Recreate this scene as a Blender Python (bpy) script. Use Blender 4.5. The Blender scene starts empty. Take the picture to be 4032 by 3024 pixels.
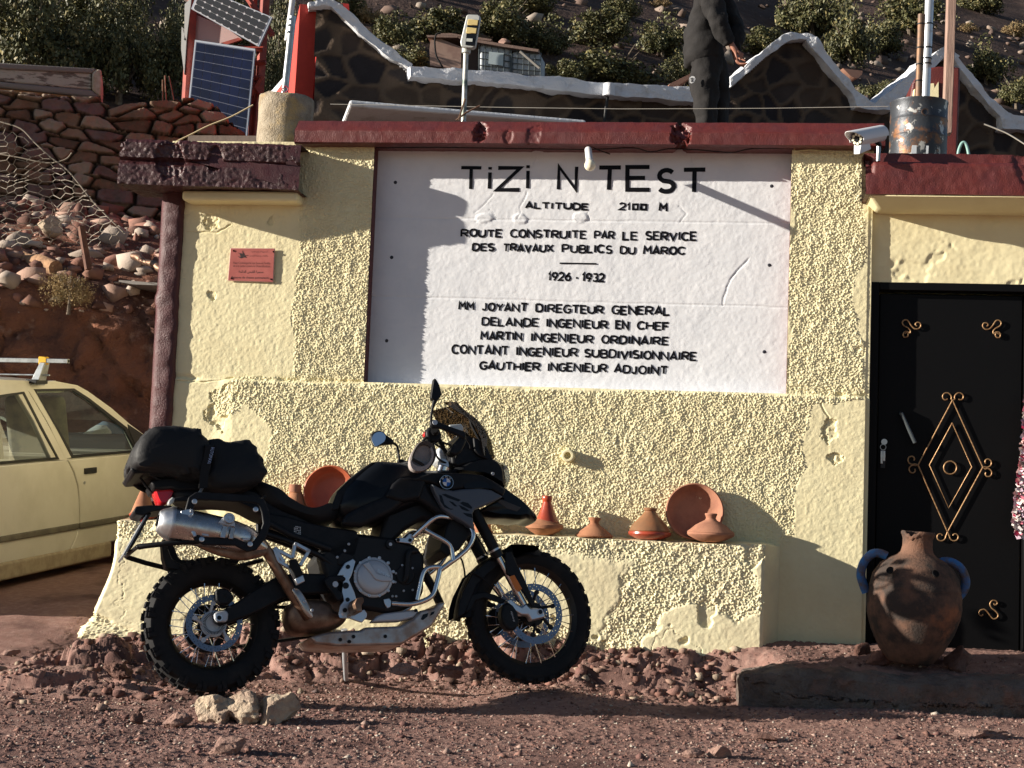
import bpy, bmesh, math, random
import numpy as np
from math import radians, sin, cos, pi, sqrt
from mathutils import Vector, Matrix
random.seed(7)
SC = bpy.context.scene
COL = SC.collection

# ------------------------------------------------------------------ camera
FPX = 6056.0
CAMP = Vector((0.0, 0.0, 0.86))
PITCH, ROLL, YAW = radians(4.8), radians(2.2), radians(7.6)
cf = Vector((-sin(YAW) * cos(PITCH), cos(YAW) * cos(PITCH), sin(PITCH)))
r0 = Vector((cos(YAW), sin(YAW), 0))
u0 = r0.cross(cf)
cr = cos(ROLL) * r0 + sin(ROLL) * u0
cu = cos(ROLL) * u0 - sin(ROLL) * r0
cam_data = bpy.data.cameras.new("camera")
cam = bpy.data.objects.new("camera", cam_data)
COL.objects.link(cam)
cam.matrix_world = Matrix(((cr.x, cu.x, -cf.x, CAMP.x), (cr.y, cu.y, -cf.y, CAMP.y),
                           (cr.z, cu.z, -cf.z, CAMP.z), (0, 0, 0, 1)))
cam_data.sensor_width = 36.0
cam_data.lens = 36.0 * FPX / 4032.0
cam_data.clip_start = 0.05
cam_data.clip_end = 2000.0
SC.camera = cam

# ------------------------------------------------------------------ sky, sun, exposure
SUNDIR = Vector((1.0, 0.30, -0.262)).normalized()      # direction the light travels
SUN_EL = math.asin(-SUNDIR.z)
SUN_AZ = math.atan2(-SUNDIR.x, -SUNDIR.y)              # clockwise from +Y
world = bpy.data.worlds.new("World")
SC.world = world
world.use_nodes = True
wn = world.node_tree.nodes
bg = wn.get("Background") or wn.new("ShaderNodeBackground")
sky = wn.new("ShaderNodeTexSky")
sky.sky_type = 'NISHITA'
sky.sun_disc = False
sky.sun_elevation = SUN_EL
sky.sun_rotation = SUN_AZ
sky.altitude = 2100.0
world.node_tree.links.new(sky.outputs[0], bg.inputs[0])
bg.inputs[1].default_value = 0.05
sun_data = bpy.data.lights.new("sun", 'SUN')
sun_data.energy = 5.0
sun_data.angle = radians(0.5)
sun_data.color = (1.0, 0.92, 0.80)
sun = bpy.data.objects.new("sun", sun_data)
COL.objects.link(sun)
sun.rotation_euler = SUNDIR.to_track_quat('-Z', 'Y').to_euler()
sun.location = (-20, -6, 10)
SC.view_settings.view_transform = 'Standard'
SC.view_settings.look = 'None'
SC.view_settings.gamma = 1.0
SC.view_settings.exposure = 0.95

# ------------------------------------------------------------------ photo-to-world helpers (used only to measure positions)
ZN = {'S': (0, 0, 1), 'W': (0, 0, .5486), 'A': (450, 1450, 2.1), 'B': (1400, 1450, 2.1), 'C': (450, 2050, 2.1), 'D': (1400, 2050, 2.1),
      'E': (0, 0, 1.6458), 'F': (1100, 0, 1.6458), 'G': (2350, 0, 2.4578), 'H': (3132, 0, 2.4578), 'I': (0, 900, 2.4578),
      'J': (0, 1350, 1.2767), 'K': (1700, 550, 1.8433), 'L': (1700, 1050, 1.8433), 'M': (1900, 1700, 1.8433), 'N': (3000, 1700, 1.659),
      'O': (3300, 1000, 1.659), 'T': (1780, 2100, 2.592), 'R': (530, 2160, 2.765), 'U': (1440, 1480, 3.95), 'V': (1700, 1750, 2.3795),
      'a': (500, 1680, 1.5867), 'b': (1050, 1980, 1.5867), 'c': (1250, 1780, 1.9033), 'd': (1250, 2280, 2.1167),
      'e': (0, 0, 1.813), 'f': (650, 0, 1.813), 'g': (1600, 0, 1.813), 'h': (850, 940, 4.532), 'i': (0, 2350, 1.0583),
      'j': (2700, 2400, .9535), 'k': (3350, 480, 1.8314), 'l': (2600, 0, 2.38)}


def px(z, p):
    a, b, s = ZN[z]
    return (a + p[0] / s, b + p[1] / s)


def ray(z, p):
    x, y = px(z, p)
    return cf + (x - 2016.0) / FPX * cr - (y - 1512.0) / FPX * cu


def at_plane(z, p, p0, n):
    d = ray(z, p)
    return CAMP + d * ((p0 - CAMP).dot(n) / d.dot(n))


def at_y(z, p, y):
    d = ray(z, p)
    return CAMP + d * ((y - CAMP.y) / d.y)


def at_z(z, p, zz):
    d = ray(z, p)
    return CAMP + d * ((zz - CAMP.z) / d.z)


def at_d(z, p, dist):
    return CAMP + ray(z, p) * dist


# ------------------------------------------------------------------ noise (numpy)
def _hash(i, j, k, seed=0):
    n = (i.astype(np.int64) * 374761393 + j.astype(np.int64) * 668265263 + k.astype(np.int64) * 1442695041 + seed * 974711) & 0xffffffff
    n = ((n ^ (n >> 13)) * 1274126177) & 0xffffffff
    n = ((n ^ (n >> 15)) * 2246822519) & 0xffffffff
    return ((n ^ (n >> 16)) & 0xffffff) / float(0xffffff)


def vnoise(x, y, z=None, seed=0):
    x = np.asarray(x, float); y = np.asarray(y, float)
    z = np.zeros_like(x) if z is None else np.asarray(z, float)
    i, j, k = np.floor(x), np.floor(y), np.floor(z)
    fx, fy, fz = x - i, y - j, z - k
    fx = fx * fx * (3 - 2 * fx); fy = fy * fy * (3 - 2 * fy); fz = fz * fz * (3 - 2 * fz)
    r = 0
    for a in (0, 1):
        for b in (0, 1):
            for c in (0, 1):
                w = (fx if a else 1 - fx) * (fy if b else 1 - fy) * (fz if c else 1 - fz)
                r = r + w * _hash(i + a, j + b, k + c, seed)
    return r * 2 - 1


def fbm(x, y, z=None, oc=4, seed=0, gain=.5):
    z = np.zeros_like(np.asarray(x, float)) if z is None else z
    r, a, t = 0, 1.0, 0
    for o in range(oc):
        r = r + a * vnoise(x * 2 ** o + 17.3 * o, y * 2 ** o - 9.1 * o, z * 2 ** o + 3.7 * o, seed + o)
        t += a; a *= gain
    return r / t


def worley(x, y, seed=0, jit=1.0):
    x = np.asarray(x, float); y = np.asarray(y, float)
    i, j = np.floor(x), np.floor(y)
    f1 = np.full(x.shape, 9.0); f2 = np.full(x.shape, 9.0); cid = np.zeros(x.shape)
    for a in (-1, 0, 1):
        for b in (-1, 0, 1):
            ci, cj = i + a, j + b
            z = np.zeros_like(ci)
            qx = ci + .5 + jit * (_hash(ci, cj, z, seed) - .5)
            qy = cj + .5 + jit * (_hash(ci, cj, z + 1, seed) - .5)
            d = np.sqrt((qx - x) ** 2 + (qy - y) ** 2)
            h = _hash(ci, cj, z + 2, seed)
            n1 = d < f1
            f2 = np.where(n1, f1, np.minimum(f2, d))
            cid = np.where(n1, h, cid)
            f1 = np.where(n1, d, f1)
    return f1, f2, cid


def sstep(a, b, x):
    t = np.clip((np.asarray(x, float) - a) / (b - a), 0, 1)
    return t * t * (3 - 2 * t)


def inpoly(x, y, poly):
    r = np.zeros(x.shape, bool)
    n = len(poly)
    for i in range(n):
        (x0, y0), (x1, y1) = poly[i], poly[(i + 1) % n]
        if y0 == y1:
            continue
        c = ((y0 > y) != (y1 > y)) & (x < (x1 - x0) * (y - y0) / (y1 - y0) + x0)
        r ^= c
    return r


def blur(a, n):
    for _ in range(n):
        p = np.pad(a, 1, mode='edge')
        a = (p[:-2, 1:-1] + p[2:, 1:-1] + p[1:-1, :-2] + p[1:-1, 2:] + 2 * a) / 6
    return a


# ------------------------------------------------------------------ materials
MATS = {}


def mat(name, col, rough=.8, metal=0.0, col2=None, scale=6.0, lo=.42, hi=.62, bump=0.0, bscale=90.0, spec=.4, col3=None, scale3=1.2,
        lo3=.5, hi3=.65, attr=None, coat=0.0, rvar=0.0, detail=6.0, stretch=None, bdist=.01, sheen=0.0, obj=False):
    if name in MATS:
        return MATS[name]
    m = bpy.data.materials.new(name)
    m.use_nodes = True
    nt = m.node_tree
    N, L = nt.nodes, nt.links
    bs = N.get("Principled BSDF")
    bs.inputs['Roughness'].default_value = rough
    bs.inputs['Metallic'].default_value = metal
    bs.inputs['Specular IOR Level'].default_value = spec
    bs.inputs['Coat Weight'].default_value = coat
    bs.inputs['Sheen Weight'].default_value = sheen
    if obj:
        tc = N.new('ShaderNodeTexCoord'); pos = tc.outputs['Object']
    else:
        ge = N.new('ShaderNodeNewGeometry'); pos = ge.outputs['Position']
    if stretch:
        vm = N.new('ShaderNodeVectorMath'); vm.operation = 'MULTIPLY'
        vm.inputs[1].default_value = stretch
        L.new(pos, vm.inputs[0]); pos = vm.outputs[0]

    def noise(sc, det=detail):
        n = N.new('ShaderNodeTexNoise')
        n.inputs['Scale'].default_value = sc
        n.inputs['Detail'].default_value = det
        n.inputs['Roughness'].default_value = .62
        L.new(pos, n.inputs['Vector'])
        return n.outputs[0]

    def mixc(fac_out, l, h, a_sock, b_col):
        mr = N.new('ShaderNodeMapRange')
        mr.inputs[1].default_value, mr.inputs[2].default_value = l, h
        L.new(fac_out, mr.inputs[0])
        mx = N.new('ShaderNodeMix'); mx.data_type = 'RGBA'
        L.new(mr.outputs[0], mx.inputs[0])
        if hasattr(a_sock, 'links'):
            L.new(a_sock, mx.inputs[6])
        else:
            mx.inputs[6].default_value = (*a_sock, 1)
        mx.inputs[7].default_value = (*b_col, 1)
        return mx.outputs[2]
    c = col
    if attr:
        at = N.new('ShaderNodeVertexColor'); at.layer_name = attr
        c = at.outputs[0]
        if col2 is None:
            pass
    if col2 is not None:
        c = mixc(noise(scale), lo, hi, c, col2)
    if col3 is not None:
        c = mixc(noise(scale3), lo3, hi3, c, col3)
    if hasattr(c, 'links'):
        L.new(c, bs.inputs['Base Color'])
    else:
        bs.inputs['Base Color'].default_value = (*c, 1)
    if rvar:
        mr = N.new('ShaderNodeMapRange')
        mr.inputs[1].default_value, mr.inputs[2].default_value = .3, .7
        mr.inputs[3].default_value, mr.inputs[4].default_value = max(0, rough - rvar), min(1, rough + rvar)
        L.new(noise(scale * 2.3), mr.inputs[0]); L.new(mr.outputs[0], bs.inputs['Roughness'])
    if bump:
        bp = N.new('ShaderNodeBump')
        bp.inputs['Strength'].default_value = bump
        bp.inputs['Distance'].default_value = bdist
        L.new(noise(bscale, 5), bp.inputs['Height'])
        L.new(bp.outputs[0], bs.inputs['Normal'])
    MATS[name] = m
    return m


def glass_mat(name, tint, gloss=.12, rough=.02, fres=True):
    m = bpy.data.materials.new(name); m.use_nodes = True
    nt = m.node_tree; N, L = nt.nodes, nt.links
    for n in list(N):
        N.remove(n)
    out = N.new('ShaderNodeOutputMaterial'); mx = N.new('ShaderNodeMixShader')
    tr = N.new('ShaderNodeBsdfTransparent'); gl = N.new('ShaderNodeBsdfGlossy')
    fr = N.new('ShaderNodeFresnel'); fr.inputs[0].default_value = 1.5
    ad = N.new('ShaderNodeMath'); ad.inputs[1].default_value = gloss
    tr.inputs[0].default_value = (*tint, 1); gl.inputs['Roughness'].default_value = rough
    if fres: L.new(fr.outputs[0], ad.inputs[0])
    else: ad.inputs[0].default_value = 0
    L.new(ad.outputs[0], mx.inputs[0])
    L.new(tr.outputs[0], mx.inputs[1]); L.new(gl.outputs[0], mx.inputs[2]); L.new(mx.outputs[0], out.inputs[0])
    MATS[name] = m
    return m


# ------------------------------------------------------------------ objects
ROOT = {}


def _link(o, parent):
    COL.objects.link(o)
    if parent is not None:
        o.parent = parent
        ROOT[o.name] = ROOT[parent.name]
    return o


def tag(o, label=None, cat=None, group=None, kind=None):
    if label: o['label'] = label
    if cat: o['category'] = cat
    if group: o['group'] = group
    if kind: o['kind'] = kind
    return o


def thing(name, label, cat, loc=(0, 0, 0), M=None, group=None):
    o = bpy.data.objects.new(name, None)
    o.empty_display_size = .1
    COL.objects.link(o)
    M = Matrix.Translation(Vector(loc)) if M is None else M
    o.matrix_world = M
    ROOT[o.name] = M.copy()
    return tag(o, label, cat, group)


def shade(me, ang):
    if ang is None:
        return
    me.polygons.foreach_set('use_smooth', np.ones(len(me.polygons), bool))
    if ang < 179:
        me.set_sharp_from_angle(angle=radians(ang))


def mods(o, bevel=None, sub=0):
    if bevel:
        b = o.modifiers.new('bevel', 'BEVEL')
        b.width = bevel[0]; b.segments = bevel[1]; b.limit_method = 'ANGLE'; b.angle_limit = radians(32)
    if sub:
        s = o.modifiers.new('subdivision', 'SUBSURF'); s.levels = sub; s.render_levels = sub


class G:
    def __init__(self):
        self.v, self.f = [], []

    def add(self, vs, fs):
        o = len(self.v)
        self.v += [Vector(p) for p in vs]
        self.f += [tuple(o + i for i in q) for q in fs]
        return self

    def hexa(self, p):       # 8 points: four of one side, four of the other in the same order
        return self.add(p, [(3, 2, 1, 0), (4, 5, 6, 7), (0, 1, 5, 4), (1, 2, 6, 5), (2, 3, 7, 6), (3, 0, 4, 7)])

    def box(self, c, s, R=None):
        c = Vector(c); h = [x / 2 for x in s]
        ps = []
        for z in (-1, 1):
            for x, y in ((-1, -1), (1, -1), (1, 1), (-1, 1)):
                q = Vector((x * h[0], y * h[1], z * h[2]))
                ps.append(c + (R @ q if R is not None else q))
        return self.hexa(ps)

    def prism(self, poly, off):
        off = Vector(off); n = len(poly)
        vs = [Vector(p) for p in poly] + [Vector(p) + off for p in poly]
        fs = [tuple(range(n)), tuple(range(2 * n - 1, n - 1, -1))]
        fs += [(i, i + n, (i + 1) % n + n, (i + 1) % n) for i in range(n)]
        return self.add(vs, fs)

    def loft(self, rings, caps=True, closed=False):
        n = len(rings[0]); k = len(rings)
        vs = [p for r in rings for p in r]; fs = []
        for a in range(k if closed else k - 1):
            b = (a + 1) % k
            for i in range(n):
                j = (i + 1) % n
                fs.append((a * n + i, a * n + j, b * n + j, b * n + i))
        if caps and not closed:
            fs.append(tuple(range(n - 1, -1, -1))); fs.append(tuple((k - 1) * n + i for i in range(n)))
        return self.add(vs, fs)

    def tube(self, pts, r, n=8, closed=False, flat=None):
        pts = [Vector(p) for p in pts]; k = len(pts)
        rs = r if isinstance(r, (list, tuple)) else [r] * k
        rings = []; up = None
        for i, p in enumerate(pts):
            a = pts[i - 1] if (i > 0 or closed) else p
            b = pts[(i + 1) % k] if (i < k - 1 or closed) else p
            t = (b - a)
            t = t.normalized() if t.length > 1e-9 else Vector((0, 0, 1))
            if up is None:
                up = Vector((0, 0, 1)) if abs(t.z) < .9 else Vector((0, 1, 0))
                if flat is not None: up = Vector(flat)
            x = t.cross(up)
            if x.length < 1e-6: x = t.orthogonal()
            x.normalize(); y = x.cross(t).normalized()
            up = y if flat is None else Vector(flat)
            rings.append([p + rs[i] * (cos(2 * pi * q / n) * x + sin(2 * pi * q / n) * y) for q in range(n)])
        return self.loft(rings, True, closed)

    def lathe(self, prof, o, ax=Vector((0, 0, 1)), n=32, a0=0, closed=False):
        o = Vector(o); ax = Vector(ax).normalized(); x = ax.orthogonal().normalized(); y = ax.cross(x)
        rings = [[o + ax * h + max(r, 1e-5) * (cos(2 * pi * q / n + a0) * x + sin(2 * pi * q / n + a0) * y) for q in range(n)] for r, h in prof]
        return self.loft(rings, not closed, closed)

    def cyl(self, a, b, r, n=20, r2=None):
        a, b = Vector(a), Vector(b)
        d = b - a
        return self.lathe([(r, 0), (r if r2 is None else r2, d.length)], a, d, n)

    def build(self, name, m, parent=None, local=False, smooth=35, bevel=None, sub=0, fix=True):
        V = self.v
        if parent is not None and not local:
            inv = ROOT[parent.name].inverted()
            V = [inv @ p for p in V]
        loc = None
        if parent is None and not local:
            a = np.array([tuple(p) for p in V]); mn, mx = a.min(0), a.max(0)
            loc = Vector(((mn[0] + mx[0]) / 2, (mn[1] + mx[1]) / 2, mn[2]))
            V = [p - loc for p in V]
        me = bpy.data.meshes.new(name)
        me.from_pydata([tuple(p) for p in V], [], self.f)
        if fix:
            bm = bmesh.new(); bm.from_mesh(me)
            bmesh.ops.recalc_face_normals(bm, faces=bm.faces)
            bm.to_mesh(me); bm.free()
        me.materials.append(m)
        shade(me, smooth)
        o = bpy.data.objects.new(name, me)
        if loc is not None:
            o.location = loc
            ROOT[o.name] = Matrix.Translation(loc)
        _link(o, parent)
        mods(o, bevel, sub)
        return o


def npmesh(name, V, Q, m, parent=None, smooth=180, colors=None, origin=None):
    """fast mesh from numpy vertices and quads (world coordinates)"""
    V = np.asarray(V, float)
    loc = None
    if parent is not None:
        inv = np.array(ROOT[parent.name].inverted())
        V = V @ inv[:3, :3].T + inv[:3, 3]
    elif origin is not None:
        loc = Vector(origin); V = V - np.array(loc)
    Q = np.asarray(Q, np.int32)
    used = np.zeros(len(V), bool); used[Q.ravel()] = True
    idx = np.cumsum(used) - 1
    V = V[used]; Q = idx[Q].astype(np.int32)
    if colors is not None: colors = colors[used]
    k = Q.shape[1]
    me = bpy.data.meshes.new(name)
    me.vertices.add(len(V)); me.vertices.foreach_set('co', V.astype(np.float32).ravel())
    me.loops.add(Q.size); me.loops.foreach_set('vertex_index', Q.ravel())
    me.polygons.add(len(Q)); me.polygons.foreach_set('loop_start', np.arange(len(Q), dtype=np.int32) * k)
    me.update(calc_edges=True); me.validate()
    if colors is not None:
        ca = me.color_attributes.new('tint', 'FLOAT_COLOR', 'POINT')
        c4 = np.concatenate([colors, np.ones((len(colors), 1))], 1).astype(np.float32)
        ca.data.foreach_set('color', c4.ravel())
    me.materials.append(m)
    shade(me, smooth)
    o = bpy.data.objects.new(name, me)
    if loc is not None: o.location = loc
    if parent is None: ROOT[o.name] = Matrix.Translation(loc or Vector((0, 0, 0)))
    return _link(o, parent)


def gridq(ny, nx, mask=None, base=0):
    a = np.arange(ny * nx).reshape(ny, nx)
    q = np.stack([a[:-1, :-1], a[:-1, 1:], a[1:, 1:], a[1:, :-1]], -1)
    if mask is not None:
        q = q[mask]
    return q.reshape(-1, 4) + base


def crom(pts, k=6, closed=False):
    pts = [Vector(p) for p in pts]; n = len(pts); out = []
    for i in range(n if closed else n - 1):
        p0 = pts[i - 1] if (i > 0 or closed) else pts[0]
        p1, p2 = pts[i], pts[(i + 1) % n]
        p3 = pts[(i + 2) % n] if (i + 2 < n or closed) else pts[-1]
        for j in range(k):
            t = j / k
            out.append(.5 * ((2 * p1) + (p2 - p0) * t + (2 * p0 - 5 * p1 + 4 * p2 - p3) * t * t + (3 * p1 - p0 - 3 * p2 + p3) * t ** 3))
    if not closed: out.append(pts[-1])
    return out


def rough_box(lo, hi, step, amp, scale, seed=0, g=None, warp=None, chips=0.0):
    """box of displaced grids; returns verts, quads"""
    lo = np.array(lo, float); hi = np.array(hi, float)
    Vs, Qs, base = [], [], 0
    for ax in range(3):
        u, w = [(1, 2), (2, 0), (0, 1)][ax]
        nu = max(2, int((hi[u] - lo[u]) / step) + 1); nw = max(2, int((hi[w] - lo[w]) / step) + 1)
        U, W = np.meshgrid(np.linspace(lo[u], hi[u], nu), np.linspace(lo[w], hi[w], nw))
        for s in (0, 1):
            P = np.zeros(U.shape + (3,)); P[..., u] = U; P[..., w] = W; P[..., ax] = (hi if s else lo)[ax]
            q = gridq(nw, nu)
            if not s: q = q[:, ::-1]
            Vs.append(P.reshape(-1, 3)); Qs.append(q + base); base += U.size
    V = np.concatenate(Vs); Q = np.concatenate(Qs)
    c = (lo + hi) / 2; h = (hi - lo) / 2
    # soft corner rounding plus displacement that depends only on position (keeps seams closed)
    n = fbm(V[:, 0] * scale, V[:, 1] * scale, V[:, 2] * scale, 4, seed)
    n2 = fbm(V[:, 0] * scale + 31, V[:, 1] * scale, V[:, 2] * scale, 4, seed + 9)
    n3 = fbm(V[:, 0] * scale, V[:, 1] * scale + 57, V[:, 2] * scale, 4, seed + 17)
    D = np.stack([n2, n, n3], 1) * amp
    rel = np.abs(V - c) / h
    edge = np.sort(rel, 1)[:, 1]
    pull = np.clip((edge - (1 - .02 / h.min())) * h.min() / .02, 0, 1)[:, None] * .5
    V2 = V + D - (V - c) / np.maximum(np.linalg.norm(V - c, axis=1, keepdims=True), 1e-6) * pull * amp * 1.5
    if chips:
        k = sstep(.25, .5, fbm(V[:, 0] * scale * .4, V[:, 1] * scale * .4, V[:, 2] * scale * .4 + 5, 3, seed + 3))
        V2 -= (V - c) / np.maximum(h, .03) * .02 * (k * chips)[:, None] * (edge > .8)[:, None]
    return V2, Q


def text_geo(body, o, xa, ya, n, lift=.002, depth=.0015, font=None):
    """flat lettering filling the rectangle o..o+xa..o+ya, as a G in world coordinates"""
    cd = bpy.data.curves.new('lettering', 'FONT'); cd.body = body
    cd.resolution_u = 3
    ob = bpy.data.objects.new('lettering', cd); COL.objects.link(ob)
    dg = bpy.context.evaluated_depsgraph_get()
    me = bpy.data.meshes.new_from_object(ob.evaluated_get(dg))
    g = G()
    if len(me.vertices):
        a = np.array([tuple(v.co) for v in me.vertices]); mn, mx = a.min(0), a.max(0)
        sx, sy = max(mx[0] - mn[0], 1e-6), max(mx[1] - mn[1], 1e-6)
        g.add([Vector(o) + Vector(xa) * ((p[0] - mn[0]) / sx) + Vector(ya) * ((p[1] - mn[1]) / sy) + Vector(n) * lift for p in a],
              [tuple(q.vertices) for q in me.polygons])
    bpy.data.objects.remove(ob); bpy.data.curves.remove(cd); bpy.data.meshes.remove(me)
    return g


def rock_np(seed, n=3, rough=.28):
    """angular stone around the origin, unit size"""
    bm = bmesh.new(); bmesh.ops.create_icosphere(bm, subdivisions=n, radius=1)
    V = np.array([tuple(v.co) for v in bm.verts]); F = np.array([[v.index for v in f.verts] for f in bm.faces]); bm.free()
    r = np.random.default_rng(seed)
    for _ in range(11):                       # cut flat facets
        d = r.normal(size=3); d /= np.linalg.norm(d); h = r.uniform(.45, .85)
        t = V @ d; k = t > h
        V[k] -= np.outer(t[k] - h, d) * .93
    V *= (1 + rough * fbm(V[:, 0] * 1.7 + seed, V[:, 1] * 1.7, V[:, 2] * 1.7, 4, seed))[:, None]
    rg = 1 - 2 * np.abs(fbm(V[:, 0] * 2.6 + seed, V[:, 1] * 2.6, V[:, 2] * 2.6, 3, seed + 8))
    V *= (1 + .12 * rg + .14 * fbm(V[:, 0] * 7 + seed, V[:, 1] * 7, V[:, 2] * 7, 4, seed + 5, .6))[:, None]
    return V, F


# ================================================================== SETTING
def ground_h(x, y):
    x = np.asarray(x, float); y = np.asarray(y, float)
    zw = .05 + .12 * sstep(-.6, .3, x)
    h = -.10 + .03 * sstep(.0, 1.0, x) * sstep(7.0, 8.0, y)
    h = h + (zw + .10) * sstep(8.42, 8.72, y + .10 * fbm(x * 2.5, y * 0, None, 3, 14)) * sstep(-3.9, -3.4, x)
    left = 1 - sstep(-3.9, -3.3, x)
    h = h + left * (.33 * sstep(7.7, 9.6, y) + .09 * np.clip(y - 9.6, 0, 9))
    step = sstep(8.20, 8.34, y) * sstep(.16, .42, x)
    h = h * (1 - step) + (.108 + .09 * sstep(8.3, 8.9, y)) * step
    # the tyres stand on slight rises
    h = h + .062 * np.exp(-((x + 2.30) / .38) ** 2 - ((y - 7.08) / .30) ** 2) + .078 * np.exp(-((x + .88) / .40) ** 2 - ((y - 7.92) / .30) ** 2)
    # bedrock that crops out along the foot of the bench and left of the rear wheel
    out = np.exp(-((x + 1.45) / .62) ** 2 - ((y - 8.60) / .26) ** 2) * .20 + np.exp(-((x + 2.45) / .55) ** 2 - ((y - 8.5) / .3) ** 2) * .13
    out = out + np.exp(-((x + 3.25) / .40) ** 2 - ((y - 8.0) / .42) ** 2) * .16 + np.exp(-((x + .35) / .5) ** 2 - ((y - 8.6) / .16) ** 2) * .08
    out = out + np.exp(-((x + 3.1) / .75) ** 2 - ((y - 7.25) / .17) ** 2) * .07
    wx = x * .9 + y * .35 + .16 * fbm(x * 3, y * 3, None, 4, 4); wy = y - .3 * x + .16 * fbm(x * 3 + 9, y * 3, None, 4, 4)
    f1, f2, cid = worley(wx * 4.2, wy * 6.5, 3)
    g1, g2, c2 = worley(wx * 11, wy * 15, 5)
    blk = .9 * (cid - .35) + .30 * (c2 - .4) - .55 * (1 - sstep(.0, .16, f2 - f1)) - .22 * (1 - sstep(.0, .18, g2 - g1)) + .35 * fbm(x * 9, y * 9, None, 4, 6)
    return h + out * (.75 + blk)


def ground_detail(x, y):
    d = .014 * fbm(x * 1.3, y * 1.3, None, 4, 1) + .006 * fbm(x * 9, y * 9, None, 3, 2)
    f1, f2, cid = worley(x * 34, y * 34, 5)
    k = sstep(.35, .75, fbm(x * 2.1, y * 2.1, None, 3, 8) * .5 + .6)
    d = d + .0115 * (1 - sstep(.12, .58, f1)) * cid * cid * (.35 + .65 * k)
    f1, f2, cid = worley(x * 75, y * 75, 6)
    return d + .0048 * (1 - sstep(.1, .6, f1)) * cid


m_ground = mat('red_gravel_earth', (.27, .155, .128), .95, col2=(.36, .235, .195), scale=22, lo=.45, hi=.75, col3=(.145, .082, .07), scale3=2.2, bump=.9,
               bscale=170, bdist=.006, spec=.15)


def axis_lines(a, b, step, lo, hi):
    mid = np.arange(a, b, step)
    l = [a]; s = step
    while l[-1] > lo: s *= 1.16; l.append(l[-1] - s)
    r = [mid[-1]]; s = step
    while r[-1] < hi: s *= 1.16; r.append(r[-1] + s)
    return np.array(l[:0:-1] + list(mid) + r[1:])


gx = axis_lines(-3.75, 1.95, .0095, -90, 90)
gy = axis_lines(4.5, 8.80, .0095, -60, 26)
GX, GY = np.meshgrid(gx, gy)
near = sstep(-6.5, -5.0, GX) * (1 - sstep(3, 4, GX)) * sstep(3.2, 3.9, GY) * (1 - sstep(12.5, 14, GY))
GZ = ground_h(GX, GY) + ground_detail(GX, GY) * near + (1 - near) * .1 * fbm(GX * .3, GY * .3)
GZ = np.where(GY > 11, np.minimum(GZ, .35), GZ)
tag(npmesh('ground', np.stack([GX, GY, GZ], -1).reshape(-1, 3), gridq(*GX.shape), m_ground), kind='structure')


def gz(x, y):
    x = np.array([float(x)]); y = np.array([float(y)])
    return float((ground_h(x, y) + ground_detail(x, y) * .5)[0])


# loose gravel (stuff)
def gravel():
    r = np.random.default_rng(11)
    n = 34000
    y = r.uniform(4.4, 8.75, n * 2); x = r.uniform(-3.7, 1.95, n * 2)
    keep = (fbm(x * 1.1, y * 1.1, None, 3, 21) + .55 * (x > .2) * (y < 7.4) + r.uniform(-.5, .5, n * 2)) > -.12
    keep &= ~((y > 8.1) & (y < 8.4) & (x > .1))
    x, y = x[keep][:n], y[keep][:n]; n = len(x)
    s = .0028 + .0075 * r.random(n) ** 4.5 + .003 * r.random(n)
    s = np.where(r.random(n) < .012, s + r.uniform(.006, .018, n), s)
    z = ground_h(x, y) + ground_detail(x, y)
    octv = np.array([(1, 0, 0), (0, 1, 0), (-1, 0, 0), (0, -1, 0), (0, 0, 1), (0, 0, -1)], float)
    octf = np.array([(0, 1, 4), (1, 2, 4), (2, 3, 4), (3, 0, 4), (1, 0, 5), (2, 1, 5), (3, 2, 5), (0, 3, 5)])
    V = octv[None] * (1 + r.uniform(-.45, .35, (n, 6, 1))) + r.normal(0, .22, (n, 6, 3))
    a = r.uniform(0, 2 * pi, n); c, sn = np.cos(a)[:, None], np.sin(a)[:, None]
    V = np.stack([V[..., 0] * c - V[..., 1] * sn, V[..., 0] * sn + V[..., 1] * c, V[..., 2] * .62], -1) * s[:, None, None]
    V += np.stack([x, y, z + s * .18], -1)[:, None]
    t = r.random(n)
    pal = np.array([(.23, .125, .10), (.17, .09, .078), (.33, .225, .185), (.42, .36, .30), (.12, .085, .08)])
    ci = np.searchsorted([.34, .6, .84, .93, 1.01], t)
    colr = pal[np.clip(ci, 0, 4)] * r.uniform(.75, 1.25, (n, 1))
    F = (octf[None] + (np.arange(n) * 6)[:, None, None]).reshape(-1, 3)
    o = npmesh('gravel', V.reshape(-1, 3), F, mat('gravel_stone', (.2, .1, .1), .9, attr='tint', bump=.4, bscale=300, spec=.2), smooth=None,
               colors=np.repeat(colr, 6, 0))
    tag(o, kind='stuff')


gravel()

# ------------------------------------------------------------------ paints
YW = 8.95
m_yel = mat('yellow_limewash', (.80, .72, .455), .92, col2=(.74, .65, .40), scale=3.5, lo=.45, hi=.7, bump=.35, bscale=210, bdist=.004, spec=.15,
            col3=(.74, .58, .30), scale3=1.1, lo3=.66, hi3=.85)
m_white = mat('white_limewash', (.76, .765, .785), .9, col2=(.71, .72, .745), scale=5, bump=.3, bscale=180, bdist=.003, spec=.15)
m_maroon = mat('maroon_gloss_paint', (.125, .022, .018), .45, col2=(.105, .022, .022), scale=7, bump=.55, bscale=120, bdist=.006, spec=.5, rvar=.12)
m_mar_dk = mat('dark_maroon_paint', (.062, .016, .017), .42, col2=(.045, .014, .016), scale=7, bump=.6, bscale=120, bdist=.006, spec=.5, rvar=.12)
m_black = mat('black_lettering_paint', (.004, .004, .006), .5, spec=.15)


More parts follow.
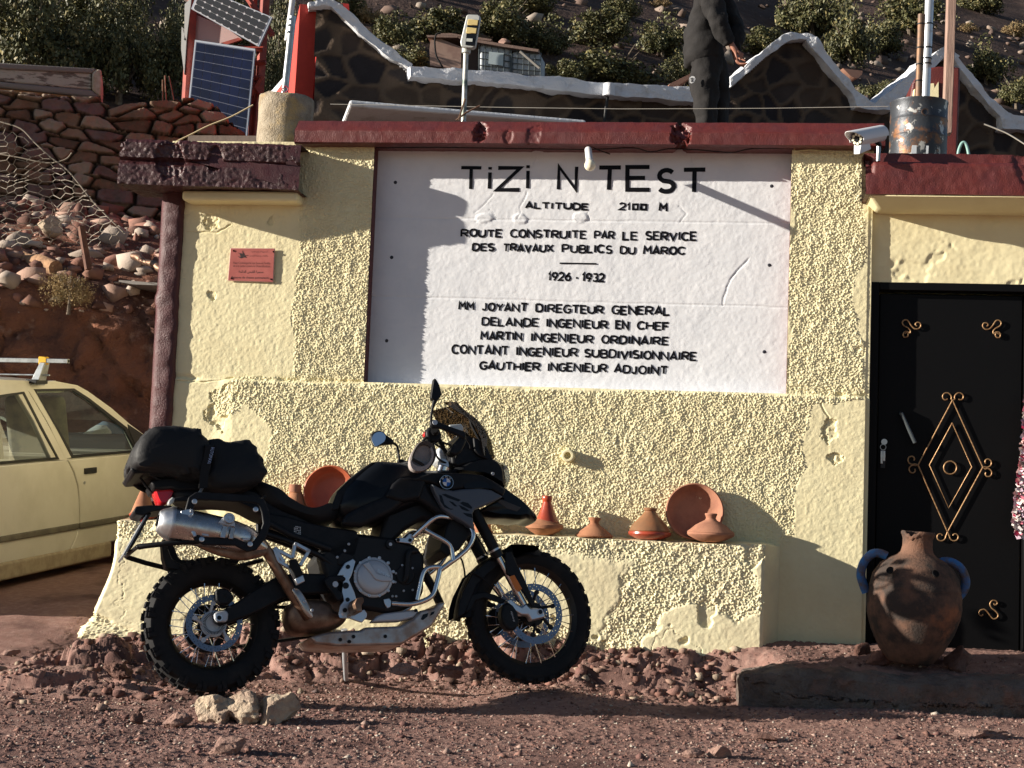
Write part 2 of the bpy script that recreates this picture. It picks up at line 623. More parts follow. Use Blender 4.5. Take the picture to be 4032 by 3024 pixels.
def seg_d(x, z, pts):
    d = np.full(x.shape, 9.0)
    for (x0, z0), (x1, z1) in zip(pts[:-1], pts[1:]):
        t = np.clip(((x - x0) * (x1 - x0) + (z - z0) * (z1 - z0)) / max((x1 - x0) ** 2 + (z1 - z0) ** 2, 1e-9), 0, 1)
        d = np.minimum(d, np.hypot(x - x0 - t * (x1 - x0), z - z0 - t * (z1 - z0)))
    return d


def wxz(pts, z='W', y=YW):
    r = [at_y(z, p, y) for p in pts]
    return [(p.x, p.z) for p in r]


def pebble(x, z, seed=0, k=1.0):
    wx = x + .006 * fbm(x * 40, z * 40, None, 2, seed + 31); wz = z + .006 * fbm(x * 40 + 7, z * 40, None, 2, seed + 31)
    f1, f2, c = worley(wx * 112 * k, wz * 112 * k, seed)
    a = (1 - sstep(.1, .62, f1)) * (.1 + .9 * c)
    f1, f2, c = worley(wx * 58 * k, wz * 58 * k, seed + 1)
    b = (1 - sstep(.05, .7, f1)) * c
    return .0088 * a + .0036 * b + .005 * fbm(x * 24, z * 24, None, 4, seed + 2)


def plaster(x, z, seed=0):
    return .0055 * fbm(x * 2.3, z * 2.3, None, 3, seed) + .0012 * fbm(x * 14, z * 14, None, 4, seed + 1) + .0022 * fbm(x * 55, z * 55, None, 4, seed + 2, .62)


def cracks(x, z, seed, dens=2.2, w=.0035):
    n = fbm(x * dens, z * dens, None, 5, seed, .55)
    m = sstep(.05, .25, fbm(x * 1.3 + 5, z * 1.3, None, 2, seed + 4))
    return (1 - sstep(0, w * dens * 2.2, np.abs(n))) * m


bld = thing('memorial_building', 'pale yellow roadside building with maroon cornices, white inscription panel and black door', 'building',
            (-1.2, YW, .05))
OX0, OX1, OZ0, OZ1 = -2.086, .399, 1.604, 3.06


def front_wall():
    xs = np.arange(-3.355, .8685, .0034); zs = np.arange(.15, 3.062, .0034)
    X, Z = np.meshgrid(xs, zs)
    wx = X + .05 * fbm(X * 5, Z * 5, None, 4, 40); wz = Z + .05 * fbm(X * 5 + 3, Z * 5, None, 4, 41)
    rough = inpoly(wx, wz, wxz([(648, 300), (812, 300), (800, 835), (1700, 852), (1712, 300), (1866, 300), (1866, 560), (1846, 600), (1842, 700), (1862, 760),
                                (1866, 850), (1760, 870), (1735, 960), (1740, 1010), (1700, 1180), (600, 1180), (570, 1050), (590, 930), (480, 840),
                                (500, 815), (628, 822), (640, 600), (650, 480)]))
    rough |= inpoly(wx, wz, wxz([(452, 845), (520, 842), (525, 900), (470, 905)]))
    m = blur(rough.astype(float), 2)
    s = plaster(X, Z, 50) + .003
    p = pebble(X, Z, 60)
    D = m * p + (1 - m) * s
    # worn holes and scrapes in the smooth render
    pit = np.zeros_like(X)
    for c, r in (((452, 480), .09), ((457, 634), .05), ((475, 885), .16), ((500, 850), .1), ((1790, 930), .1), ((1800, 990), .07), ((1820, 700), .05), ((585, 480), .04), ((1860, 760), .05)):
        q = wxz([c])[0]
        pit = np.maximum(pit, np.exp(-((X - q[0]) ** 2 + (Z - q[1]) ** 2) / r ** 2))
    pt = sstep(.50, .56, pit * .72 + .5 * fbm(X * 20, Z * 20, None, 5, 70, .62)) * (1 - .6 * m)
    D -= pt * (.012 + .008 * fbm(X * 45, Z * 45, None, 3, 71))
    D -= .003 * cracks(X, Z, 77, 3.1, .0012) * (1 - m)
    # thin crack lines
    for ln in ([(1775, 870), (1790, 900), (1778, 930), (1790, 960)], [(400, 500), (470, 505), (500, 490)], [(380, 815), (440, 822), (500, 815)]):
        D -= .007 * (1 - sstep(.001, .007, seg_d(wx * .6 + X * .4, wz * .6 + Z * .4, wxz(ln))))
    # lower half stands proud of the upper half
    lowm = 1 - sstep(1.588, 1.606, Z + .008 * fbm(X * 9, Z * 0 + 2, None, 3, 80))
    fade = sstep(-3.02, -2.86, X + .05 * fbm(Z * 6, X * 6, None, 3, 81))
    D += .030 * lowm * (.25 + .75 * fade)
    # knocked plaster along the joint
    D -= .012 * np.exp(-((Z - 1.6) / .02) ** 2) * sstep(.1, .4, fbm(X * 7, Z * 9, None, 3, 83))
    D = np.where(X > .845, D * .6 - .004, D)
    P = np.stack([X, YW - D, Z], -1)
    # skirts so the sheet has thickness
    L = P[:, :1].copy(); L[..., 1] += .16; Rr = P[:, -1:].copy(); Rr[..., 1] += .16
    P = np.concatenate([L, P, Rr], 1)
    T = P[-1:].copy(); T[..., 1] += .16
    P = np.concatenate([P, T], 0)
    ny, nx = P.shape[:2]
    cx = (P[:-1, :-1, 0] + P[1:, 1:, 0]) / 2; cz = (P[:-1, :-1, 2] + P[1:, 1:, 2]) / 2
    mask = ~((cx > OX0) & (cx < OX1) & (cz > OZ0))
    return npmesh('wall', P.reshape(-1, 3), gridq(ny, nx, mask), m_yel, bld)


front_wall()


def panel():
    xs = np.arange(OX0 - .02, OX1 + .02, .006); zs = np.arange(OZ0 - .02, OZ1, .006)
    X, Z = np.meshgrid(xs, zs)
    YP = YW + .098
    D = .0009 * fbm(X * 70, Z * 70, None, 3, 90) + .0012 * fbm(X * 26, Z * 26, None, 3, 91) + .0008 * fbm(X * 3, Z * 3, None, 3, 92)
    jx = X + .0; jz = Z + .006 * fbm(X * 6, Z * 6, None, 3, 94)
    for ln in ([(800, 470), (1710, 482)], [(800, 640), (1710, 664)]):
        D -= .0045 * (1 - sstep(.0008, .0055, seg_d(jx, jz, wxz(ln, y=YP))))
    for ln in ([(690, 375), (680, 420), (650, 480), (640, 540), (615, 575)], [(775, 60), (765, 100), (735, 195)], [(1890, 110), (1885, 150), (1900, 200)],
               [(1985, 235), (1950, 280), (1945, 320)], [(310, 530), (380, 470), (450, 400)], [(310, 605), (330, 585), (360, 590), (420, 590), (470, 570), (440, 520), (415, 505)],
               [(1020, 560), (1060, 600), (1140, 580), (1130, 530)], [(1800, 600), (1850, 540), (1790, 480)]):
        D -= .0032 * (1 - sstep(.0005, .0042, seg_d(X + .01 * fbm(X * 20, Z * 20, None, 3, 95), Z + .01 * fbm(X * 20 + 5, Z * 20, None, 3, 95), wxz(ln, 'K', YP))))
    for ln in ([(2190, 60), (2140, 150), (2115, 215), (2118, 280)], [(2190, 60), (2300, -60)]):
        D -= .004 * (1 - sstep(.001, .006, seg_d(X + .01 * fbm(X * 20, Z * 20, None, 3, 96), Z, wxz(ln, 'L', YP))))
    for c in ((380, 570), (1080, 565), (640, 575)):          # chipped and skimmed spots on the joint
        q = wxz([c], 'K', YP)[0]
        e = np.exp(-((X - q[0]) / .05) ** 2 - ((Z - q[1]) / .03) ** 2)
        D += .005 * sstep(.3, .5, e + .25 * fbm(X * 25, Z * 25, None, 3, 97))
    P = np.stack([X, YP - D, Z], -1)
    pn = npmesh('inscription_panel', P.reshape(-1, 3), gridq(*X.shape), m_white, bld)
    # reveals of the recess
    g = G(); g.box((OX0 - .012, YW + .055, (OZ0 + OZ1) / 2), (.026, .098, OZ1 - OZ0))
    g.build('panel_edge', mat('maroon_reveal', (.10, .018, .016), .5, bump=.4, bscale=90), bld)
    g = G(); g.box((OX1 + .015, YW + .058, (OZ0 + OZ1) / 2), (.026, .092, OZ1 - OZ0)); g.build('panel_edge', mat('maroon_reveal', (.1, .018, .016)), bld)
    g = G(); g.box(((OX0 + OX1) / 2, YW + .052, OZ0 - .014), (OX1 - OX0 + .04, .104, .026))
    g.build('panel_edge', m_white, bld)
    for p in ((854, 394), (846, 556), (835, 736), (1667, 402), (1662, 573), (1651, 760)):
        c = at_y('W', p, YP)
        G().lathe([(.004, -.012), (.011, -.006), (.011, 0), (.007, .002)], c, Vector((0, -1, 0)), 12).build('bolt', mat('dark_bolt', (.02, .02, .03), .5), pn)
    return pn


pan = panel()


# ------------------------------------------------------------------ hand painted inscription (stroke letters)
def arc(cx, cy, rx, ry, a0, a1, n=10):
    return [(cx + rx * cos(radians(a0 + (a1 - a0) * i / n)), cy + ry * sin(radians(a0 + (a1 - a0) * i / n))) for i in range(n + 1)]


def rbowl(y0, y1, x1=1.0):
    h = (y1 - y0) / 2
    return [(0, y1), (x1 - .45, y1)] + arc(x1 - .45, y0 + h, .45, h, 90, -90, 8)[1:-1] + [(x1 - .45, y0), (0, y0)]


GL = {
    'A': [[(0, 0), (.5, 1), (1, 0)], [(.2, .3), (.8, .3)]], 'B': [[(0, 0), (0, 1)], rbowl(.52, 1, .9), rbowl(0, .52, 1)],
    'C': [arc(.55, .5, .55, .5, 42, 318, 16)], 'D': [[(0, 0), (0, 1)], [(0, 1), (.4, 1)] + arc(.4, .5, .6, .5, 90, -90, 12)[1:-1] + [(.4, 0), (0, 0)]],
    'E': [[(1, 1), (0, 1), (0, 0), (1, 0)], [(0, .52), (.8, .52)]], 'F': [[(1, 1), (0, 1), (0, 0)], [(0, .52), (.8, .52)]],
    'G': [arc(.55, .5, .55, .5, 42, 330, 16), [(.6, .45), (1.03, .45), (1.03, .1)]], 'H': [[(0, 0), (0, 1)], [(1, 0), (1, 1)], [(0, .5), (1, .5)]],
    'I': [[(.5, 0), (.5, 1)]], 'J': [[(.8, 1), (.8, .3)] + arc(.42, .3, .38, .3, 0, -165, 8)[1:]], 'L': [[(0, 1), (0, 0), (1, 0)]],
    'M': [[(0, 0), (.08, 1), (.5, .45), (.92, 1), (1, 0)]], 'N': [[(0, 0), (0, 1), (1, 0), (1, 1)]], 'O': [arc(.5, .5, .5, .5, 90, 450, 20)],
    'P': [[(0, 0), (0, 1)], rbowl(.45, 1, .95)], 'R': [[(0, 0), (0, 1)], rbowl(.47, 1, .95), [(.4, .47), (.98, 0)]],
    'S': [arc(.5, .745, .45, .255, 35, 270, 10) + arc(.5, .255, .48, .235, 90, -150, 10)[1:]], 'T': [[(0, 1), (1, 1)], [(.5, 1), (.5, 0)]],
    'U': [[(0, 1), (0, .4)] + arc(.5, .4, .5, .4, 180, 360, 10)[1:-1] + [(1, .4), (1, 1)]], 'V': [[(0, 1), (.5, 0), (1, 1)]],
    'X': [[(0, 0), (1, 1)], [(0, 1), (1, 0)]], 'Y': [[(0, 1), (.5, .48), (1, 1)], [(.5, .48), (.5, 0)]], 'Z': [[(0, 1), (1, 1), (0, 0), (1, 0)]],
    '0': [[(.12, .12), (.12, .88), (.88, .88), (.88, .12), (.12, .12), (.12, .5)]], '1': [[(.15, .72), (.6, 1), (.6, 0)]],
    '2': [arc(.5, .7, .45, .3, 165, -45, 9) + [(0, 0), (1, 0)]], '3': [arc(.45, .74, .45, .26, 150, -90, 9), arc(.45, .25, .5, .25, 90, -150, 9)],
    '6': [[(.8, 1), (.25, .62)] + arc(.5, .3, .46, .3, 150, 510, 14)], '9': [arc(.5, .7, .46, .3, 330, 690, 14) + [(.3, 0)]], '-': [[(.1, .45), (.9, .45)]],
    'i': [[(.5, 0), (.5, .76)], [(.5, .88), (.5, 1.0)]], '8': [arc(.5, .75, .4, .25, -90, 270, 14), arc(.5, .26, .48, .26, 90, 450, 14)],
    '5': [[(1, 1), (.1, 1), (.05, .55)] + arc(.48, .32, .5, .32, 120, -150, 10)]}
LW = {'I': .22, 'i': .3, '1': .5, 'M': 1.1, '-': .6, 'E': .8, 'F': .8, 'L': .75, 'S': .82, 'J': .7}


def ribbon(g, pts, th, o, xa, ya, nrm, lift):
    """one polyline stroke as a flat mitred strip with small thickness"""
    P = [Vector((p[0], p[1])) for p in pts]
    closed = (P[0] - P[-1]).length < 1e-5 and len(P) > 3
    if closed: P = P[:-1]
    k = len(P); Lf, Rt = [], []
    for i in range(k):
        a = P[i - 1] if (i > 0 or closed) else None
        b = P[(i + 1) % k] if (i < k - 1 or closed) else None
        d1 = (P[i] - a).normalized() if a is not None else None
        d2 = (b - P[i]).normalized() if b is not None else None
        if d1 is None: d1 = d2
        if d2 is None: d2 = d1
        t = d1 + d2
        t = t.normalized() if t.length > .3 else d1
        nn = Vector((-t.y, t.x)); c = max(.45, nn.dot(Vector((-d1.y, d1.x))))
        Lf.append(P[i] + nn * (th / 2 / c)); Rt.append(P[i] - nn * (th / 2 / c))
    W3 = lambda q, h: Vector(o) + xa * q.x + ya * q.y + nrm * h
    vs = []
    for q in Lf: vs.append(W3(q, lift))
    for q in Rt: vs.append(W3(q, lift))
    fs = [(i, i + k, (i + 1) % k + k, (i + 1) % k) for i in range(k if closed else k - 1)]
    g.add(vs, fs)


def word(g, z, s, x0, x1, yt0, yb0, yt1, yb1, Y, th, nrm=Vector((0, -1, 0))):
    """letters of s between pixel columns x0..x1; (yt0,yb0) top and base at x0, (yt1,yb1) at x1"""
    bl, br = at_y(z, (x0, yb0), Y), at_y(z, (x1, yb1), Y)
    h = (at_y(z, (x0, yt0), Y) - bl).length
    ax = (br - bl).normalized(); W = (br - bl).length
    ay = Vector((0, 0, 1))
    gap = .30
    tot = sum(LW.get(c, 1) for c in s) + gap * (len(s) - 1)
    u = (W - th) / tot
    rr = random.Random(s + str(x0))
    x = th / 2
    for q, c in enumerate(s):
        w = LW.get(c, 1) * u
        dz = rr.uniform(-.006, .006) * (h / .07) * .5; hh = (h - th) * rr.uniform(.97, 1.03); tt = th * rr.uniform(.85, 1.15)
        sl = rr.uniform(-.03, .03)
        for j, st in enumerate(GL[c]):
            pts = [(x + p[0] * w + sl * p[1] * hh + rr.uniform(-.001, .001), th / 2 + dz + p[1] * hh + rr.uniform(-.001, .001)) for p in st]
            ribbon(g, pts, tt, bl, ax, ay, nrm, .0024 + .0003 * j + .0001 * (q % 3))
        x += w + gap * u


YP = YW + .098
GLS = []


def line(new=True):
    GLS.append(G())
    return GLS[-1]


TH = .0120
for c, x0, x1, yt, yb in (('T', 195, 372, 182, 368), ('i', 396, 440, 182, 368), ('Z', 458, 650, 182, 371), ('i', 672, 718, 182, 374), ('N', 903, 1060, 185, 376),
                          ('T', 1190, 1378, 187, 381), ('E', 1403, 1595, 190, 384), ('S', 1627, 1772, 196, 388), ('T', 1810, 1996, 197, 391)):
    word(line(c == 'T' and x0 == 195), 'K', c, x0, x1, yt, yb, yt, yb, YP, .0245)
for s, x0, x1, yt0, yb0, yt1, yb1 in (
        ('ALTITUDE', 675, 1140, 446, 502, 450, 515), ('2100', 1352, 1567, 455, 517, 460, 523), ('M', 1645, 1712, 460, 523, 462, 528),
        ('ROUTE', 208, 512, 645, 708, 646, 714), ('CONSTRUITE', 566, 1123, 648, 714, 655, 724), ('PAR', 1175, 1330, 657, 722, 660, 727),
        ('LE', 1380, 1497, 660, 730, 663, 733), ('SERVICE', 1548, 1925, 662, 732, 672, 738),
        ('DES', 290, 457, 748, 810, 751, 813), ('TRAVAUX', 512, 885, 750, 814, 756, 823), ('PUBLICS', 940, 1310, 757, 824, 765, 830),
        ('DU', 1362, 1480, 767, 832, 769, 836), ('MAROC', 1530, 1843, 770, 836, 777, 842)):
    word(line(s in ('ALTITUDE', 'ROUTE', 'DES')), 'K', s, x0, x1, yt0, yb0, yt1, yb1, YP, TH)
for s, x0, x1, yt0, yb0, yt1, yb1 in (
        ('1926', 838, 1012, 37, 107, 40, 110), ('-', 1035, 1068, 40, 112, 41, 113), ('1932', 1085, 1258, 42, 112, 48, 116),
        ('MM', 190, 310, 254, 320, 256, 322), ('JOYANT', 360, 697, 257, 324, 264, 332), ('DIREGTEUR', 750, 1250, 267, 334, 277, 348),
        ('GENERAL', 1300, 1730, 280, 350, 290, 357), ('DELANDE', 358, 778, 364, 432, 371, 443), ('INGENIEUR', 825, 1280, 374, 443, 385, 455),
        ('EN', 1330, 1432, 388, 456, 390, 460), ('CHEF', 1485, 1725, 393, 460, 399, 467), ('MARTIN', 350, 658, 467, 535, 474, 541),
        ('INGENIEUR', 715, 1175, 477, 546, 488, 560), ('ORDINAIRE', 1228, 1720, 495, 562, 505, 574), ('CONTANT', 140, 560, 563, 635, 575, 645),
        ('INGENIEUR', 607, 1063, 580, 650, 592, 660), ('SUBDIVISIONNAIRE', 1103, 1925, 594, 663, 614, 687), ('GAUTHIER', 343, 790, 681, 748, 690, 762),
        ('INGENIEUR', 835, 1275, 693, 762, 704, 774), ('ADJOINT', 1318, 1715, 708, 775, 716, 788)):
    word(line(s in ('1926', 'MM', 'DELANDE', 'MARTIN', 'CONTANT', 'GAUTHIER')), 'L', s, x0, x1, yt0, yb0, yt1, yb1, YP, TH)
a, b = at_y('K', (928, 897), YP), at_y('K', (1197, 901), YP)
ribbon(line(), [(0, 0), ((b - a).length, 0)], .009, a, (b - a).normalized(), Vector((0, 0, 1)), Vector((0, -1, 0)), .0028)
for gl in GLS: gl.build('lettering', m_black, pan, smooth=None, fix=False)


# ------------------------------------------------------------------ cornices, pillar, bench
def swept(name, prof, x0, x1, m, step=.011, amp=.003, sc=30, dents=(), seed=0, cap=True, big=.0, shear=.0):
    """profile (y,z) swept along x with a displaced surface"""
    pts = []
    for (a0, b0), (a1, b1) in zip(prof[:-1], prof[1:]):
        n = max(1, int(math.hypot(a1 - a0, b1 - b0) / step))
        pts += [(a0 + (a1 - a0) * i / n, b0 + (b1 - b0) * i / n) for i in range(n)]
    pts.append(prof[-1])
    pr = np.array(pts)
    xs = np.arange(x0, x1 + step, step)
    t = np.gradient(pr, axis=0); t /= np.linalg.norm(t, axis=1, keepdims=True)
    nr = np.stack([-t[:, 1], t[:, 0]], 1)               # outward for profiles listed back-top -> front -> back-bottom
    Y = np.repeat(pr[:, :1], len(xs), 1); Z = np.repeat(pr[:, 1:], len(xs), 1); X = np.repeat(xs[None], len(pr), 0)
    D = amp * fbm(X * sc, Y * sc, Z * sc, 4, seed) + amp * .6 * np.maximum(0, fbm(X * sc * 3, Y * sc * 3, Z * sc * 3, 2, seed + 5)) + big * fbm(X * 4, Y * 4, Z * 4, 3, seed + 7)
    for dx, dz, r, dep in dents:
        D -= dep * sstep(.42, .52, np.exp(-((X - dx) / r) ** 2 - ((Z - dz) / (r * 1.6)) ** 2) + .35 * fbm(X * 26, Y * 26, Z * 26, 5, seed + 11, .65)) * (1 + .7 * fbm(X * 60, Y * 60, Z * 60, 3, seed + 12))
    s = -1.0
    P = np.stack([X, Y + s * nr[:, :1] * D + shear * (X - x0), Z + s * nr[:, 1:] * D], -1)
    V = P.reshape(-1, 3); Q = gridq(*X.shape)
    if cap:
        c = np.array([[x0 + .0, pr[:, 0].mean(), pr[:, 1].mean()], [xs[-1], pr[:, 0].mean(), pr[:, 1].mean()]])
        k = len(V); V = np.concatenate([V, c])
        a = np.arange(len(pr) - 1) * len(xs)
        Q = np.concatenate([Q, np.stack([a, a, a + len(xs), np.full_like(a, k)], 1)[:, [1, 2, 3, 3]] * 0 + np.stack([a, a + len(xs), np.full_like(a, k), np.full_like(a, k)], 1)])
        b = a + len(xs) - 1
        Q = np.concatenate([Q, np.stack([b + len(xs), b, np.full_like(b, k + 1), np.full_like(b, k + 1)], 1)])
        tri = Q[-2 * len(a):, :3]; Q = Q[:-2 * len(a)]
        o = npmesh(name, V, Q, m, bld)
        bm = bmesh.new(); bm.from_mesh(o.data); bm.verts.ensure_lookup_table()
        for e0 in ([e for e in bm.edges if e.is_boundary],):
            bmesh.ops.holes_fill(bm, edges=e0, sides=0)
        bmesh.ops.recalc_face_normals(bm, faces=bm.faces)
        bm.to_mesh(o.data); bm.free()
        shade(o.data, 50)
        return o
    return npmesh(name, V, Q, m, bld)


zt = at_y('W', (1200, 263), YW - .02).z; zm = at_y('W', (1200, 284), YW - .1).z; zb = at_y('W', (1200, 310), YW - .1).z; zu = at_y('W', (1200, 319), YW + .09).z
dz1 = [(at_y('F', (1300, 830), YW - .1).x, zm, .045, .03), (at_y('G', (820, 1290), YW - .1).x, zm - .01, .06, .035), (at_y('F', (1480, 850), YW - .1).x, zm - .03, .03, .006),
       (at_y('F', (1650, 840), YW - .1).x, zm - .02, .05, .006)]
swept('cornice', [(YW + .35, zt - .004), (YW - .015, zt), (YW - .1, zm), (YW - .1, zb), (YW - .085, zb - .008), (YW + .12, zb - .004), (YW + .35, zb)],
      at_y('W', (636, 290), YW - .1).x, at_y('W', (1912, 290), YW - .1).x, m_maroon, .0075, .0022, 26, dz1, 3)
zt2 = at_y('W', (450, 305), YW - .26).z; zb2 = at_y('W', (450, 402), YW - .26).z
xl, xr = at_y('W', (256, 350), YW - .32).x, at_y('W', (646, 350), YW - .19).x
swept('cornice', [(YW + .2, zt2), (YW - .305, zt2), (YW - .325, zt2 - .02), (YW - .32, zt2 - .11), (YW - .295, zt2 - .125), (YW - .315, zt2 - .15), (YW - .32, zb2), (YW + .1, zb2)],
      xl, xr, m_mar_dk, .0068, .0055, 62, [(xr - .05, zb2 + .1, .05, .02), (xl + .3, zt2 - .12, .09, .016), (xr - .5, zt2 - .1, .05, .02), (xl, zt2 - .02, .04, .02)], 8, big=.012, shear=.13 / (xr - xl))
G().box(((xl + xr) / 2 + .16, YW + .06, zb2 - .03), (xr - xl - .35, .4, .062)).build('soffit', m_yel, bld, bevel=(.02, 3))
zt3 = at_y('W', (2000, 352), YW - .25).z; zb3 = at_y('W', (2000, 420), YW - .25).z; zt3b = at_y('W', (2000, 334), YW - .1).z
xl3 = at_y('W', (1870, 380), YW - .25).x
swept('cornice', [(YW + .5, zt3b), (YW - .12, zt3b), (YW - .13, zt3 + .012), (YW - .235, zt3 + .006), (YW - .25, zt3 - .01), (YW - .25, zb3), (YW + .2, zb3)],
      xl3, 3.4, m_maroon, .011, .004, 30, [(xl3, zt3, .05, .02), (xl3 + .9, zt3, .1, .01)], 12, big=.006)
# yellow soffit under the door cornice
g = G(); g.hexa([(xl3 + .02, YW - .235, zb3), (xl3 + .02, YW + .12, zb3), (3.4, YW + .12, zb3), (3.4, YW - .235, zb3),
                 (xl3 + .09, YW - .12, zb3 - .058), (xl3 + .09, YW + .12, zb3 - .058), (3.4, YW + .12, zb3 - .058), (3.4, YW - .12, zb3 - .058)])
g.build('soffit', m_yel, bld, bevel=(.015, 2))


def corner_pillar():
    A = [(362, 404), (402, 404), (398, 520), (388, 640), (371, 950), (366, 1130), (318, 1130), (326, 940), (341, 640), (352, 480)]
    a = [at_y('W', p, YW - .035) for p in A]
    xl, xr = min(p.x for p in a), max(p.x for p in a)
    zs = np.arange(.3, 2.74, .011); us = np.linspace(0, 1, 16)
    Z, U = np.meshgrid(zs, us, indexing='ij')
    x0, x1 = -3.405, -3.26
    lean = .018 * np.sin(Z * 2.1)
    prof = np.array([(-.0, .42), (0, .16), (0, .0), (.03, -.035), (.06, -.04), (.10, -.04), (.135, -.035), (.15, -.02), (.15, .04)])
    t = np.linspace(0, 1, len(prof)); X = x0 + np.interp(U, t, prof[:, 0]) + lean * 0; Y = YW + np.interp(U, t, prof[:, 1])
    D = .008 * fbm(X * 20, Y * 20, Z * 20, 4, 5) + .012 * fbm(X * 5, Y * 5, Z * 5, 3, 6)
    X = X + D * .6 - .012 * sstep(.2, .5, fbm(Z * 4, Z * 0 + 2, None, 3, 9)) * (U < .4)
    Y = Y - D
    P = np.stack([X, Y, Z], -1)[:, ::-1]
    o = npmesh('corner_pillar', P[:, ::-1].reshape(-1, 3), gridq(*Z.shape), mat('maroon_pillar_paint', (.085, .022, .024), .5, col2=(.06, .018, .021), scale=6, bump=.7, bscale=95, bdist=.008, rvar=.12), bld)
    return o


corner_pillar()


def bench():
    m_b = mat('yellow_bench_render', (.80, .73, .48), .93, col2=(.73, .65, .43), scale=4, bump=.35, bscale=200, bdist=.004, col3=(.55, .38, .20), scale3=2.3, lo3=.66, hi3=.8, spec=.12)
    path = [(-3.475, 9.25), (-3.475, 8.73), (-3.455, 8.70), (.275, 8.70), (.295, 8.715), (.405, 8.965)]
    L = [0]
    for a, b in zip(path[:-1], path[1:]): L.append(L[-1] + math.hypot(b[0] - a[0], b[1] - a[1]))
    s = np.arange(0, L[-1], .0043); zs = np.arange(-.1, .735, .0043)
    S, Z = np.meshgrid(s, zs)
    X = np.interp(S, L, [p[0] for p in path]); Y = np.interp(S, L, [p[1] for p in path])
    nx = np.zeros_like(S); ny = -np.ones_like(S)
    nx = np.where(S < L[1], -1, nx); ny = np.where(S < L[1], 0, ny)
    e = S > L[4]; nx = np.where(e, .915, nx); ny = np.where(e, -.4, ny)
    wx = S + .06 * fbm(S * 6, Z * 6, None, 4, 100); wz = Z + .06 * fbm(S * 6 + 3, Z * 6, None, 4, 101)
    sm = fbm(S * 1.5, Z * 1.9, None, 3, 102) + .42 * sstep(1.4, 2.8, S) - .12
    m = 1 - sstep(-.02, .05, sm + .12 * fbm(S * 12, Z * 12, None, 3, 103))
    m = np.maximum(m, sstep(.60, .66, wz))                     # rough rim at the top
    D = m * (pebble(S, Z, 110, .8) * 1.25 + .007 * fbm(S * 7, Z * 7, None, 3, 111)) + (1 - m) * (plaster(S, Z, 112) + .010)
    D -= .016 * sstep(.40, .47, fbm(S * 5.5, Z * 5.5, None, 4, 115)) * (1 - .4 * m)
    D -= .005 * cracks(S, Z, 120, 2.6, .0016)
    D = np.where(e, plaster(S, Z, 118), D)
    # the foot flares into the rock
    D = D + .05 * (1 - sstep(.02, .22, Z - .07 * fbm(S * 2.2, Z * 0, None, 3, 119))) * (.4 + .8 * sstep(0, .3, fbm(S * 3, Z * 3, None, 3, 121)) ) * (S < L[3])
    fl = (1 - sstep(L[1], L[1] + .35, S)) * (1 - sstep(.0, .55, Z))
    nxl = nx - fl * .9
    P = np.stack([X + nxl * D - .14 * fl * (S > L[1] - .12), Y + ny * D, Z], -1)
    # uneven rim
    P[..., 2] += (.008 * fbm(S * 9, S * 0, None, 3, 122)) * sstep(.6, .73, Z)
    V = [P.reshape(-1, 3)]; Q = [gridq(*S.shape)]
    # top ledge, sloping a little outwards
    k = 22
    T = np.linspace(0, 1, k)[:, None]
    edge = P[-1]
    back = edge.copy(); back[:, 1] = 8.99; back[:, 2] = edge[:, 2] + .018
    top = edge[None] * (1 - T[..., None]) + back[None] * T[..., None]
    top[1:, :, 2] += .003 * fbm(top[1:, :, 0] * 15, top[1:, :, 1] * 15, None, 3, 123)
    V.append(top.reshape(-1, 3)); Q.append(gridq(k, edge.shape[0], base=P.shape[0] * P.shape[1]))
    return npmesh('bench', np.concatenate(V), np.concatenate(Q), m_b, bld, smooth=60)


bench()

# weep pipe
c = at_y('W', (1228, 985), YW - .03)
g = G(); g.lathe([(.036, .03), (.038, -.03), (.037, -.052), (.032, -.056), (.022, -.056), (.020, -.05), (.019, -.02), (.002, -.018)], c, Vector((0, 1, 0)), 24)
g.build('drain_stub', m_yel, bld, bevel=None)

# body of the building behind the front
g = G()
g.box((-3.30, 10.3, 1.3), (.2, 2.4, 2.86)); g.box((-1.25, 9.2, 1.45), (4.1, .2, 3.1)); g.box((2.6, 10.3, 1.3), (.2, 2.4, 2.86)); g.box((-.4, 11.45, 1.3), (5.9, .2, 2.86))
g.build('wall', m_yel, bld)
G().box((-.35, 10.36, 2.86), (6.0, 2.36, .14)).build('roof', mat('grey_roof_screed', (.28, .26, .24), .95, bump=.3), bld)


# wall above and beside the door
def door_wall():
    xs = np.arange(.84, 2.6, .008); zs = np.arange(-.05, 2.75, .008)
    X, Z = np.meshgrid(xs, zs)
    D = plaster(X, Z, 130) * 1.2 - .012 * sstep(.38, .45, fbm(X * 6, Z * 6, None, 4, 131)) * (Z > 2.2) * .5
    P = np.stack([X, 8.985 - D, Z], -1)
    cx = (X[:-1, :-1] + X[1:, 1:]) / 2; cz = (Z[:-1, :-1] + Z[1:, 1:]) / 2
    npmesh('wall', P.reshape(-1, 3), gridq(*X.shape, mask=~((cx < 1.765) & (cz < 2.268))), m_yel, bld)


door_wall()

# ------------------------------------------------------------------ door
m_door = mat('black_metal_door_paint', (.0035, .0035, .004), .5, bump=.12, bscale=60, bdist=.004, spec=.12)
m_gold = mat('dull_gold_paint', (.42, .26, .13), .45, metal=.6, col2=(.25, .13, .06), scale=60)
m_steel = mat('bare_steel', (.5, .5, .5), .35, metal=1.0)
DY = 9.035
door = G().box((1.325, DY + .02, 1.2), (.80, .04, 2.02)).build('door', m_door, bld, bevel=(.004, 2))
g = G(); g.box((.892, 9.03, 1.21), (.05, .09, 2.12)); g.box((1.757, 9.03, 1.21), (.05, .09, 2.12)); g.box((1.3245, 9.03, 2.247), (.815, .09, .044))
g.build('door_frame', m_door, bld, bevel=(.004, 2))
DF = DY - .012


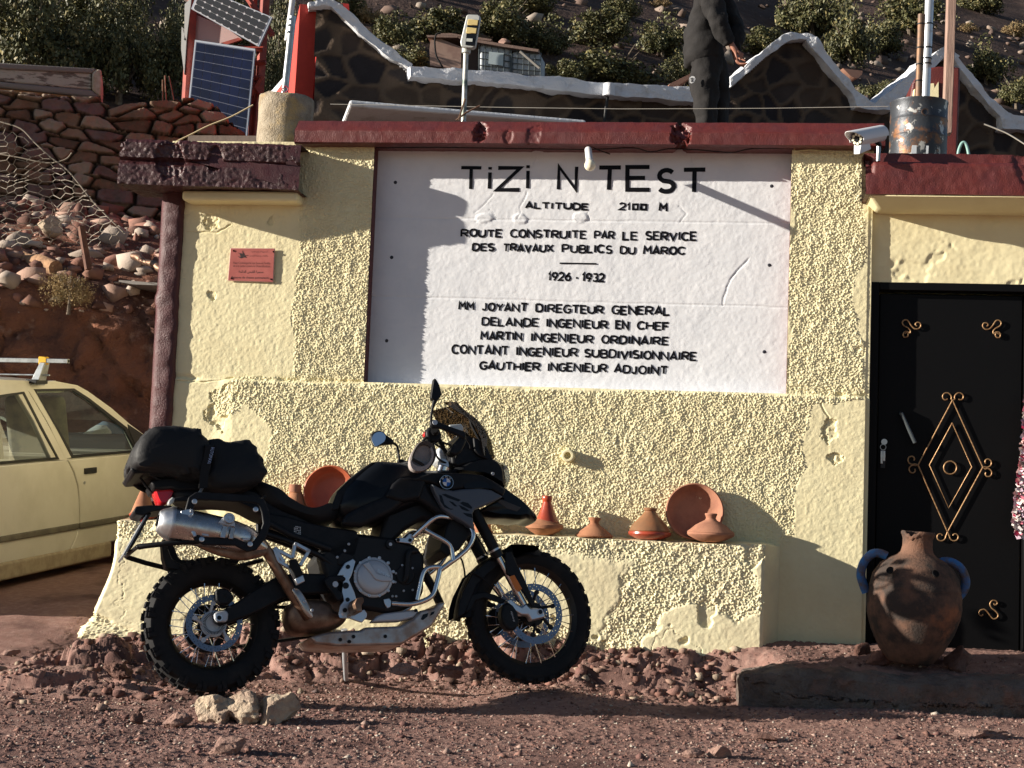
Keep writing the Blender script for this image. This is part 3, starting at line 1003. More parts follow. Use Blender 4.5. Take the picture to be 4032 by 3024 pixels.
def dtube(name, z, pts, r=.0042, closed=False, k=6, sm=True):
    P = [at_y(z, p, DF) for p in pts]
    if sm: P = crom(P, k, closed)
    return G().tube(P, r, 7, closed).build(name, m_gold, door, smooth=60)


def curl(cx, cy, r, a0, turn, n=22):
    return [(cx + r * (1 - .62 * i / n) * cos(radians(a0 + turn * i / n)), cy + r * (1 - .62 * i / n) * sin(radians(a0 + turn * i / n))) for i in range(n + 1)]


def nO(p):      # zone N -> O pixel
    s = px('N', p); return ((s[0] - 3300) * 1.659, (s[1] - 1000) * 1.659)


top, lft, rgt, bot = (748, 955), (522, 1378), (946, 1393), nO((1213, 655))
dtube('diamond', 'O', [top, lft], sm=False); dtube('diamond', 'O', [top, rgt], sm=False)
dtube('diamond', 'O', [lft, bot], sm=False); dtube('diamond', 'O', [rgt, bot], sm=False)
ti, li, ri, bi = (746, 1104), (597, 1378), (874, 1391), nO((1220, 498))
dtube('diamond', 'O', [ti, ri, bi, li, ti], .0036, sm=False)
dtube('ring', 'O', [(733 + 42 * cos(2 * pi * i / 24), 1396 + 42 * sin(2 * pi * i / 24)) for i in range(24)], .0045, True, 2)
dtube('scroll', 'O', [top] + curl(706, 936, 36, 20, -330), k=3); dtube('scroll', 'O', [top] + curl(796, 936, 36, 160, 330), k=3)
dtube('scroll', 'O', [lft] + curl(483, 1342, 34, 60, 330), k=3); dtube('scroll', 'O', [lft] + curl(489, 1410, 32, -60, -330), k=3)
dtube('scroll', 'O', [rgt] + curl(976, 1361, 34, 120, -330), k=3); dtube('scroll', 'O', [rgt] + curl(978, 1434, 34, -120, 330), k=3)
b1, b2 = nO((1168, 684)), nO((1260, 684))
dtube('scroll', 'O', [bot] + curl(b1[0], b1[1], 34, 0, 330), k=3); dtube('scroll', 'O', [bot] + curl(b2[0], b2[1], 34, 180, -330), k=3)
s1 = [(437, 520), (448, 512), (458, 522), (452, 540), (432, 543), (425, 527), (434, 508), (455, 508), (470, 518), (472, 500), (455, 482), (430, 468), (420, 450), (428, 434), (446, 430), (460, 440),
      (478, 468), (500, 488), (525, 488), (541, 470), (535, 450), (515, 448), (505, 460), (515, 470)]
dtube('scroll', 'O', s1, k=4)
dtube('scroll', 'O', [(1486 - p[0], p[1] + 3) for p in s1], k=4)
q = [nO(p) for p in ((1445, 1195), (1432, 1202), (1418, 1190), (1425, 1168), (1452, 1160), (1472, 1175), (1490, 1200), (1512, 1222), (1536, 1215), (1543, 1195), (1525, 1170), (1500, 1150), (1490, 1125), (1505, 1103), (1530, 1105), (1538, 1122), (1522, 1132), (1515, 1120))]
dtube('scroll', 'O', q, k=4)
a, b = at_y('O', (414, 1040), DF - .03), at_y('O', (502, 1232), DF - .03)
G().tube([a + Vector((0, .035, 0)), a, b, b + Vector((0, .035, 0))], .011, 10).build('handle', mat('dark_grip', (.06, .07, .075), .25, spec=.6), door, bevel=(.003, 2))
a = at_y('O', (300, 1228), DF)
G().cyl(a, a + Vector((0, -.014, 0)), .017, 18).build('lock', m_steel, door)
kr = thing('key_ring', 'bunch of keys on a ring hanging from the lock of the black door', 'keys', at_y('O', (295, 1400), DF - .03))
c = at_y('O', (294, 1262), DF - .022)
G().tube([c + Vector((.016 * cos(t * pi / 9), 0, .016 * sin(t * pi / 9))) for t in range(18)], .0022, 6, True).build('ring', m_steel, kr)
for dx, dl, m_ in ((-.008, .075, m_steel), (.006, .06, m_steel), (0, .1, mat('black_fob', (.012, .012, .014), .5))):
    p = c + Vector((dx, -.004 - abs(dx) * .5, -.02))
    G().box(p + Vector((0, 0, -dl / 2)), (.013 if m_ is m_steel else .026, .004, dl)).build('key' if m_ is m_steel else 'fob', m_, kr, bevel=(.002, 2))


# ================================================================== MOTORCYCLE
P_R = at_d('S', (830.5, 2463.4), 7.25)          # rear axle, mid plane
P_F = at_d('S', (2082.5, 2440), 7.84)           # front axle, mid plane
LEAN = radians(12.5)
bu = (P_F - P_R).normalized()
_w0 = bu.cross(Vector((0, 0, 1))).normalized()  # to the rider's right
_v0 = _w0.cross(bu).normalized()
bw = cos(LEAN) * _w0 + sin(LEAN) * _v0
bv = cos(LEAN) * _v0 - sin(LEAN) * _w0
B_O = P_R + bu * .8 - bv * .325
MB = Matrix(((bu.x, -bw.x, bv.x, B_O.x), (bu.y, -bw.y, bv.y, B_O.y), (bu.z, -bw.z, bv.z, B_O.z), (0, 0, 0, 1)))
bike = thing('motorcycle', 'black adventure motorcycle leaning on its side stand in front of the yellow bench', 'motorcycle', M=MB)
WB = (P_F - P_R).length
AX_R, AX_F = Vector((-.8, 0, .325)), Vector((WB - .8, 0, .325))


def B(z, p, w=0.0):
    q = at_plane(z, p, P_R + bw * w, bw) - B_O
    return Vector((q.dot(bu), -w, q.dot(bv)))


def BL(z, pts, w=0.0):
    return [B(z, p, w) for p in pts]


m_bk = mat('black_satin_plastic', (.007, .0075, .009), .5, spec=.22, col2=(.012, .012, .014), scale=20)
m_bkg = mat('black_gloss_plastic', (.005, .006, .008), .3, spec=.28)
m_rub = mat('tyre_rubber', (.012, .012, .013), .8, col2=(.026, .023, .021), scale=14, lo=.5, hi=.8, spec=.25)
m_grey = mat('grey_body_panel', (.075, .085, .105), .38, spec=.5)
m_alu = mat('brushed_aluminium', (.62, .63, .65), .38, metal=1.0, rvar=.1)
m_cast = mat('cast_grey_metal', (.50, .52, .55), .5, metal=.5, bump=.1, bscale=300)
m_chr = mat('polished_steel_tube', (.72, .70, .68), .16, metal=1.0)
m_exh = mat('brushed_exhaust_steel', (.58, .55, .53), .3, metal=1.0, col2=(.42, .35, .30), scale=9, rvar=.12)
m_rust = mat('heat_tanned_steel', (.30, .19, .13), .48, metal=.8, col2=(.16, .09, .06), scale=12)
m_frame = mat('dark_frame_metal', (.009, .0095, .011), .55, spec=.3)
m_disc = mat('brake_disc_steel', (.17, .20, .26), .38, metal=1.0)
m_seat = mat('seat_vinyl', (.008, .008, .009), .7, bump=.2, bscale=200)
m_cap = mat('grey_brown_cloth', (.36, .31, .29), .95, bump=.3, bscale=260, col2=(.30, .26, .25), scale=30)


def slab(name, z, pts, w0, w1, m, parent=None, bevel=(.004, 2), sm=0, ref=None, smooth=35):
    P = BL(z, pts, max(w0, w1) if ref is None else ref)
    if sm: P = crom(P, sm, True)
    P = [Vector((p.x, -w0, p.z)) for p in P]
    return G().prism(P, (0, w0 - w1, 0)).build(name, m, parent or bike, True, smooth, bevel)


def pillow(name, z, pts, w0, w1, m, parent=None, rnd=.4, pw=2.6, k=9, sm=3, ref=None, skew=0.0, sub=0):
    P = BL(z, pts, (w0 + w1) / 2 if ref is None else ref)
    P = crom(P, sm, True) if sm else P
    c = sum(P, Vector()) / len(P)
    rings = []
    for i in range(k):
        t = -1 + 2 * i / (k - 1)
        s = 1 - rnd * (1 - max(0.0, 1 - abs(t) ** pw) ** (1 / pw))
        w = (w0 + w1) / 2 + t * (w1 - w0) / 2
        rings.append([Vector((c.x + (p.x - c.x) * s, -w, c.z + (p.z - c.z) * s + skew * t)) for p in P])
    return G().loft(rings).build(name, m, parent or bike, True, 50, None, sub)


def btube(name, z, pts, r, m, parent=None, n=10, k=0, w=None, closed=False):
    P = [B(z, (p[0], p[1]), (p[2] if len(p) > 2 else w)) for p in pts]
    if k: P = crom(P, k, closed)
    return G().tube(P, r, n, closed).build(name, m, parent or bike, True, 60)


def bcyl(name, z, p, r, w0, w1, m, parent=None, n=24, bevel=None, prof=None):
    c = B(z, p, max(w0, w1))
    g = G()
    if prof: g.lathe(prof, Vector((c.x, 0, c.z)), Vector((0, -1, 0)), n)
    else: g.cyl(Vector((c.x, -w0, c.z)), Vector((c.x, -w1, c.z)), r, n)
    return g.build(name, m, parent or bike, True, 40, bevel)


def bolts(z, pts, r, w, m, parent, name='bolt', h=.006):
    for p in pts:
        c = B(z, p, w)
        G().lathe([(r, 0), (r, h * .7), (r * .75, h), (r * .45, h), (r * .4, h * .4), (.0003, h * .4)], c, Vector((0, -1, 0)), 10).build(name, m, parent, True, 35)


# ---- wheels
def wheel(ax, rout, rrim, hw, nk, kn, steer=0.0, nsp=36):
    o = thing('wheel_mark', None, None) if False else None
    prof = [(rrim - .004, -hw * .78), (rrim + .012, -hw * .9), ((rout + rrim) / 2 - .004, -hw), (rout - .028, -hw * .93), (rout - .012, -hw * .62), (rout - .008, 0),
            (rout - .012, hw * .62), (rout - .028, hw * .93), ((rout + rrim) / 2 - .004, hw), (rrim + .012, hw * .9), (rrim - .004, hw * .78)]
    A = Vector((0, 1, 0))
    T = lambda p: Vector((ax.x + p.x * cos(steer) - p.y * sin(steer), ax.y + p.x * sin(steer) + p.y * cos(steer), ax.z + p.z))
    rim = G().lathe([(rrim - .014, -hw * .62), (rrim + .004, -hw * .72), (rrim + .006, -hw * .62), (rrim - .012, -hw * .5), (rrim - .03, -hw * .22), (rrim - .03, hw * .22),
                     (rrim - .012, hw * .5), (rrim + .006, hw * .62), (rrim + .004, hw * .72), (rrim - .014, hw * .62), (rrim - .036, hw * .25), (rrim - .036, -hw * .25)], (0, 0, 0), A, 72, 0, True)
    rim.v = [T(p) for p in rim.v]
    wheel_o = rim.build('wheel', mat('dark_rim_metal', (.035, .030, .026), .38, metal=.7), bike, True, 40)
    prof += [(rrim - .014, hw * .6), (rrim - .014, -hw * .6)]
    g = G().lathe(prof, (0, 0, 0), A, 96, 0, True)
    for i in range(nk):
        a0 = 2 * pi * i / nk
        for (wc, ww, r0, r1, da, fr, tilt) in kn(i):
            a = a0 + da * 2 * pi / nk; hl = fr * pi / nk
            ps = []
            for (rr, sh) in ((r0, 1.12), (r1, .92)):
                for sa, sw in ((-1, -1), (1, -1), (1, 1), (-1, 1)):
                    ang = a + sa * hl * sh; wv = wc + sw * ww / 2 * sh
                    r_ = rr - tilt * abs(wv) * (1 if rr == r1 else 0)
                    ps.append(Vector((r_ * cos(ang), wv, r_ * sin(ang))))
            g.hexa(ps)
    g.v = [T(p) for p in g.v]
    g.build('tyre', m_rub, wheel_o, True, 35)
    g = G(); r = random.Random(3)
    for i in range(nsp):
        a = 2 * pi * i / nsp; s = 1 if i % 2 else -1
        b = a + (.55 if (i // 2) % 2 else -.55)
        p0 = Vector((.052 * cos(b), s * .036, .052 * sin(b))); p1 = Vector(((rrim - .028) * cos(a), s * hw * .42, (rrim - .028) * sin(a)))
        g.tube([T(p0), T(p1)], .0021, 5)
        g.tube([T(p0.lerp(p1, .93)), T(p1)], .0036, 5)
    g.build('spokes', m_chr, wheel_o, True, 60)
    h = G().lathe([(.001, -.06), (.03, -.06), (.03, -.045), (.058, -.042), (.058, -.03), (.034, -.02), (.034, .02), (.058, .03), (.058, .042), (.03, .045), (.03, .06), (.001, .06)], (0, 0, 0), A, 28)
    h.v = [T(p) for p in h.v]
    h.build('hub', m_frame, wheel_o, True, 40)
    return wheel_o, T


def disc(T, parent, R, r, w, holes=48, name='brake_disc', m=None, arms=6):
    """drilled brake disc: a ring of cells with the holes left open"""
    n, k = 192, 6
    g = G()
    for side in (w - .0022, w + .0022):
        for j in range(k + 1):
            for i in range(n):
                a = 2 * pi * i / n; rr = r + (R - r) * j / k
                g.v.append(T(Vector((rr * cos(a), -side, rr * sin(a)))))
    per = n * (k + 1)
    for j in range(k):
        for i in range(n):
            q = (i * holes) % n
            if (j == 1 and i % 8 == 0) or (j == 3 and i % 8 == 3) or (j == 4 and i % 8 == 6): continue
            a, b = j * n + i, j * n + (i + 1) % n
            c, d = (j + 1) * n + (i + 1) % n, (j + 1) * n + i
            g.f.append((a, b, c, d)); g.f.append((per + d, per + c, per + b, per + a))
    for i in range(n):
        g.f.append((i, per + i, per + (i + 1) % n, (i + 1) % n)); o = k * n
        g.f.append((o + (i + 1) % n, per + o + (i + 1) % n, per + o + i, o + i))
    d_o = g.build(name, m or m_disc, parent, True, None, fix=False)
    return d_o


def kn_rear(i):
    o = .5 if i % 2 else 0
    yield (.022 if i % 2 else -.022, .036, .300, .3275, 0, .58, .10)
    for s in (-1, 1):
        yield (s * .058, .028, .284, .3215, .0 if i % 2 else .5, .52 if i % 2 else .42, .10)
        yield (s * .074, .012, .268 if i % 2 else .284, .304, .0 if i % 2 else .5, .42, 0)


def kn_front(i):
    yield (.014 if i % 2 else -.014, .024, .328, .3475, 0, .6, .1)
    for s in (-1, 1):
        yield (s * .036, .020, .318, .3395, .0 if i % 2 else .5, .55, .1)


wr, TR = wheel(AX_R, .318, .226, .074, 40, kn_rear)
wf, TF = wheel(AX_F + Vector((0, 0, .02)), .3475, .274, .046, 64, kn_front, steer=radians(3))
disc(TR, wr, .1325, .106, .085)
g = G().lathe([(.055, -.078), (.055, -.084), (.036, -.084), (.036, -.078)], (0, 0, 0), Vector((0, 1, 0)), 40, 0, True)
for i in range(44):
    pass
g.v = [TR(p) for p in g.v]; g.build('sensor_ring', m_cast, wr, True, 40)
g = G()
for i in range(44):
    a = 2 * pi * i / 44
    g.box(TR(Vector((.046 * cos(a), -.086, .046 * sin(a)))), (.014, .002, .003), Matrix.Rotation(-a, 3, 'Y'))
g.build('sensor_slots', m_bkg, wr, True, None)
for (T, W, wl, rr) in ((TR, wr, (.083,), .106), (TF, wf, (.074, -.074), .124)):
    for w in wl:
        g = G()
        for i in range(5 if W is wr else 6):
            a = 2 * pi * i / (5 if W is wr else 6) + .35
            c = T(Vector((rr * .88 * cos(a), -w, rr * .88 * sin(a))))
            g.cyl(c + Vector((0, .006, 0)), c + Vector((0, -.006, 0)), .012, 12)
            g.tube([T(Vector((.05 * cos(a + .3), -w + .01, .05 * sin(a + .3)))), T(Vector((rr * .93 * cos(a), -w, rr * .93 * sin(a))))], .008, 6)
        g.lathe([(.03, 0), (.062, .006), (.062, .012), (.03, .016)], T(Vector((0, -w + .012 if w > 0 else -w - .012, 0))), Vector((0, 1, 0)), 24)
        g.build('disc_carrier', m_frame if W is wf else m_cast, W, True, 40)
disc(TF, wf, .1525, .120, .076); disc(TF, wf, .1525, .120, -.076)
# rear sprocket and chain
g = G().lathe([(.100, .098), (.100, .104), (.07, .104), (.07, .098)], (0, 0, 0), Vector((0, 1, 0)), 48, 0, True)
for i in range(42):
    a = 2 * pi * i / 42
    g.box(Vector((.104 * cos(a), .101, .104 * sin(a))), (.008, .005, .006), Matrix.Rotation(-a, 3, 'Y'))
for i in range(5):
    a = 2 * pi * i / 5
    g.box(Vector((.07 * cos(a), .1, .07 * sin(a))), (.03, .005, .02), Matrix.Rotation(-a, 3, 'Y'))
g.v = [TR(p) for p in g.v]; g.build('sprocket', m_frame, wr, True, 40)
ch = []
for i in range(15): ch.append(AX_R + Vector((-.106 * sin(pi * i / 14), .101, .106 * cos(pi * i / 14))))
ch = [AX_R + Vector((.62, .101, .09))] + ch + [AX_R + Vector((.62, .101, -.035))]
G().tube(ch, .009, 6, True, flat=(0, 1, 0)).build('chain', m_frame, bike, True, 40)

# ---- swingarm, axle
sw = [(822, 775), (850, 745), (905, 735), (1050, 650), (1150, 575), (1240, 520), (1350, 455), (1500, 430), (1760, 440), (1800, 500), (1790, 600), (1500, 612), (1370, 660), (1230, 735), (1100, 792), (960, 842), (880, 868), (832, 842)]
slab('swingarm', 'C', sw, .085, .125, m_bk, bevel=(.012, 3))
slab('swingarm', 'C', sw, -.125, -.085, m_bk, bevel=(.012, 3), ref=.1)
slab('axle_block', 'C', [(825, 770), (850, 752), (925, 742), (945, 765), (940, 815), (925, 838), (850, 838), (828, 815)], .122, .134, m_cast, bevel=(.006, 2))
bcyl('axle_nut', 'C', (868, 803), .017, .13, .142, m_alu, n=6); bcyl('axle_bore', 'C', (868, 803), .0105, .13, .1425, m_bkg, n=16)
slab('rear_caliper', 'R', [(880, 455), (905, 435), (960, 430), (1010, 440), (1060, 480), (1085, 540), (1040, 600), (940, 605), (890, 570)], .07, .122, m_bk, bevel=(.008, 2))
bolts('R', [(905, 485), (985, 510), (1040, 560)], .008, .122, m_frame, bike)

# ---- frame and engine masses
slab('engine_block', 'b', [(330, 330), (420, 210), (590, 190), (780, 215), (930, 260), (990, 330), (985, 560), (930, 640), (780, 690), (560, 660), (430, 600), (380, 500)], -.15, .135, m_frame, bevel=(.02, 2))
slab('main_frame', 'B', [(300, 1010), (560, 960), (830, 930), (900, 1010), (980, 1180), (960, 1300), (700, 1290), (560, 1250), (420, 1330), (250, 1500), (180, 1480)], -.12, .12, m_frame, bevel=(.02, 2))
btube('frame_tube', 'b', [(0, 195, .13), (130, 235, .13), (330, 330, .13), (430, 400, .12)], .014, m_frame)
btube('frame_tube', 'b', [(0, 120, .14), (150, 200, .14), (400, 290, .14)], .016, m_frame)
slab('side_cover', 'b', [(0, 60), (120, 80), (250, 120), (400, 150), (560, 170), (590, 230), (560, 330), (470, 380), (380, 310), (250, 240), (120, 190), (0, 150)], .10, .135, m_bk, bevel=(.01, 3))
slab('side_cover', 'b', [(0, 60), (120, 80), (250, 120), (400, 150), (560, 170), (590, 230), (560, 330), (470, 380), (380, 310), (250, 240), (120, 190), (0, 150)], -.135, -.10, m_bk, bevel=(.01, 3), ref=.12)
bolts('b', [(487, 300), (512, 258), (440, 340)], .007, .136, m_cast, bike)
# pressure sticker
stk = slab('sticker', 'b', [(168, 140), (216, 148), (214, 200), (166, 190)], .1352, .1358, m_bk, bevel=None)
g = G()
for r in range(5):
    for c_ in range(5):
        if (r * 5 + c_ * 3) % 7 in (0,): continue
        x, y = 171 + c_ * 9, 144 + r * 10.5 + c_ * 1.4
        p = BL('b', [(x, y), (x + 6, y + .8), (x + 6, y + 6.5), (x, y + 5.8)], .1364)
        g.add(p, [(0, 1, 2, 3)])
g.build('sticker_print', mat('white_print', (.6, .6, .6), .6), stk, True, None, fix=False)

# clutch cover
cc = (672, 462)
cov = bcyl('clutch_cover', 'b', cc, .1, .12, .16, m_cast, prof=[(.098, .12), (.098, .146), (.092, .150), (.086, .150), (.084, .158), (.076, .166), (.05, .170), (.001, .171)], n=40)
slab('clutch_cover_rib', 'b', [(600, 380), (640, 365), (690, 440), (760, 455), (785, 470), (780, 492), (720, 492), (680, 480), (650, 440)], .165, .178, m_cast, cov, bevel=(.006, 3))
c0, c1, c2 = B('b', (697, 412), .18), B('b', (770, 452), .18), B('b', (692, 432), .18)
text_geo('BMW', c2, c1 - c0, c0 - c2, Vector((0, -1, 0)), .0).build('lettering', m_alu, cov, True, None, fix=False)
bolts('b', [(672 + 122 * cos(radians(a)), 462 + 122 * sin(radians(a))) for a in range(15, 375, 30)], .0085, .146, m_alu, cov)
slab('engine_cover', 'b', [(440, 330), (470, 300), (540, 320), (560, 350), (530, 380), (480, 400), (440, 390)], .12, .14, m_frame, bevel=(.01, 2))
bolts('b', [(846, 390), (910, 408), (806, 440), (803, 496), (856, 550), (912, 545), (785, 584), (808, 584)], .006, .138, m_cast, bike)
btube('coolant_pipe', 'b', [(940, 300, .14), (890, 310, .15), (880, 380, .15), (875, 460, .15), (860, 490, .14)], .014, m_frame, k=4)
bcyl('generator_cover', 'b', (868, 450), .05, .10, .142, m_frame, bevel=(.008, 2))
slab('radiator', 'B', [(820, 1190), (880, 1170), (990, 1290), (975, 1350), (860, 1500), (760, 1560), (700, 1500), (760, 1300)], -.16, .16, m_frame, bevel=(.01, 2))
btube('downtube', 'D', [(560, 420, -.12), (640, 560, -.12), (700, 690, -.12)], .022, m_frame)

# ---- exhaust
def loftpath(name, z, pts, m, parent=None, n=22, k=4, flat=1.0):
    """pts: (x, y, w, r)"""
    P = [B(z, (p[0], p[1]), p[2]) for p in pts]; R = [p[3] for p in pts]
    PP = crom(P, k); RR = [R[i // k] + (R[min(i // k + 1, len(R) - 1)] - R[i // k]) * ((i % k) / k) for i in range(len(PP))]
    return G().tube(PP, RR, n).build(name, m, parent or bike, True, 50)


muf = loftpath('silencer', 'A', [(455, 1283, .235, .0785), (490, 1290, .235, .081), (640, 1318, .235, .081), (900, 1372, .225, .078), (1060, 1415, .215, .070), (1150, 1450, .20, .055), (1240, 1500, .19, .036)], m_exh)
loftpath('end_cap', 'A', [(362, 1262, .235, .046), (372, 1264, .235, .052), (400, 1270, .235, .064), (440, 1280, .235, .075), (462, 1284, .235, .081), (480, 1288, .235, .082)], m_alu, muf, k=2)
loftpath('outlet', 'A', [(352, 1258, .235, .027), (380, 1265, .235, .027)], m_bkg, muf, k=1)
G().tube(crom([B('C', (1180, 200), .19), B('C', (1240, 225), .19), B('C', (1300, 320), .18), B('C', (1390, 470), .17), B('C', (1480, 620), .16), B('C', (1560, 730), .15), B('C', (1600, 800), .13)], 5), .026, 14).build('exhaust_pipe', m_rust, bike, True, 60)
pillow('heat_shield', 'C', [(1468, 575), (1505, 556), (1545, 590), (1600, 680), (1645, 790), (1620, 806), (1570, 760), (1510, 660)], .185, .205, m_exh, rnd=.5, k=7)
bolts('C', [(1572, 668), (1634, 742)], .008, .206, m_cast, bike)
pillow('heat_shield', 'A', [(650, 1450), (800, 1460), (1000, 1500), (1140, 1520), (1240, 1470), (1260, 1530), (1180, 1570), (1050, 1590), (900, 1560), (780, 1520)], .20, .235, m_rust, rnd=.3, k=7)
pillow('catalyst', 'C', [(1400, 800), (1430, 700), (1560, 660), (1740, 680), (1800, 760), (1900, 800), (1880, 860), (1780, 920), (1600, 950), (1480, 950), (1420, 890)], -.06, .13, m_rust, rnd=.35)
# skid plate
sk = [(-60, 480), (110, 436), (360, 425), (395, 400), (690, 390), (800, 325), (860, 262), (970, 236), (1010, 195), (1073, 190), (1000, 320), (955, 390), (860, 450), (700, 548), (170, 560), (-20, 540)]
skid = slab('skid_plate', 'd', sk, -.13, .15, m_alu, bevel=(.012, 3))
skid.data.materials[0] = mat('scuffed_skid_aluminium', (.50, .46, .43), .42, metal=.85, col2=(.36, .24, .18), scale=8, bump=.15, bscale=60)
slab('skid_slot', 'd', [(862, 335), (880, 295), (925, 283), (918, 312), (880, 342)], .150, .1525, m_bkg, skid, bevel=None)
slab('skid_slot', 'd', [(938, 300), (950, 275), (978, 268), (970, 290), (945, 305)], .150, .1525, m_bkg, skid, bevel=None)
slab('skid_top', 'd', [(450, 358), (500, 305), (560, 285), (830, 250), (850, 268), (800, 322), (690, 350)], .08, .14, m_cast, bevel=(.01, 2))
bolts('d', [(818, 262), (300, 480), (190, 505), (265, 522), (565, 478)], .009, .151, m_frame, bike)

# ---- foot pegs
bcol = [(460, 420), (490, 375), (540, 348), (556, 365), (532, 450), (515, 482), (550, 560), (560, 600), (522, 622), (512, 660), (560, 690), (610, 665), (628, 690), (625, 716), (597, 748), (560, 737), (520, 722), (468, 722), (448, 700), (460, 640), (482, 610), (470, 560), (475, 500), (480, 455), (442, 455)]
pp = slab('footrest_plate', 'b', bcol, .150, .163, m_alu, bevel=(.003, 2))
for p, r, m_ in (((509, 399), .0105, m_bkg), ((495, 516), .0155, m_frame), ((507, 604), .010, m_frame), ((490, 670), .011, m_frame), ((466, 704), .0115, m_chr), ((513, 706), .0115, m_chr)):
    bcyl('bolt', 'b', p, r, .163, .168, m_, pp, n=14)
slab('heel_guard', 'b', [(360, 482), (390, 452), (470, 452), (500, 468), (490, 490), (445, 490), (442, 540), (475, 562), (470, 612), (440, 612), (400, 552), (368, 512)], .155, .185, m_bk, bevel=(.008, 2))
bcyl('brake_cylinder', 'b', (430, 508), .014, .17, .19, m_cast)
slab('rider_footrest', 'b', [(530, 640), (545, 605), (585, 598), (592, 625), (575, 650), (580, 690), (545, 690)], .165, .29, m_rust, bevel=(.004, 2), ref=.24)
pb = G()
def bar(g, a, b, wd, w0, w1):
    d = (b - a).normalized(); nn = Vector((-d.z, 0, d.x)) * wd / 2
    g.prism([Vector((q.x, -w0, q.z)) for q in (a + nn, b + nn, b - nn, a - nn)], (0, w0 - w1, 0))
for a, b in (((45, 285), (75, 365)), ((72, 362), (145, 405)), ((140, 395), (190, 505)), ((45, 282), (158, 342)), ((160, 345), (178, 258)), ((180, 254), (264, 300)), ((264, 300), (208, 392)), ((60, 300), (110, 372))):
    bar(pb, B('b', a, .2), B('b', b, .2), .0165, .186, .205)
pbo = pb.build('passenger_footrest_bracket', m_alu, bike, True, 35, (.002, 1))
bolts('b', [(181, 256), (263, 299)], .008, .205, m_cast, pbo)
slab('footrest_rubber', 'b', [(146, 352), (188, 348), (230, 440), (180, 472), (152, 405)], .20, .235, m_rub, pbo, bevel=(.006, 2))
slab('footrest_end', 'b', [(176, 475), (228, 448), (240, 490), (192, 514)], .205, .235, m_alu, pbo, bevel=(.004, 2))

# ---- seat, tail, tank
pillow('seat', 'A', [(1120, 985), (1180, 950), (1270, 1000), (1330, 1060), (1400, 1105), (1500, 1165), (1600, 1200), (1680, 1205), (1770, 1180), (1840, 1150), (1868, 1165), (1850, 1225), (1780, 1285), (1640, 1300), (1480, 1255), (1330, 1190), (1200, 1120)], -.14, .14, m_seat, rnd=.35, pw=3, ref=.04)
pillow('tail', 'A', [(480, 1010), (700, 985), (1000, 985), (1180, 1020), (1300, 1130), (1500, 1240), (1660, 1300), (1600, 1370), (1440, 1310), (1240, 1250), (1000, 1130), (740, 1100), (520, 1100)], -.11, .11, m_bk, rnd=.3, ref=.05)
tank = pillow('tank', 'c', [(100, 430), (112, 395), (150, 290), (250, 190), (330, 122), (400, 76), (440, 68), (600, 76), (690, 96), (830, 140), (1000, 138), (1080, 160), (1060, 260), (1000, 350), (900, 380), (700, 440), (500, 520), (330, 565), (200, 550), (130, 500)], -.17, .17, m_bkg, rnd=.33, pw=2.2, k=11, sm=3, ref=.08)
slab('tank_side_cover', 'c', [(210, 470), (330, 400), (500, 330), (560, 232), (620, 178), (700, 172), (830, 190), (832, 250), (880, 330), (940, 400), (1005, 468), (930, 482), (800, 385), (740, 355), (640, 385), (560, 450), (330, 560), (180, 545)], .13, .185, m_bk, bevel=(.022, 4))
slab('tank_side_facet', 'c', [(505, 336), (560, 236), (620, 184), (830, 196), (772, 350), (740, 352), (650, 372), (590, 362)], .15, .196, m_bk, bevel=(.018, 4))
slab('tank_trim', 'c', [(310, 282), (350, 196), (470, 100), (560, 110), (700, 130), (680, 160), (560, 180), (500, 240), (480, 278)], .12, .150, m_bk, bevel=(.012, 3))
slab('tank_trim_panel', 'c', [(312, 280), (352, 196), (556, 202), (482, 274), (430, 286)], .140, .1535, mat('silver_grey_decal', (.16, .17, .18), .5), bevel=(.002, 1))
c0, c1, c2 = B('c', (425, 126), .151), B('c', (700, 140), .151), B('c', (398, 186), .151)
text_geo('850', c2, c1 - c0, c0 - c2, Vector((0, -1, 0)), .0045).build('lettering', mat('grey_decal_print', (.33, .35, .37), .5), tank, True, None, fix=False)
slab('tank_nose_cover', 'c', [(100, 418), (150, 292), (250, 192), (345, 118), (402, 78), (440, 72), (330, 165), (250, 250), (190, 340), (160, 430), (120, 440)], .02, .135, m_bk, bevel=(.02, 3))
# roundel
c = B('c', (965, 228), .222)
rd = G().lathe([(.001, 0), (.0335, 0), (.0355, .003), (.0335, .006), (.001, .006)], c, Vector((0, -1, 0)), 36).build('roundel', m_bkg, bike, True, 40)
g = G().lathe([(.0335, .0062), (.0355, .0062), (.0355, .0074), (.0335, .0074)], c, Vector((0, -1, 0)), 40, 0, True); g.build('roundel_ring', m_chr, rd, True, 40)
for nm, col, qs in (('roundel_blue', (.02, .12, .45), (0, 2)), ('roundel_white', (.7, .72, .75), (1, 3))):
    g = G()
    for q in qs:
        a0 = pi / 2 + q * pi / 2 + radians(-3)
        vs = [c + Vector((0, -.0066, 0))] + [c + Vector((.0205 * cos(a0 + t * pi / 16), -.0066, .0205 * sin(a0 + t * pi / 16))) for t in range(9)]
        g.add(vs, [(0, t + 1, t + 2) for t in range(8)])
    g.build(nm, mat(nm + '_enamel', col, .3), rd, True, None)
for s, a in (('B', 135), ('M', 90), ('W', 45)):
    t = radians(a); rx = Vector((sin(t), 0, -cos(t))) * .0105; ry = Vector((cos(t), 0, sin(t))) * .0095
    o = c + Vector((cos(t), 0, sin(t))) * .0222 - rx * .5
    text_geo(s, o, rx, ry, Vector((0, -1, 0)), .0068).build('lettering', mat('white_enamel', (.75, .76, .78), .3), rd, True, None, fix=False)

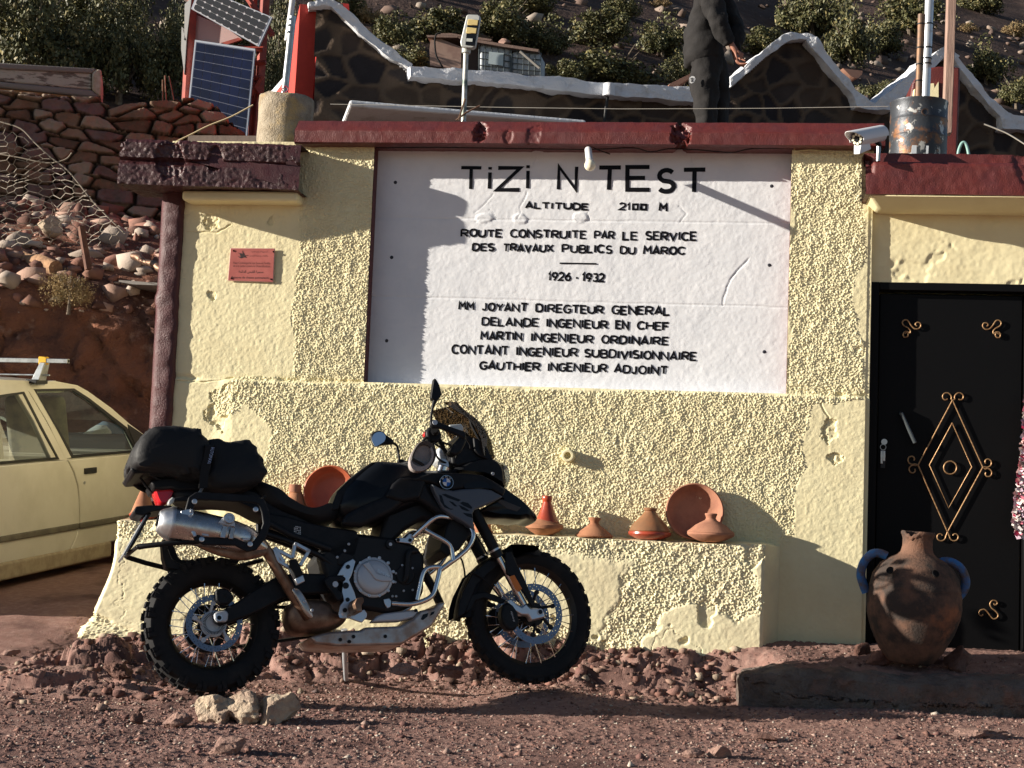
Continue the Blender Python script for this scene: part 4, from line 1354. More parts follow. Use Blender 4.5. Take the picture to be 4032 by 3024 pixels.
# shroud and nose
shr = slab('radiator_shroud', 'V', [(-5, 362), (95, 412), (200, 430), (300, 416), (450, 410), (560, 426), (674, 488), (600, 528), (500, 570), (410, 608), (386, 640), (398, 760), (415, 815), (320, 740), (180, 660), (100, 592), (50, 490)], .165, .215, m_grey, bevel=(.014, 4))
slab('radiator_shroud', 'V', [(-5, 362), (95, 412), (200, 430), (300, 416), (450, 410), (560, 426), (674, 488), (600, 528), (500, 570), (410, 608), (386, 640), (398, 760), (415, 815), (320, 740), (180, 660), (100, 592), (50, 490)], -.215, -.165, m_grey, bevel=(.014, 4), ref=.19)
for q in ([(95, 468), (130, 462), (275, 520), (250, 535), (150, 500)], [(265, 548), (290, 536), (340, 548), (380, 590), (370, 605), (300, 575)], [(160, 530), (200, 540), (240, 580), (215, 580)], [(250, 565), (310, 590), (360, 625), (330, 625), (280, 605)],
          [(290, 640), (375, 650), (385, 690), (330, 672)], [(70, 470), (95, 480), (120, 560), (170, 600), (210, 605), (180, 612), (120, 590), (80, 530)]):
    slab('shroud_lettering', 'V', q, .2148, .2162, m_bkg, shr, bevel=None)
slab('shroud_top', 'V', [(-200, 330), (0, 262), (330, 268), (480, 285), (600, 350), (700, 420), (672, 486), (560, 424), (450, 408), (300, 414), (200, 428), (95, 410), (-5, 360)], .12, .20, m_bk, bevel=(.012, 3))
slab('shroud_vent', 'V', [(300, 380), (340, 362), (450, 340), (520, 360), (570, 415), (450, 408), (310, 412)], .199, .2035, m_bkg, bevel=None)
pillow('beak', 'V', [(470, 285), (600, 345), (700, 412), (780, 470), (850, 520), (920, 585), (965, 635), (1000, 690), (985, 718), (920, 692), (840, 705), (700, 692), (580, 690), (440, 656), (412, 625), (600, 530), (640, 500), (500, 400)], -.10, .13, m_bkg, rnd=.25, ref=.10)
slab('beak_trim', 'V', [(700, 418), (830, 510), (960, 632), (1000, 690), (940, 680), (860, 610), (780, 560), (680, 500)], .085, .125, m_bk, bevel=(.01, 3))
slab('beak_vent', 'V', [(610, 530), (650, 512), (840, 590), (800, 630), (700, 600)], .12, .132, mat('vent_grey', (.05, .045, .042), .6), bevel=(.004, 2))
pillow('fairing', 'V', [(170, 250), (260, 180), (330, 150), (420, 125), (560, 120), (640, 160), (690, 230), (708, 320), (700, 405), (600, 350), (480, 290), (330, 275)], -.14, .15, m_bk, rnd=.3, ref=.12)
pillow('headlight', 'V', [(640, 165), (680, 190), (706, 240), (715, 320), (704, 405), (660, 390), (640, 280)], -.12, .10, glass_mat('headlight_lens', (.75, .78, .8), .1), rnd=.3, ref=.06)
bolts('V', [(570, 276)], .009, .165, m_cast, bike)
slab('cockpit_side', 'B', [(790, 700), (840, 620), (900, 560), (970, 560), (1000, 600), (1060, 720), (1130, 770), (1150, 830), (1000, 800), (900, 800), (840, 820), (800, 790)], -.12, .13, m_bk, bevel=(.014, 3))
slab('cockpit_panel', 'B', [(975, 570), (1010, 580), (1090, 650), (1140, 760), (1100, 760), (1020, 720), (985, 680)], .13, .15, m_grey, bevel=(.006, 2)).data.materials[0] = m_bk
# windscreen: a sheet bowed across the bike
def windscreen():
    prof = [(852, 282), (890, 330), (930, 375), (990, 418), (1040, 475), (1085, 540), (1118, 610), (1135, 690), (1150, 745)]
    C = BL('B', prof, .02)
    hw = [.085, .115, .14, .155, .165, .17, .17, .165, .16]
    nn = 13
    g = G()
    for off in (0, .004):
        for i, p in enumerate(C):
            for j in range(nn):
                t = -1 + 2 * j / (nn - 1)
                g.v.append(Vector((p.x - .11 * t * t - off, t * hw[i], p.z - .02 * t * t)))
    per = len(C) * nn
    for i in range(len(C) - 1):
        for j in range(nn - 1):
            a = i * nn + j
            g.f.append((a, a + 1, a + nn + 1, a + nn)); g.f.append((per + a + nn, per + a + nn + 1, per + a + 1, per + a))
    return g.build('windscreen', glass_mat('smoked_screen', (.26, .22, .19), .05, fres=False), bike, True, 60, fix=False)


windscreen()
btube('screen_stay', 'B', [(940, 400, .1), (960, 470, .1), (1030, 600, .1), (1080, 700, .1)], .008, m_bk)
btube('screen_stay', 'B', [(985, 430, .05), (1050, 520, .05), (1110, 640, .05), (1130, 730, .05)], .006, m_bk)
slab('instrument_display', 'B', [(830, 560), (900, 520), (955, 560), (960, 610), (880, 640)], -.09, .06, m_bkg, bevel=(.006, 2))

# ---- bars, controls, mirrors
G().tube(crom([B('B', (640, 520), .40), B('B', (655, 535), .30), B('B', (690, 590), .2), B('B', (740, 690), .09), B('B', (745, 720), 0), B('B', (735, 710), -.09)] +
              [Vector((B('B', (690, 590), .2).x - .03, .22, B('B', (690, 590), .2).z - .02)), Vector((B('B', (640, 520), .40).x - .09, .40, B('B', (640, 520), .40).z - .03))], 4), .012, 10).build('handlebar', m_frame, bike, True, 60)
a, b = B('B', (652, 500), .41), B('B', (662, 540), .27)
G().tube([a, b], .0185, 14).build('grip', m_rub, bike, True, 50)
slab('switch_cluster', 'B', [(585, 520), (610, 480), (660, 470), (700, 500), (720, 560), (690, 610), (620, 610), (590, 570)], .24, .31, m_bk, bevel=(.012, 3))
slab('starter_button', 'B', [(566, 535), (578, 522), (586, 540), (582, 562), (572, 560)], .26, .29, mat('red_switch', (.5, .02, .02), .4), bevel=(.003, 2))
hg = slab('handguard_arm', 'B', [(618, 440), (640, 422), (668, 424), (700, 446), (800, 485), (900, 520), (918, 545), (905, 585), (880, 565), (760, 515), (690, 490), (645, 492), (622, 475)], .415, .44, m_bk, bevel=(.006, 3))
G().lathe([(.001, 0), (.0095, 0), (.0095, .006), (.0125, .006), (.0125, .012), (.0, .012)], B('B', (652, 452), .44), Vector((0, -1, 0)), 24).build('bar_end', m_cast, hg, True, 40)
slab('handguard', 'B', [(890, 520), (918, 540), (920, 600), (880, 690), (830, 720), (780, 700), (800, 640), (860, 570)], .26, .33, m_bk, bevel=(.012, 3))
slab('brake_reservoir', 'B', [(775, 466), (878, 459), (893, 485), (893, 520), (840, 515), (780, 492)], .22, .27, mat('clouded_plastic', (.5, .52, .5), .4), bevel=(.006, 3))
for pts in ([(600, 600, .26), (680, 640, .2), (740, 690, .1), (800, 790, .08)], [(700, 610, .26), (790, 640, .2), (840, 700, .15), (800, 800, .1)], [(640, 610, .25), (660, 700, .2), (700, 760, .12), (790, 800, .08)],
            [(900, 560, .2), (950, 640, .15), (930, 720, .1), (900, 800, .08)]):
    btube('cable', 'B', pts, .0055, m_rub, k=5)
# triple clamp / ignition
bcyl('fork_cap', 'B', (725, 795), .03, .06, .10, m_alu)
G().lathe([(.034, 0), (.034, .03), (.03, .034), (.02, .036), (.001, .036)], B('B', (715, 815), .10) + Vector((0, 0, -.03)), Vector((.35, -.2, 1)), 26).build('fork_top', m_chr, bike, True, 40)
G().lathe([(.03, 0), (.03, .03), (.02, .036), (.001, .036)], Vector((B('B', (715, 815), .10).x, .10, B('B', (715, 815), .10).z - .03)), Vector((.35, 0, 1)), 26).build('fork_top', m_chr, bike, True, 40)
slab('bar_clamp', 'B', [(700, 640), (760, 660), (780, 730), (740, 800), (690, 760), (680, 690)], -.06, .06, m_cast, bevel=(.01, 2))
# right mirror (seen from its back) and left mirror (glass)
mr = slab('mirror', 'U', [(1070, 36), (1110, 72), (1150, 150), (1178, 262), (1170, 312), (1130, 372), (1082, 376), (1045, 360), (1020, 340), (1035, 232), (1055, 102)], .335, .365, m_bk, bevel=(.012, 3), sm=2)
btube('mirror_stalk', 'U', [(1090, 355, .35), (1060, 430, .35), (1040, 500, .35), (1022, 590, .34), (1016, 690, .33), (1020, 800, .32)], [.013, .010, .0065, .0065, .0065, .0065], m_bk, mr)
mw = -.36
ml = pillow('mirror', 'U', [(70, 945), (108, 885), (190, 856), (262, 872), (315, 925), (400, 985), (440, 1032), (420, 1068), (350, 1072), (250, 1082), (150, 1106), (98, 1060)], mw - .012, mw + .018, m_bk, rnd=.3, k=7)
slab('mirror_glass', 'U', [(92, 985), (128, 905), (198, 872), (268, 882), (310, 942), (292, 1012), (240, 1052), (150, 1098), (106, 1035)], mw + .016, mw + .0195, mat('mirror_silvering', (.9, .92, .95), .03, metal=1.0), ml, bevel=None, sm=3)
btube('mirror_stalk', 'U', [(430, 1048, mw), (480, 1078, mw), (503, 1150, mw), (515, 1240, mw), (530, 1335, mw + .02)], .0065, m_bk, ml, k=4)
slab('mirror_base', 'U', [(505, 1300), (560, 1290), (640, 1330), (650, 1350), (510, 1345)], mw, mw + .03, m_bk, bevel=(.004, 2))

# ---- fork, fender
for w in (.098, -.098):
    a, b = B('D', (1010, -20), .098), B('D', (1180, 300), .098)
    c_, d = B('D', (1130, 275), .098), B('D', (1398, 700), .098)
    a, b, c_, d = [Vector((p.x, -w, p.z)) for p in (a, b, c_, d)]
    up = G().tube([a + (a - b) * .9, a, b], .029, 20).build('fork_outer_tube', m_bk, bike, True, 50)
    dirv = (b - a).normalized()
    G().tube([a.lerp(b, .80), a.lerp(b, .845)], .0305, 20).build('fork_collar', m_alu, up, True, 50)
    G().tube([a.lerp(b, .845), a.lerp(b, 1.02)], [.0335, .0315], 18).build('fork_seal', m_bkg, up, True, 50)
    lo_ = a.lerp(b, 1.0); hi_ = Vector((d.x, -w, d.z))
    G().tube([lo_, hi_], .0195, 18).build('fork_inner_tube', m_chr, bike, True, 50)
gd = slab('fork_guard', 'D', [(1238, 262), (1290, 250), (1330, 345), (1400, 480), (1490, 700), (1455, 712), (1392, 595), (1300, 470), (1250, 440)], .115, .135, m_bk, bevel=(.006, 2))
slab('reflector', 'D', [(1272, 462), (1314, 448), (1378, 562), (1348, 590), (1322, 568)], .135, .140, mat('amber_reflector', (.62, .17, .02), .3), gd, bevel=(.002, 2))
for w in (.098, -.098):
    ac = slab('axle_carrier', 'D', [(1335, 690), (1375, 712), (1410, 680), (1450, 722), (1500, 722), (1558, 742), (1572, 800), (1530, 812), (1455, 830), (1425, 782), (1372, 782), (1300, 740), (1250, 660), (1285, 640)], w - .024, w + .024, m_alu, bevel=(.008, 2), ref=.12)
    c = B('D', (1525, 755), .12)
    for r, wd, m_ in ((.017, .027, m_cast), (.0115, .0275, m_bkg)):
        G().cyl(Vector((c.x, -(w - wd), c.z)), Vector((c.x, -(w + wd), c.z)), r, 18).build('axle', m_, ac, True, 40)
    slab('front_caliper', 'D', [(1222, 700), (1262, 670), (1305, 700), (1345, 760), (1358, 850), (1322, 905), (1262, 905), (1222, 850), (1208, 770)], w - .035, w + .032, m_bk, bevel=(.012, 3), ref=.13)
c0, c1 = B('D', (1306, 752), .131), B('D', (1330, 836), .131)
text_geo('brembo', c1 + Vector((-.008, 0, .001)), (c0 - c1), Vector((-.011, 0, .003)), Vector((0, -1, 0)), .0006).build('lettering', mat('white_print', (.6, .6, .6), .6), bike, True, None, fix=False)


def fender():
    out = [(832, 812), (842, 720), (868, 610), (905, 515), (960, 425), (1040, 345), (1120, 295), (1200, 252), (1290, 205), (1390, 198), (1512, 216)]
    P = crom(BL('D', out, .03), 3)
    c = AX_F + Vector((0, 0, .02))
    g = G(); nn = 11
    for off in (0, .005):
        for p in P:
            d = Vector((p.x - c.x, 0, p.z - c.z)); r = d.length - off; d.normalize()
            for j in range(nn):
                t = -1 + 2 * j / (nn - 1)
                g.v.append(Vector((c.x + d.x * (r - .055 * abs(t) ** 2.6), t * .078, c.z + d.z * (r - .055 * abs(t) ** 2.6))))
    per = len(P) * nn
    for i in range(len(P) - 1):
        for j in range(nn - 1):
            a = i * nn + j
            g.f.append((a, a + 1, a + nn + 1, a + nn)); g.f.append((per + a + nn, per + a + nn + 1, per + a + 1, per + a))
    f = g.build('front_fender', m_bk, bike, True, 60, fix=False)
    for w0, w1 in ((.066, .079), (-.079, -.066)):
        slab('fender_stay', 'D', [(905, 770), (925, 690), (960, 615), (1060, 590), (1150, 615), (1245, 662), (1205, 690), (1060, 640), (990, 660), (960, 720)], w0, w1, m_bk, f, bevel=(.004, 2), ref=.07)
        slab('fender_side', 'D', [(840, 800), (850, 700), (880, 600), (960, 440), (1090, 330), (1200, 290), (1310, 300), (1400, 262), (1500, 240), (1505, 218), (1390, 205), (1290, 205), (1330, 360), (1270, 440), (1200, 350), (1090, 440), (1000, 530), (960, 620), (925, 700), (900, 770)],
             w0, w1, m_bk, f, bevel=(.004, 2), ref=.07)


fender()
for pts in ([(845, 270, .1), (880, 330, .1), (900, 410, .1), (910, 470, .1), (960, 430, .09), (1080, 500, .09), (1200, 640, .1)], [(985, 100, .12), (1040, 190, .12), (1090, 280, .12)], [(960, 215, -.05), (1020, 270, 0), (1090, 300, .05)]):
    btube('cable', 'D', pts, .0045, m_rub, k=4)

# ---- crash bars (right side traced, left side mirrored)
def crash(sgn):
    g = G()
    runs = [[(792, 1242, .17), (755, 1232, .19), (690, 1226, .2), (640, 1248, .2), (560, 1318, .18), (480, 1392, .15)], [(575, 1335, .18), (650, 1378, .19), (735, 1425, .2), (782, 1470, .2), (800, 1530, .2), (808, 1590, .2)],
            [(922, 1290, .17), (955, 1325, .19), (972, 1365, .2), (965, 1420, .2), (925, 1490, .2), (860, 1550, .2), (808, 1590, .2), (760, 1625, .19), (702, 1668, .18)]]
    run2 = [[(700, 380, .18), (694, 420, .18), (662, 550, .18), (645, 600, .18), (610, 640, .18), (540, 672, .17), (450, 690, .16), (300, 684, .14)], [(702, 386, .18), (660, 382, .18), (605, 390, .18), (570, 415, .18), (550, 460, .18), (528, 560, .175), (508, 655, .17)]]
    for z, rs in (('B', runs), ('D', run2)):
        for r in rs:
            P = [B(z, p, p[2]) for p in r]
            g.tube(crom([Vector((p.x, p.y * sgn, p.z)) for p in P], 4), .0125, 12)
    return g.build('crash_bar', m_chr, bike, True, 60)


crash(1); crash(-1)
mp = slab('crash_bar_mount', 'B', [(332, 1412), (350, 1400), (410, 1402), (445, 1365), (475, 1372), (490, 1402), (466, 1442), (450, 1450), (342, 1436)], .135, .148, m_alu, bevel=(.003, 2))
bolts('B', [(352, 1420), (450, 1422)], .009, .148, m_bkg, mp)
bcyl('engine_mount', 'B', (290, 1455), .022, .12, .15, m_frame); bcyl('engine_mount_bolt', 'B', (290, 1455), .009, .15, .156, m_cast, n=6)
slab('crash_bar_mount', 'D', [(232, 650), (280, 640), (300, 670), (290, 715), (262, 725), (240, 690)], .13, .145, m_alu, bevel=(.003, 2))

# ---- pannier rack
def rack(sgn):
    loop = [(640, 1085), (680, 1058), (760, 1062), (1150, 1085), (1215, 1110), (1245, 1190), (1258, 1290), (1225, 1385), (1150, 1480), (1100, 1490), (1000, 1438), (740, 1432), (690, 1412), (662, 1360), (640, 1300), (600, 1245), (618, 1170)]
    P = [Vector((p.x, p.y * sgn, p.z)) for p in BL('A', loop, .29)]
    g = G(); n = len(P); c = sum(P, Vector()) / n
    vo = []; vi = []
    for i in range(n):
        a, b = P[i - 1], P[(i + 1) % n]; t = (b - a).normalized(); nn = Vector((-t.z, 0, t.x)) * .0185
        vo.append(P[i] + nn); vi.append(P[i] - nn)
    d = Vector((0, -.012 * sgn, 0))
    vs = vo + vi + [p + d for p in vo] + [p + d for p in vi]
    fs = []
    for i in range(n):
        j = (i + 1) % n
        fs += [(i, j, n + j, n + i), (2 * n + i, 3 * n + i, 3 * n + j, 2 * n + j), (i, 2 * n + i, 2 * n + j, j), (n + i, n + j, 3 * n + j, 3 * n + i)]
    return g.add(vs, fs).build('pannier_rack', m_bk, bike, True, 40, (.005, 2))


rk = rack(1); rack(-1)
bolts('A', [(663, 1103), (1168, 1168), (1122, 1455), (722, 1415)], .0125, .303, m_alu, rk, h=.005)
slab('rack_slot', 'A', [(722, 1360), (780, 1372), (785, 1392), (728, 1382)], .300, .3055, m_cast, rk, bevel=(.002, 1)); slab('rack_slot', 'A', [(1062, 1402), (1122, 1400), (1125, 1420), (1064, 1424)], .300, .3055, m_cast, rk, bevel=(.002, 1))
slab('rack_clamp', 'A', [(632, 1340), (662, 1325), (685, 1385), (655, 1398)], .300, .309, m_alu, rk, bevel=(.003, 1))
pl = slab('silencer_bracket', 'A', [(551, 1178), (600, 1165), (650, 1162), (657, 1200), (640, 1240), (608, 1228), (552, 1242)], .300, .306, m_alu, bevel=(.003, 2))
bolts('A', [(638, 1182), (628, 1222)], .008, .306, m_cast, pl)
slab('rack_lug', 'A', [(858, 1275), (900, 1232), (990, 1230), (1002, 1310), (930, 1300)], .292, .300, m_cast, rk, bevel=(.003, 2))
G().lathe([(.001, 0), (.026, 0), (.026, .012), (.022, .018), (.016, .018), (.014, .012), (.008, .012), (.007, .018), (.0, .018)], B('A', (947, 1245), .300), Vector((0, -1, 0)), 30).build('rack_lock', m_alu, rk, True, 35)
slab('silencer_strap', 'A', [(900, 1300), (940, 1308), (918, 1405), (872, 1398)], .306, .312, m_exh, muf, bevel=(.002, 1)); slab('silencer_strap', 'A', [(965, 1315), (1000, 1320), (985, 1412), (945, 1408)], .306, .312, m_exh, muf, bevel=(.002, 1))
btube('rack_strut', 'A', [(700, 1430, .27), (450, 1448, .25), (250, 1470, .22), (195, 1476, .20)], .0125, m_bk)
slab('rack_strut_end', 'A', [(180, 1465), (215, 1445), (260, 1455), (262, 1485), (215, 1495), (185, 1490)], .19, .215, m_bk, bevel=(.006, 2))
btube('rack_strut', 'A', [(100, 1560, -.2), (260, 1610, -.23), (440, 1655, -.25), (600, 1700, -.25)], .012, m_bk)
btube('rack_strut', 'A', [(95, 1555, -.2), (190, 1476, .2)], .010, m_bk)
btube('rack_strut', 'A', [(700, 1040, .2), (730, 985, .14), (745, 960, .1)], .007, m_cast); btube('rack_strut', 'A', [(1180, 1110, .26), (1245, 1060, .15)], .007, m_frame)
slab('hugger_bracket', 'A', [(395, 1420), (440, 1415), (445, 1500), (480, 1580), (560, 1620), (640, 1640), (560, 1680), (430, 1650), (405, 1560)], -.03, .05, m_bk, bevel=(.006, 2))
btube('rack_strut', 'C', [(1050, 370, -.2), (1230, 325, -.2)], .011, m_bk)
# luggage carrier
btube('carrier_rail', 'A', [(720, 850, .17), (600, 815, .17), (450, 800, .17), (300, 785, .165), (190, 790, .14), (130, 820, .08), (122, 870, 0), (150, 930, -.08), (220, 990, -.13), (330, 1030, -.16), (500, 1050, -.17)], .0135, m_bk, k=4)
slab('carrier_plate', 'A', [(130, 830), (180, 800), (420, 785), (560, 790), (720, 840), (740, 880), (500, 885), (300, 860), (160, 870)], -.14, .16, m_bk, bevel=(.008, 2))
kb = G().lathe([(.001, 0), (.022, 0), (.022, .006), (.019, .011), (.001, .013)], B('A', (408, 808), .172), Vector((0, -1, 0)), 28).build('carrier_button', mat('pale_grey_cap', (.42, .44, .45), .35), bike, True, 40)
c0, c1, c2 = B('A', (380, 800), .186), B('A', (440, 802), .186), B('A', (380, 818), .186)
text_geo('GIVI', c2, c1 - c0, c0 - c2, Vector((0, -1, 0)), 0).build('lettering', m_cast, kb, True, None, fix=False)
for p, r in (((245, 765), .006), ((515, 775), .006)):
    a = B('A', (p[0], p[1] + 30), .165); G().cyl(a, a + Vector((0, 0, .024)), r, 10).build('carrier_peg', m_bk, bike, True, 40)
btube('carrier_stay', 'A', [(250, 840, .13), (300, 870, .12), (350, 910, .1), (420, 930, .08)], .008, m_bk); btube('carrier_stay', 'A', [(200, 880, .05), (260, 970, .03), (320, 1030, .02)], .006, m_bk)
slab('tail_block', 'A', [(300, 930), (420, 900), (700, 900), (760, 960), (700, 1010), (520, 1010), (480, 990), (330, 1000)], -.1, .1, m_bk, bevel=(.01, 2))
# rear light, indicator, plate holder
pillow('rear_light', 'A', [(326, 1002), (400, 984), (498, 990), (486, 1050), (460, 1095), (425, 1132), (372, 1130), (340, 1070)], -.06, .06, mat('red_light_lens', (.55, .012, .02), .15, spec=.6, coat=.5), rnd=.22, ref=.03)
slab('indicator', 'A', [(442, 1112), (455, 1085), (485, 1060), (503, 1080), (492, 1108), (458, 1132)], .10, .14, mat('clear_indicator_lens', (.45, .47, .46), .2), bevel=(.006, 2))
slab('indicator_stem', 'A', [(490, 1070), (600, 1050), (640, 1060), (640, 1100), (500, 1100)], .06, .12, m_bk, bevel=(.006, 2))
slab('plate_holder', 'A', [(157, 1182), (182, 1140), (300, 1130), (480, 1135), (480, 1162), (310, 1185), (262, 1205), (240, 1222), (172, 1205)], -.05, .10, m_bk, bevel=(.006, 2))
slab('plate_holder', 'A', [(262, 1205), (310, 1195), (180, 1430), (150, 1480), (128, 1470)], -.06, .085, m_bk, bevel=(.004, 2))
slab('number_plate', 'A', [(262, 1212), (272, 1216), (90, 1548), (76, 1540)], -.10, .10, mat('plate_back', (.30, .31, .32), .45, metal=.5), bevel=None)
slab('plate_reflector', 'A', [(228, 1210), (262, 1200), (268, 1215), (232, 1262), (224, 1258)], -.02, .02, mat('red_light_lens', (.5, .01, .02), .15), bevel=(.002, 1))
# side stand on the far side
a = B('d', (225, 420), -.16)
ft = MB.inverted() @ at_z('W', (748, 1474), -.092)
G().tube([a, B('d', (232, 690), -.24), ft], [.016, .014, .012], 10).build('side_stand', m_cast, bike, True, 50)
G().tube([a + Vector((.01, 0, 0)), B('d', (246, 690), -.235)], .006, 8).build('stand_spring', m_chr, bike, True, 50)
G().box(ft, (.07, .05, .012)).build('stand_foot', m_cast, bike, True, 40, (.004, 2))


# ---- what rides on the bike
def roll_bag():
    root = thing('roll_bag', 'black waterproof roll bag strapped across the back of the motorcycle', 'bag', M=MB @ Matrix.Translation(B('A', (640, 900), 0)))
    inv = Matrix.Translation(-B('A', (640, 900), 0))
    m = mat('black_bag_fabric', (.008, .008, .009), .62, bump=.3, bscale=60, bdist=.006, spec=.35, obj=True)
    out = [[(160, 770), (172, 700), (225, 600), (290, 530), (340, 510), (480, 518), (620, 530), (690, 542), (745, 575), (790, 625), (785, 720), (765, 860), (740, 900), (600, 895), (480, 870), (300, 845), (190, 830)],
           [(765, 640), (820, 612), (900, 604), (1060, 610), (1130, 655), (1200, 730), (1240, 800), (1240, 860), (1210, 910), (1170, 955), (1060, 1000), (900, 1010), (780, 985), (745, 900), (750, 760)]]
    for i, o_ in enumerate(out):
        P = crom(BL('A', o_, .17), 6, True)
        c = sum(P, Vector()) / len(P); k = 35; rings = []
        for a in range(k):
            t = -1 + 2 * a / (k - 1)
            s = 1 - .30 * (1 - max(0, 1 - abs(t) ** 5) ** (1 / 5))
            R = []
            for p in P:
                q = Vector((c.x + (p.x - c.x) * s, -t * (.23 if i == 0 else .21) - .02, c.z + (p.z - c.z) * s))
                f = float(fbm(np.array([q.x * 5 + i]), np.array([q.y * 7 + q.x * 5]), np.array([q.z * 8 - q.x * 3]), 3, 200)[0])
                rdg = 1 - abs(f) * 5.0
                q = q + (q - c).normalized() * (.020 * max(0, rdg) + .022 * f)
                R.append(inv @ q)
            rings.append(R)
        G().loft(rings).build('bag_body', m, root, True, 60)
    for (z, pts, wv, wd) in (('A', [(775, 596), (790, 640), (778, 720), (758, 800), (748, 850), (735, 990)], .262, .020),):
        P = [B(z, p, wv if i else .12) for i, p in enumerate(pts)]
        g = G()
        vs = [];
        for p in P: vs += [inv @ (p + Vector((-wd, 0, 0))), inv @ (p + Vector((wd, 0, 0)))]
        for p in P: vs += [inv @ (p + Vector((-wd, .006, 0))), inv @ (p + Vector((wd, .006, 0)))]
        n = len(P) * 2
        fs = []
        for i in range(len(P) - 1):
            a = 2 * i
            fs += [(a, a + 1, a + 3, a + 2), (n + a, n + a + 2, n + a + 3, n + a + 1), (a, a + 2, n + a + 2, n + a), (a + 1, n + a + 1, n + a + 3, a + 3)]
        st = g.add(vs, fs).build('strap', m_rub, root, True, 40)
        c0, c1 = B('A', (800, 655), .266), B('A', (768, 790), .266)
        d = (c1 - c0); pe = Vector((.017, 0, .003))
        text_geo('AUTOMAXI', inv @ c0 , d, pe, Vector((0, -1, 0)), .004).build('lettering', mat('pale_blue_print', (.38, .47, .68), .6), st, True, None, fix=False)
    G().tube(crom([inv @ B('A', p, .2) for p in ((1195, 740), (1243, 815), (1240, 862), (1195, 862))], 4), .0025, 6).build('piping', mat('lime_piping', (.3, .45, .12), .6), root, True, 60)


roll_bag()


def hung_cap():
    cpos = B('U', (890, 1250), .30)
    root = thing('cap', 'grey cloth cap hung by its strap from the right handlebar', 'cap', M=MB @ Matrix.Translation(cpos))
    inv = Matrix.Translation(-cpos)
    L_ = lambda z, p, w: inv @ B(z, p, w)
    # crown: shallow dome seen from inside, ringed by a thick band
    ring = [(905, 1035), (980, 1060), (1050, 1130), (1065, 1230), (1040, 1350), (970, 1440), (880, 1490), (790, 1495), (715, 1450), (685, 1360), (700, 1250), (750, 1140), (820, 1060)]
    P = crom([L_('U', p, .30) for p in ring], 4, True); c = sum(P, Vector()) / len(P)
    rings = []
    for a in range(9):
        t = a / 8
        rings.append([c + (p - c) * cos(t * pi / 2 * .98) * (1.0) + Vector((0, .11 * sin(t * pi / 2), 0)) for p in P])
    G().loft(rings).build('crown', m_cap, root, True, 60)
    band = [L_('U', p, .315) for p in ring]
    g = G(); k = len(P); vs = []
    for off, s in ((0.0, 1.02), (0.012, 1.05), (.03, 1.0), (.018, .80), (.004, .80)):
        vs.append([c + (p - c) * s + Vector((0, -off, 0)) for p in P])
    g.loft(vs, True, True).build('sweatband', mat('dark_band_cloth', (.10, .088, .082), .95, bump=.3, bscale=260), root, True, 50)
    low = [(690, 1340), (720, 1440), (800, 1480), (900, 1470), (980, 1420), (1040, 1330), (1062, 1200), (1030, 1110), (1012, 1130), (1030, 1220), (1005, 1320), (930, 1390), (840, 1405), (750, 1370), (715, 1310)]
    PP = crom([L_('U', p, .335) for p in low], 3, True)
    G().prism(PP, (0, .012, 0)).build('peak', m_cap, root, True, 40, (.004, 2))
    G().tube(crom([L_('U', p, .33) for p in ((720, 1290), (790, 1330), (850, 1360), (900, 1395))], 4), .008, 6).build('strap', mat('dark_strap', (.02, .018, .017), .8), root, True, 50)
    G().tube(crom([L_('U', p, .31) for p in ((880, 1050), (900, 1000), (950, 960), (990, 1010), (960, 1080))], 4), .006, 6).build('strap', mat('dark_strap', (.02, .018, .017), .8), root, True, 50)


hung_cap()


# ================================================================== CAR
CA = at_d('J', (100, 1150), 10.3)                              # a point on the sill of the right side
cxv = ray('S', (3368, 1540)).normalized()                     # length axis, pointing to the nose
cyv = Vector((0, 0, 1)).cross(cxv).normalized()               # to the car's left
czv = cxv.cross(cyv).normalized()
MC = Matrix(((cxv.x, cyv.x, czv.x, CA.x), (cxv.y, cyv.y, czv.y, CA.y), (cxv.z, cyv.z, czv.z, CA.z), (0, 0, 0, 1)))
MCI = MC.inverted()
car = thing('parked_car', 'beige saloon car with a steel roof rack parked behind the left end of the building', 'car', M=MC)
m_car = mat('beige_car_paint', (.68, .65, .55), .3, col2=(.60, .57, .47), scale=2.5, coat=.35, spec=.5)
m_trim = mat('black_rubber_trim', (.014, .014, .014), .6)
m_mold = mat('dusty_grey_moulding', (.11, .10, .075), .75, col2=(.17, .15, .11), scale=9)
m_sill = mat('dusty_beige_sill', (.40, .33, .22), .8, col2=(.30, .24, .16), scale=14)


def Cc(p, y=0.0, z='J'):
    """photo point on the car plane at offset y -> car coordinates"""
    q = at_plane(z, p, CA + cyv * y, cyv)
    return MCI @ q


def cprism(name, pts, y0, y1, m, parent=None, bevel=(.006, 2), ref=None, z='J'):
    P = [Cc(p, y0 if ref is None else ref, z) for p in pts]
    P = [Vector((p.x, y0, p.z)) for p in P]
    return G().prism(P, (0, y1 - y0, 0)).build(name, m, parent or car, True, 35, bevel)


WID = 1.62
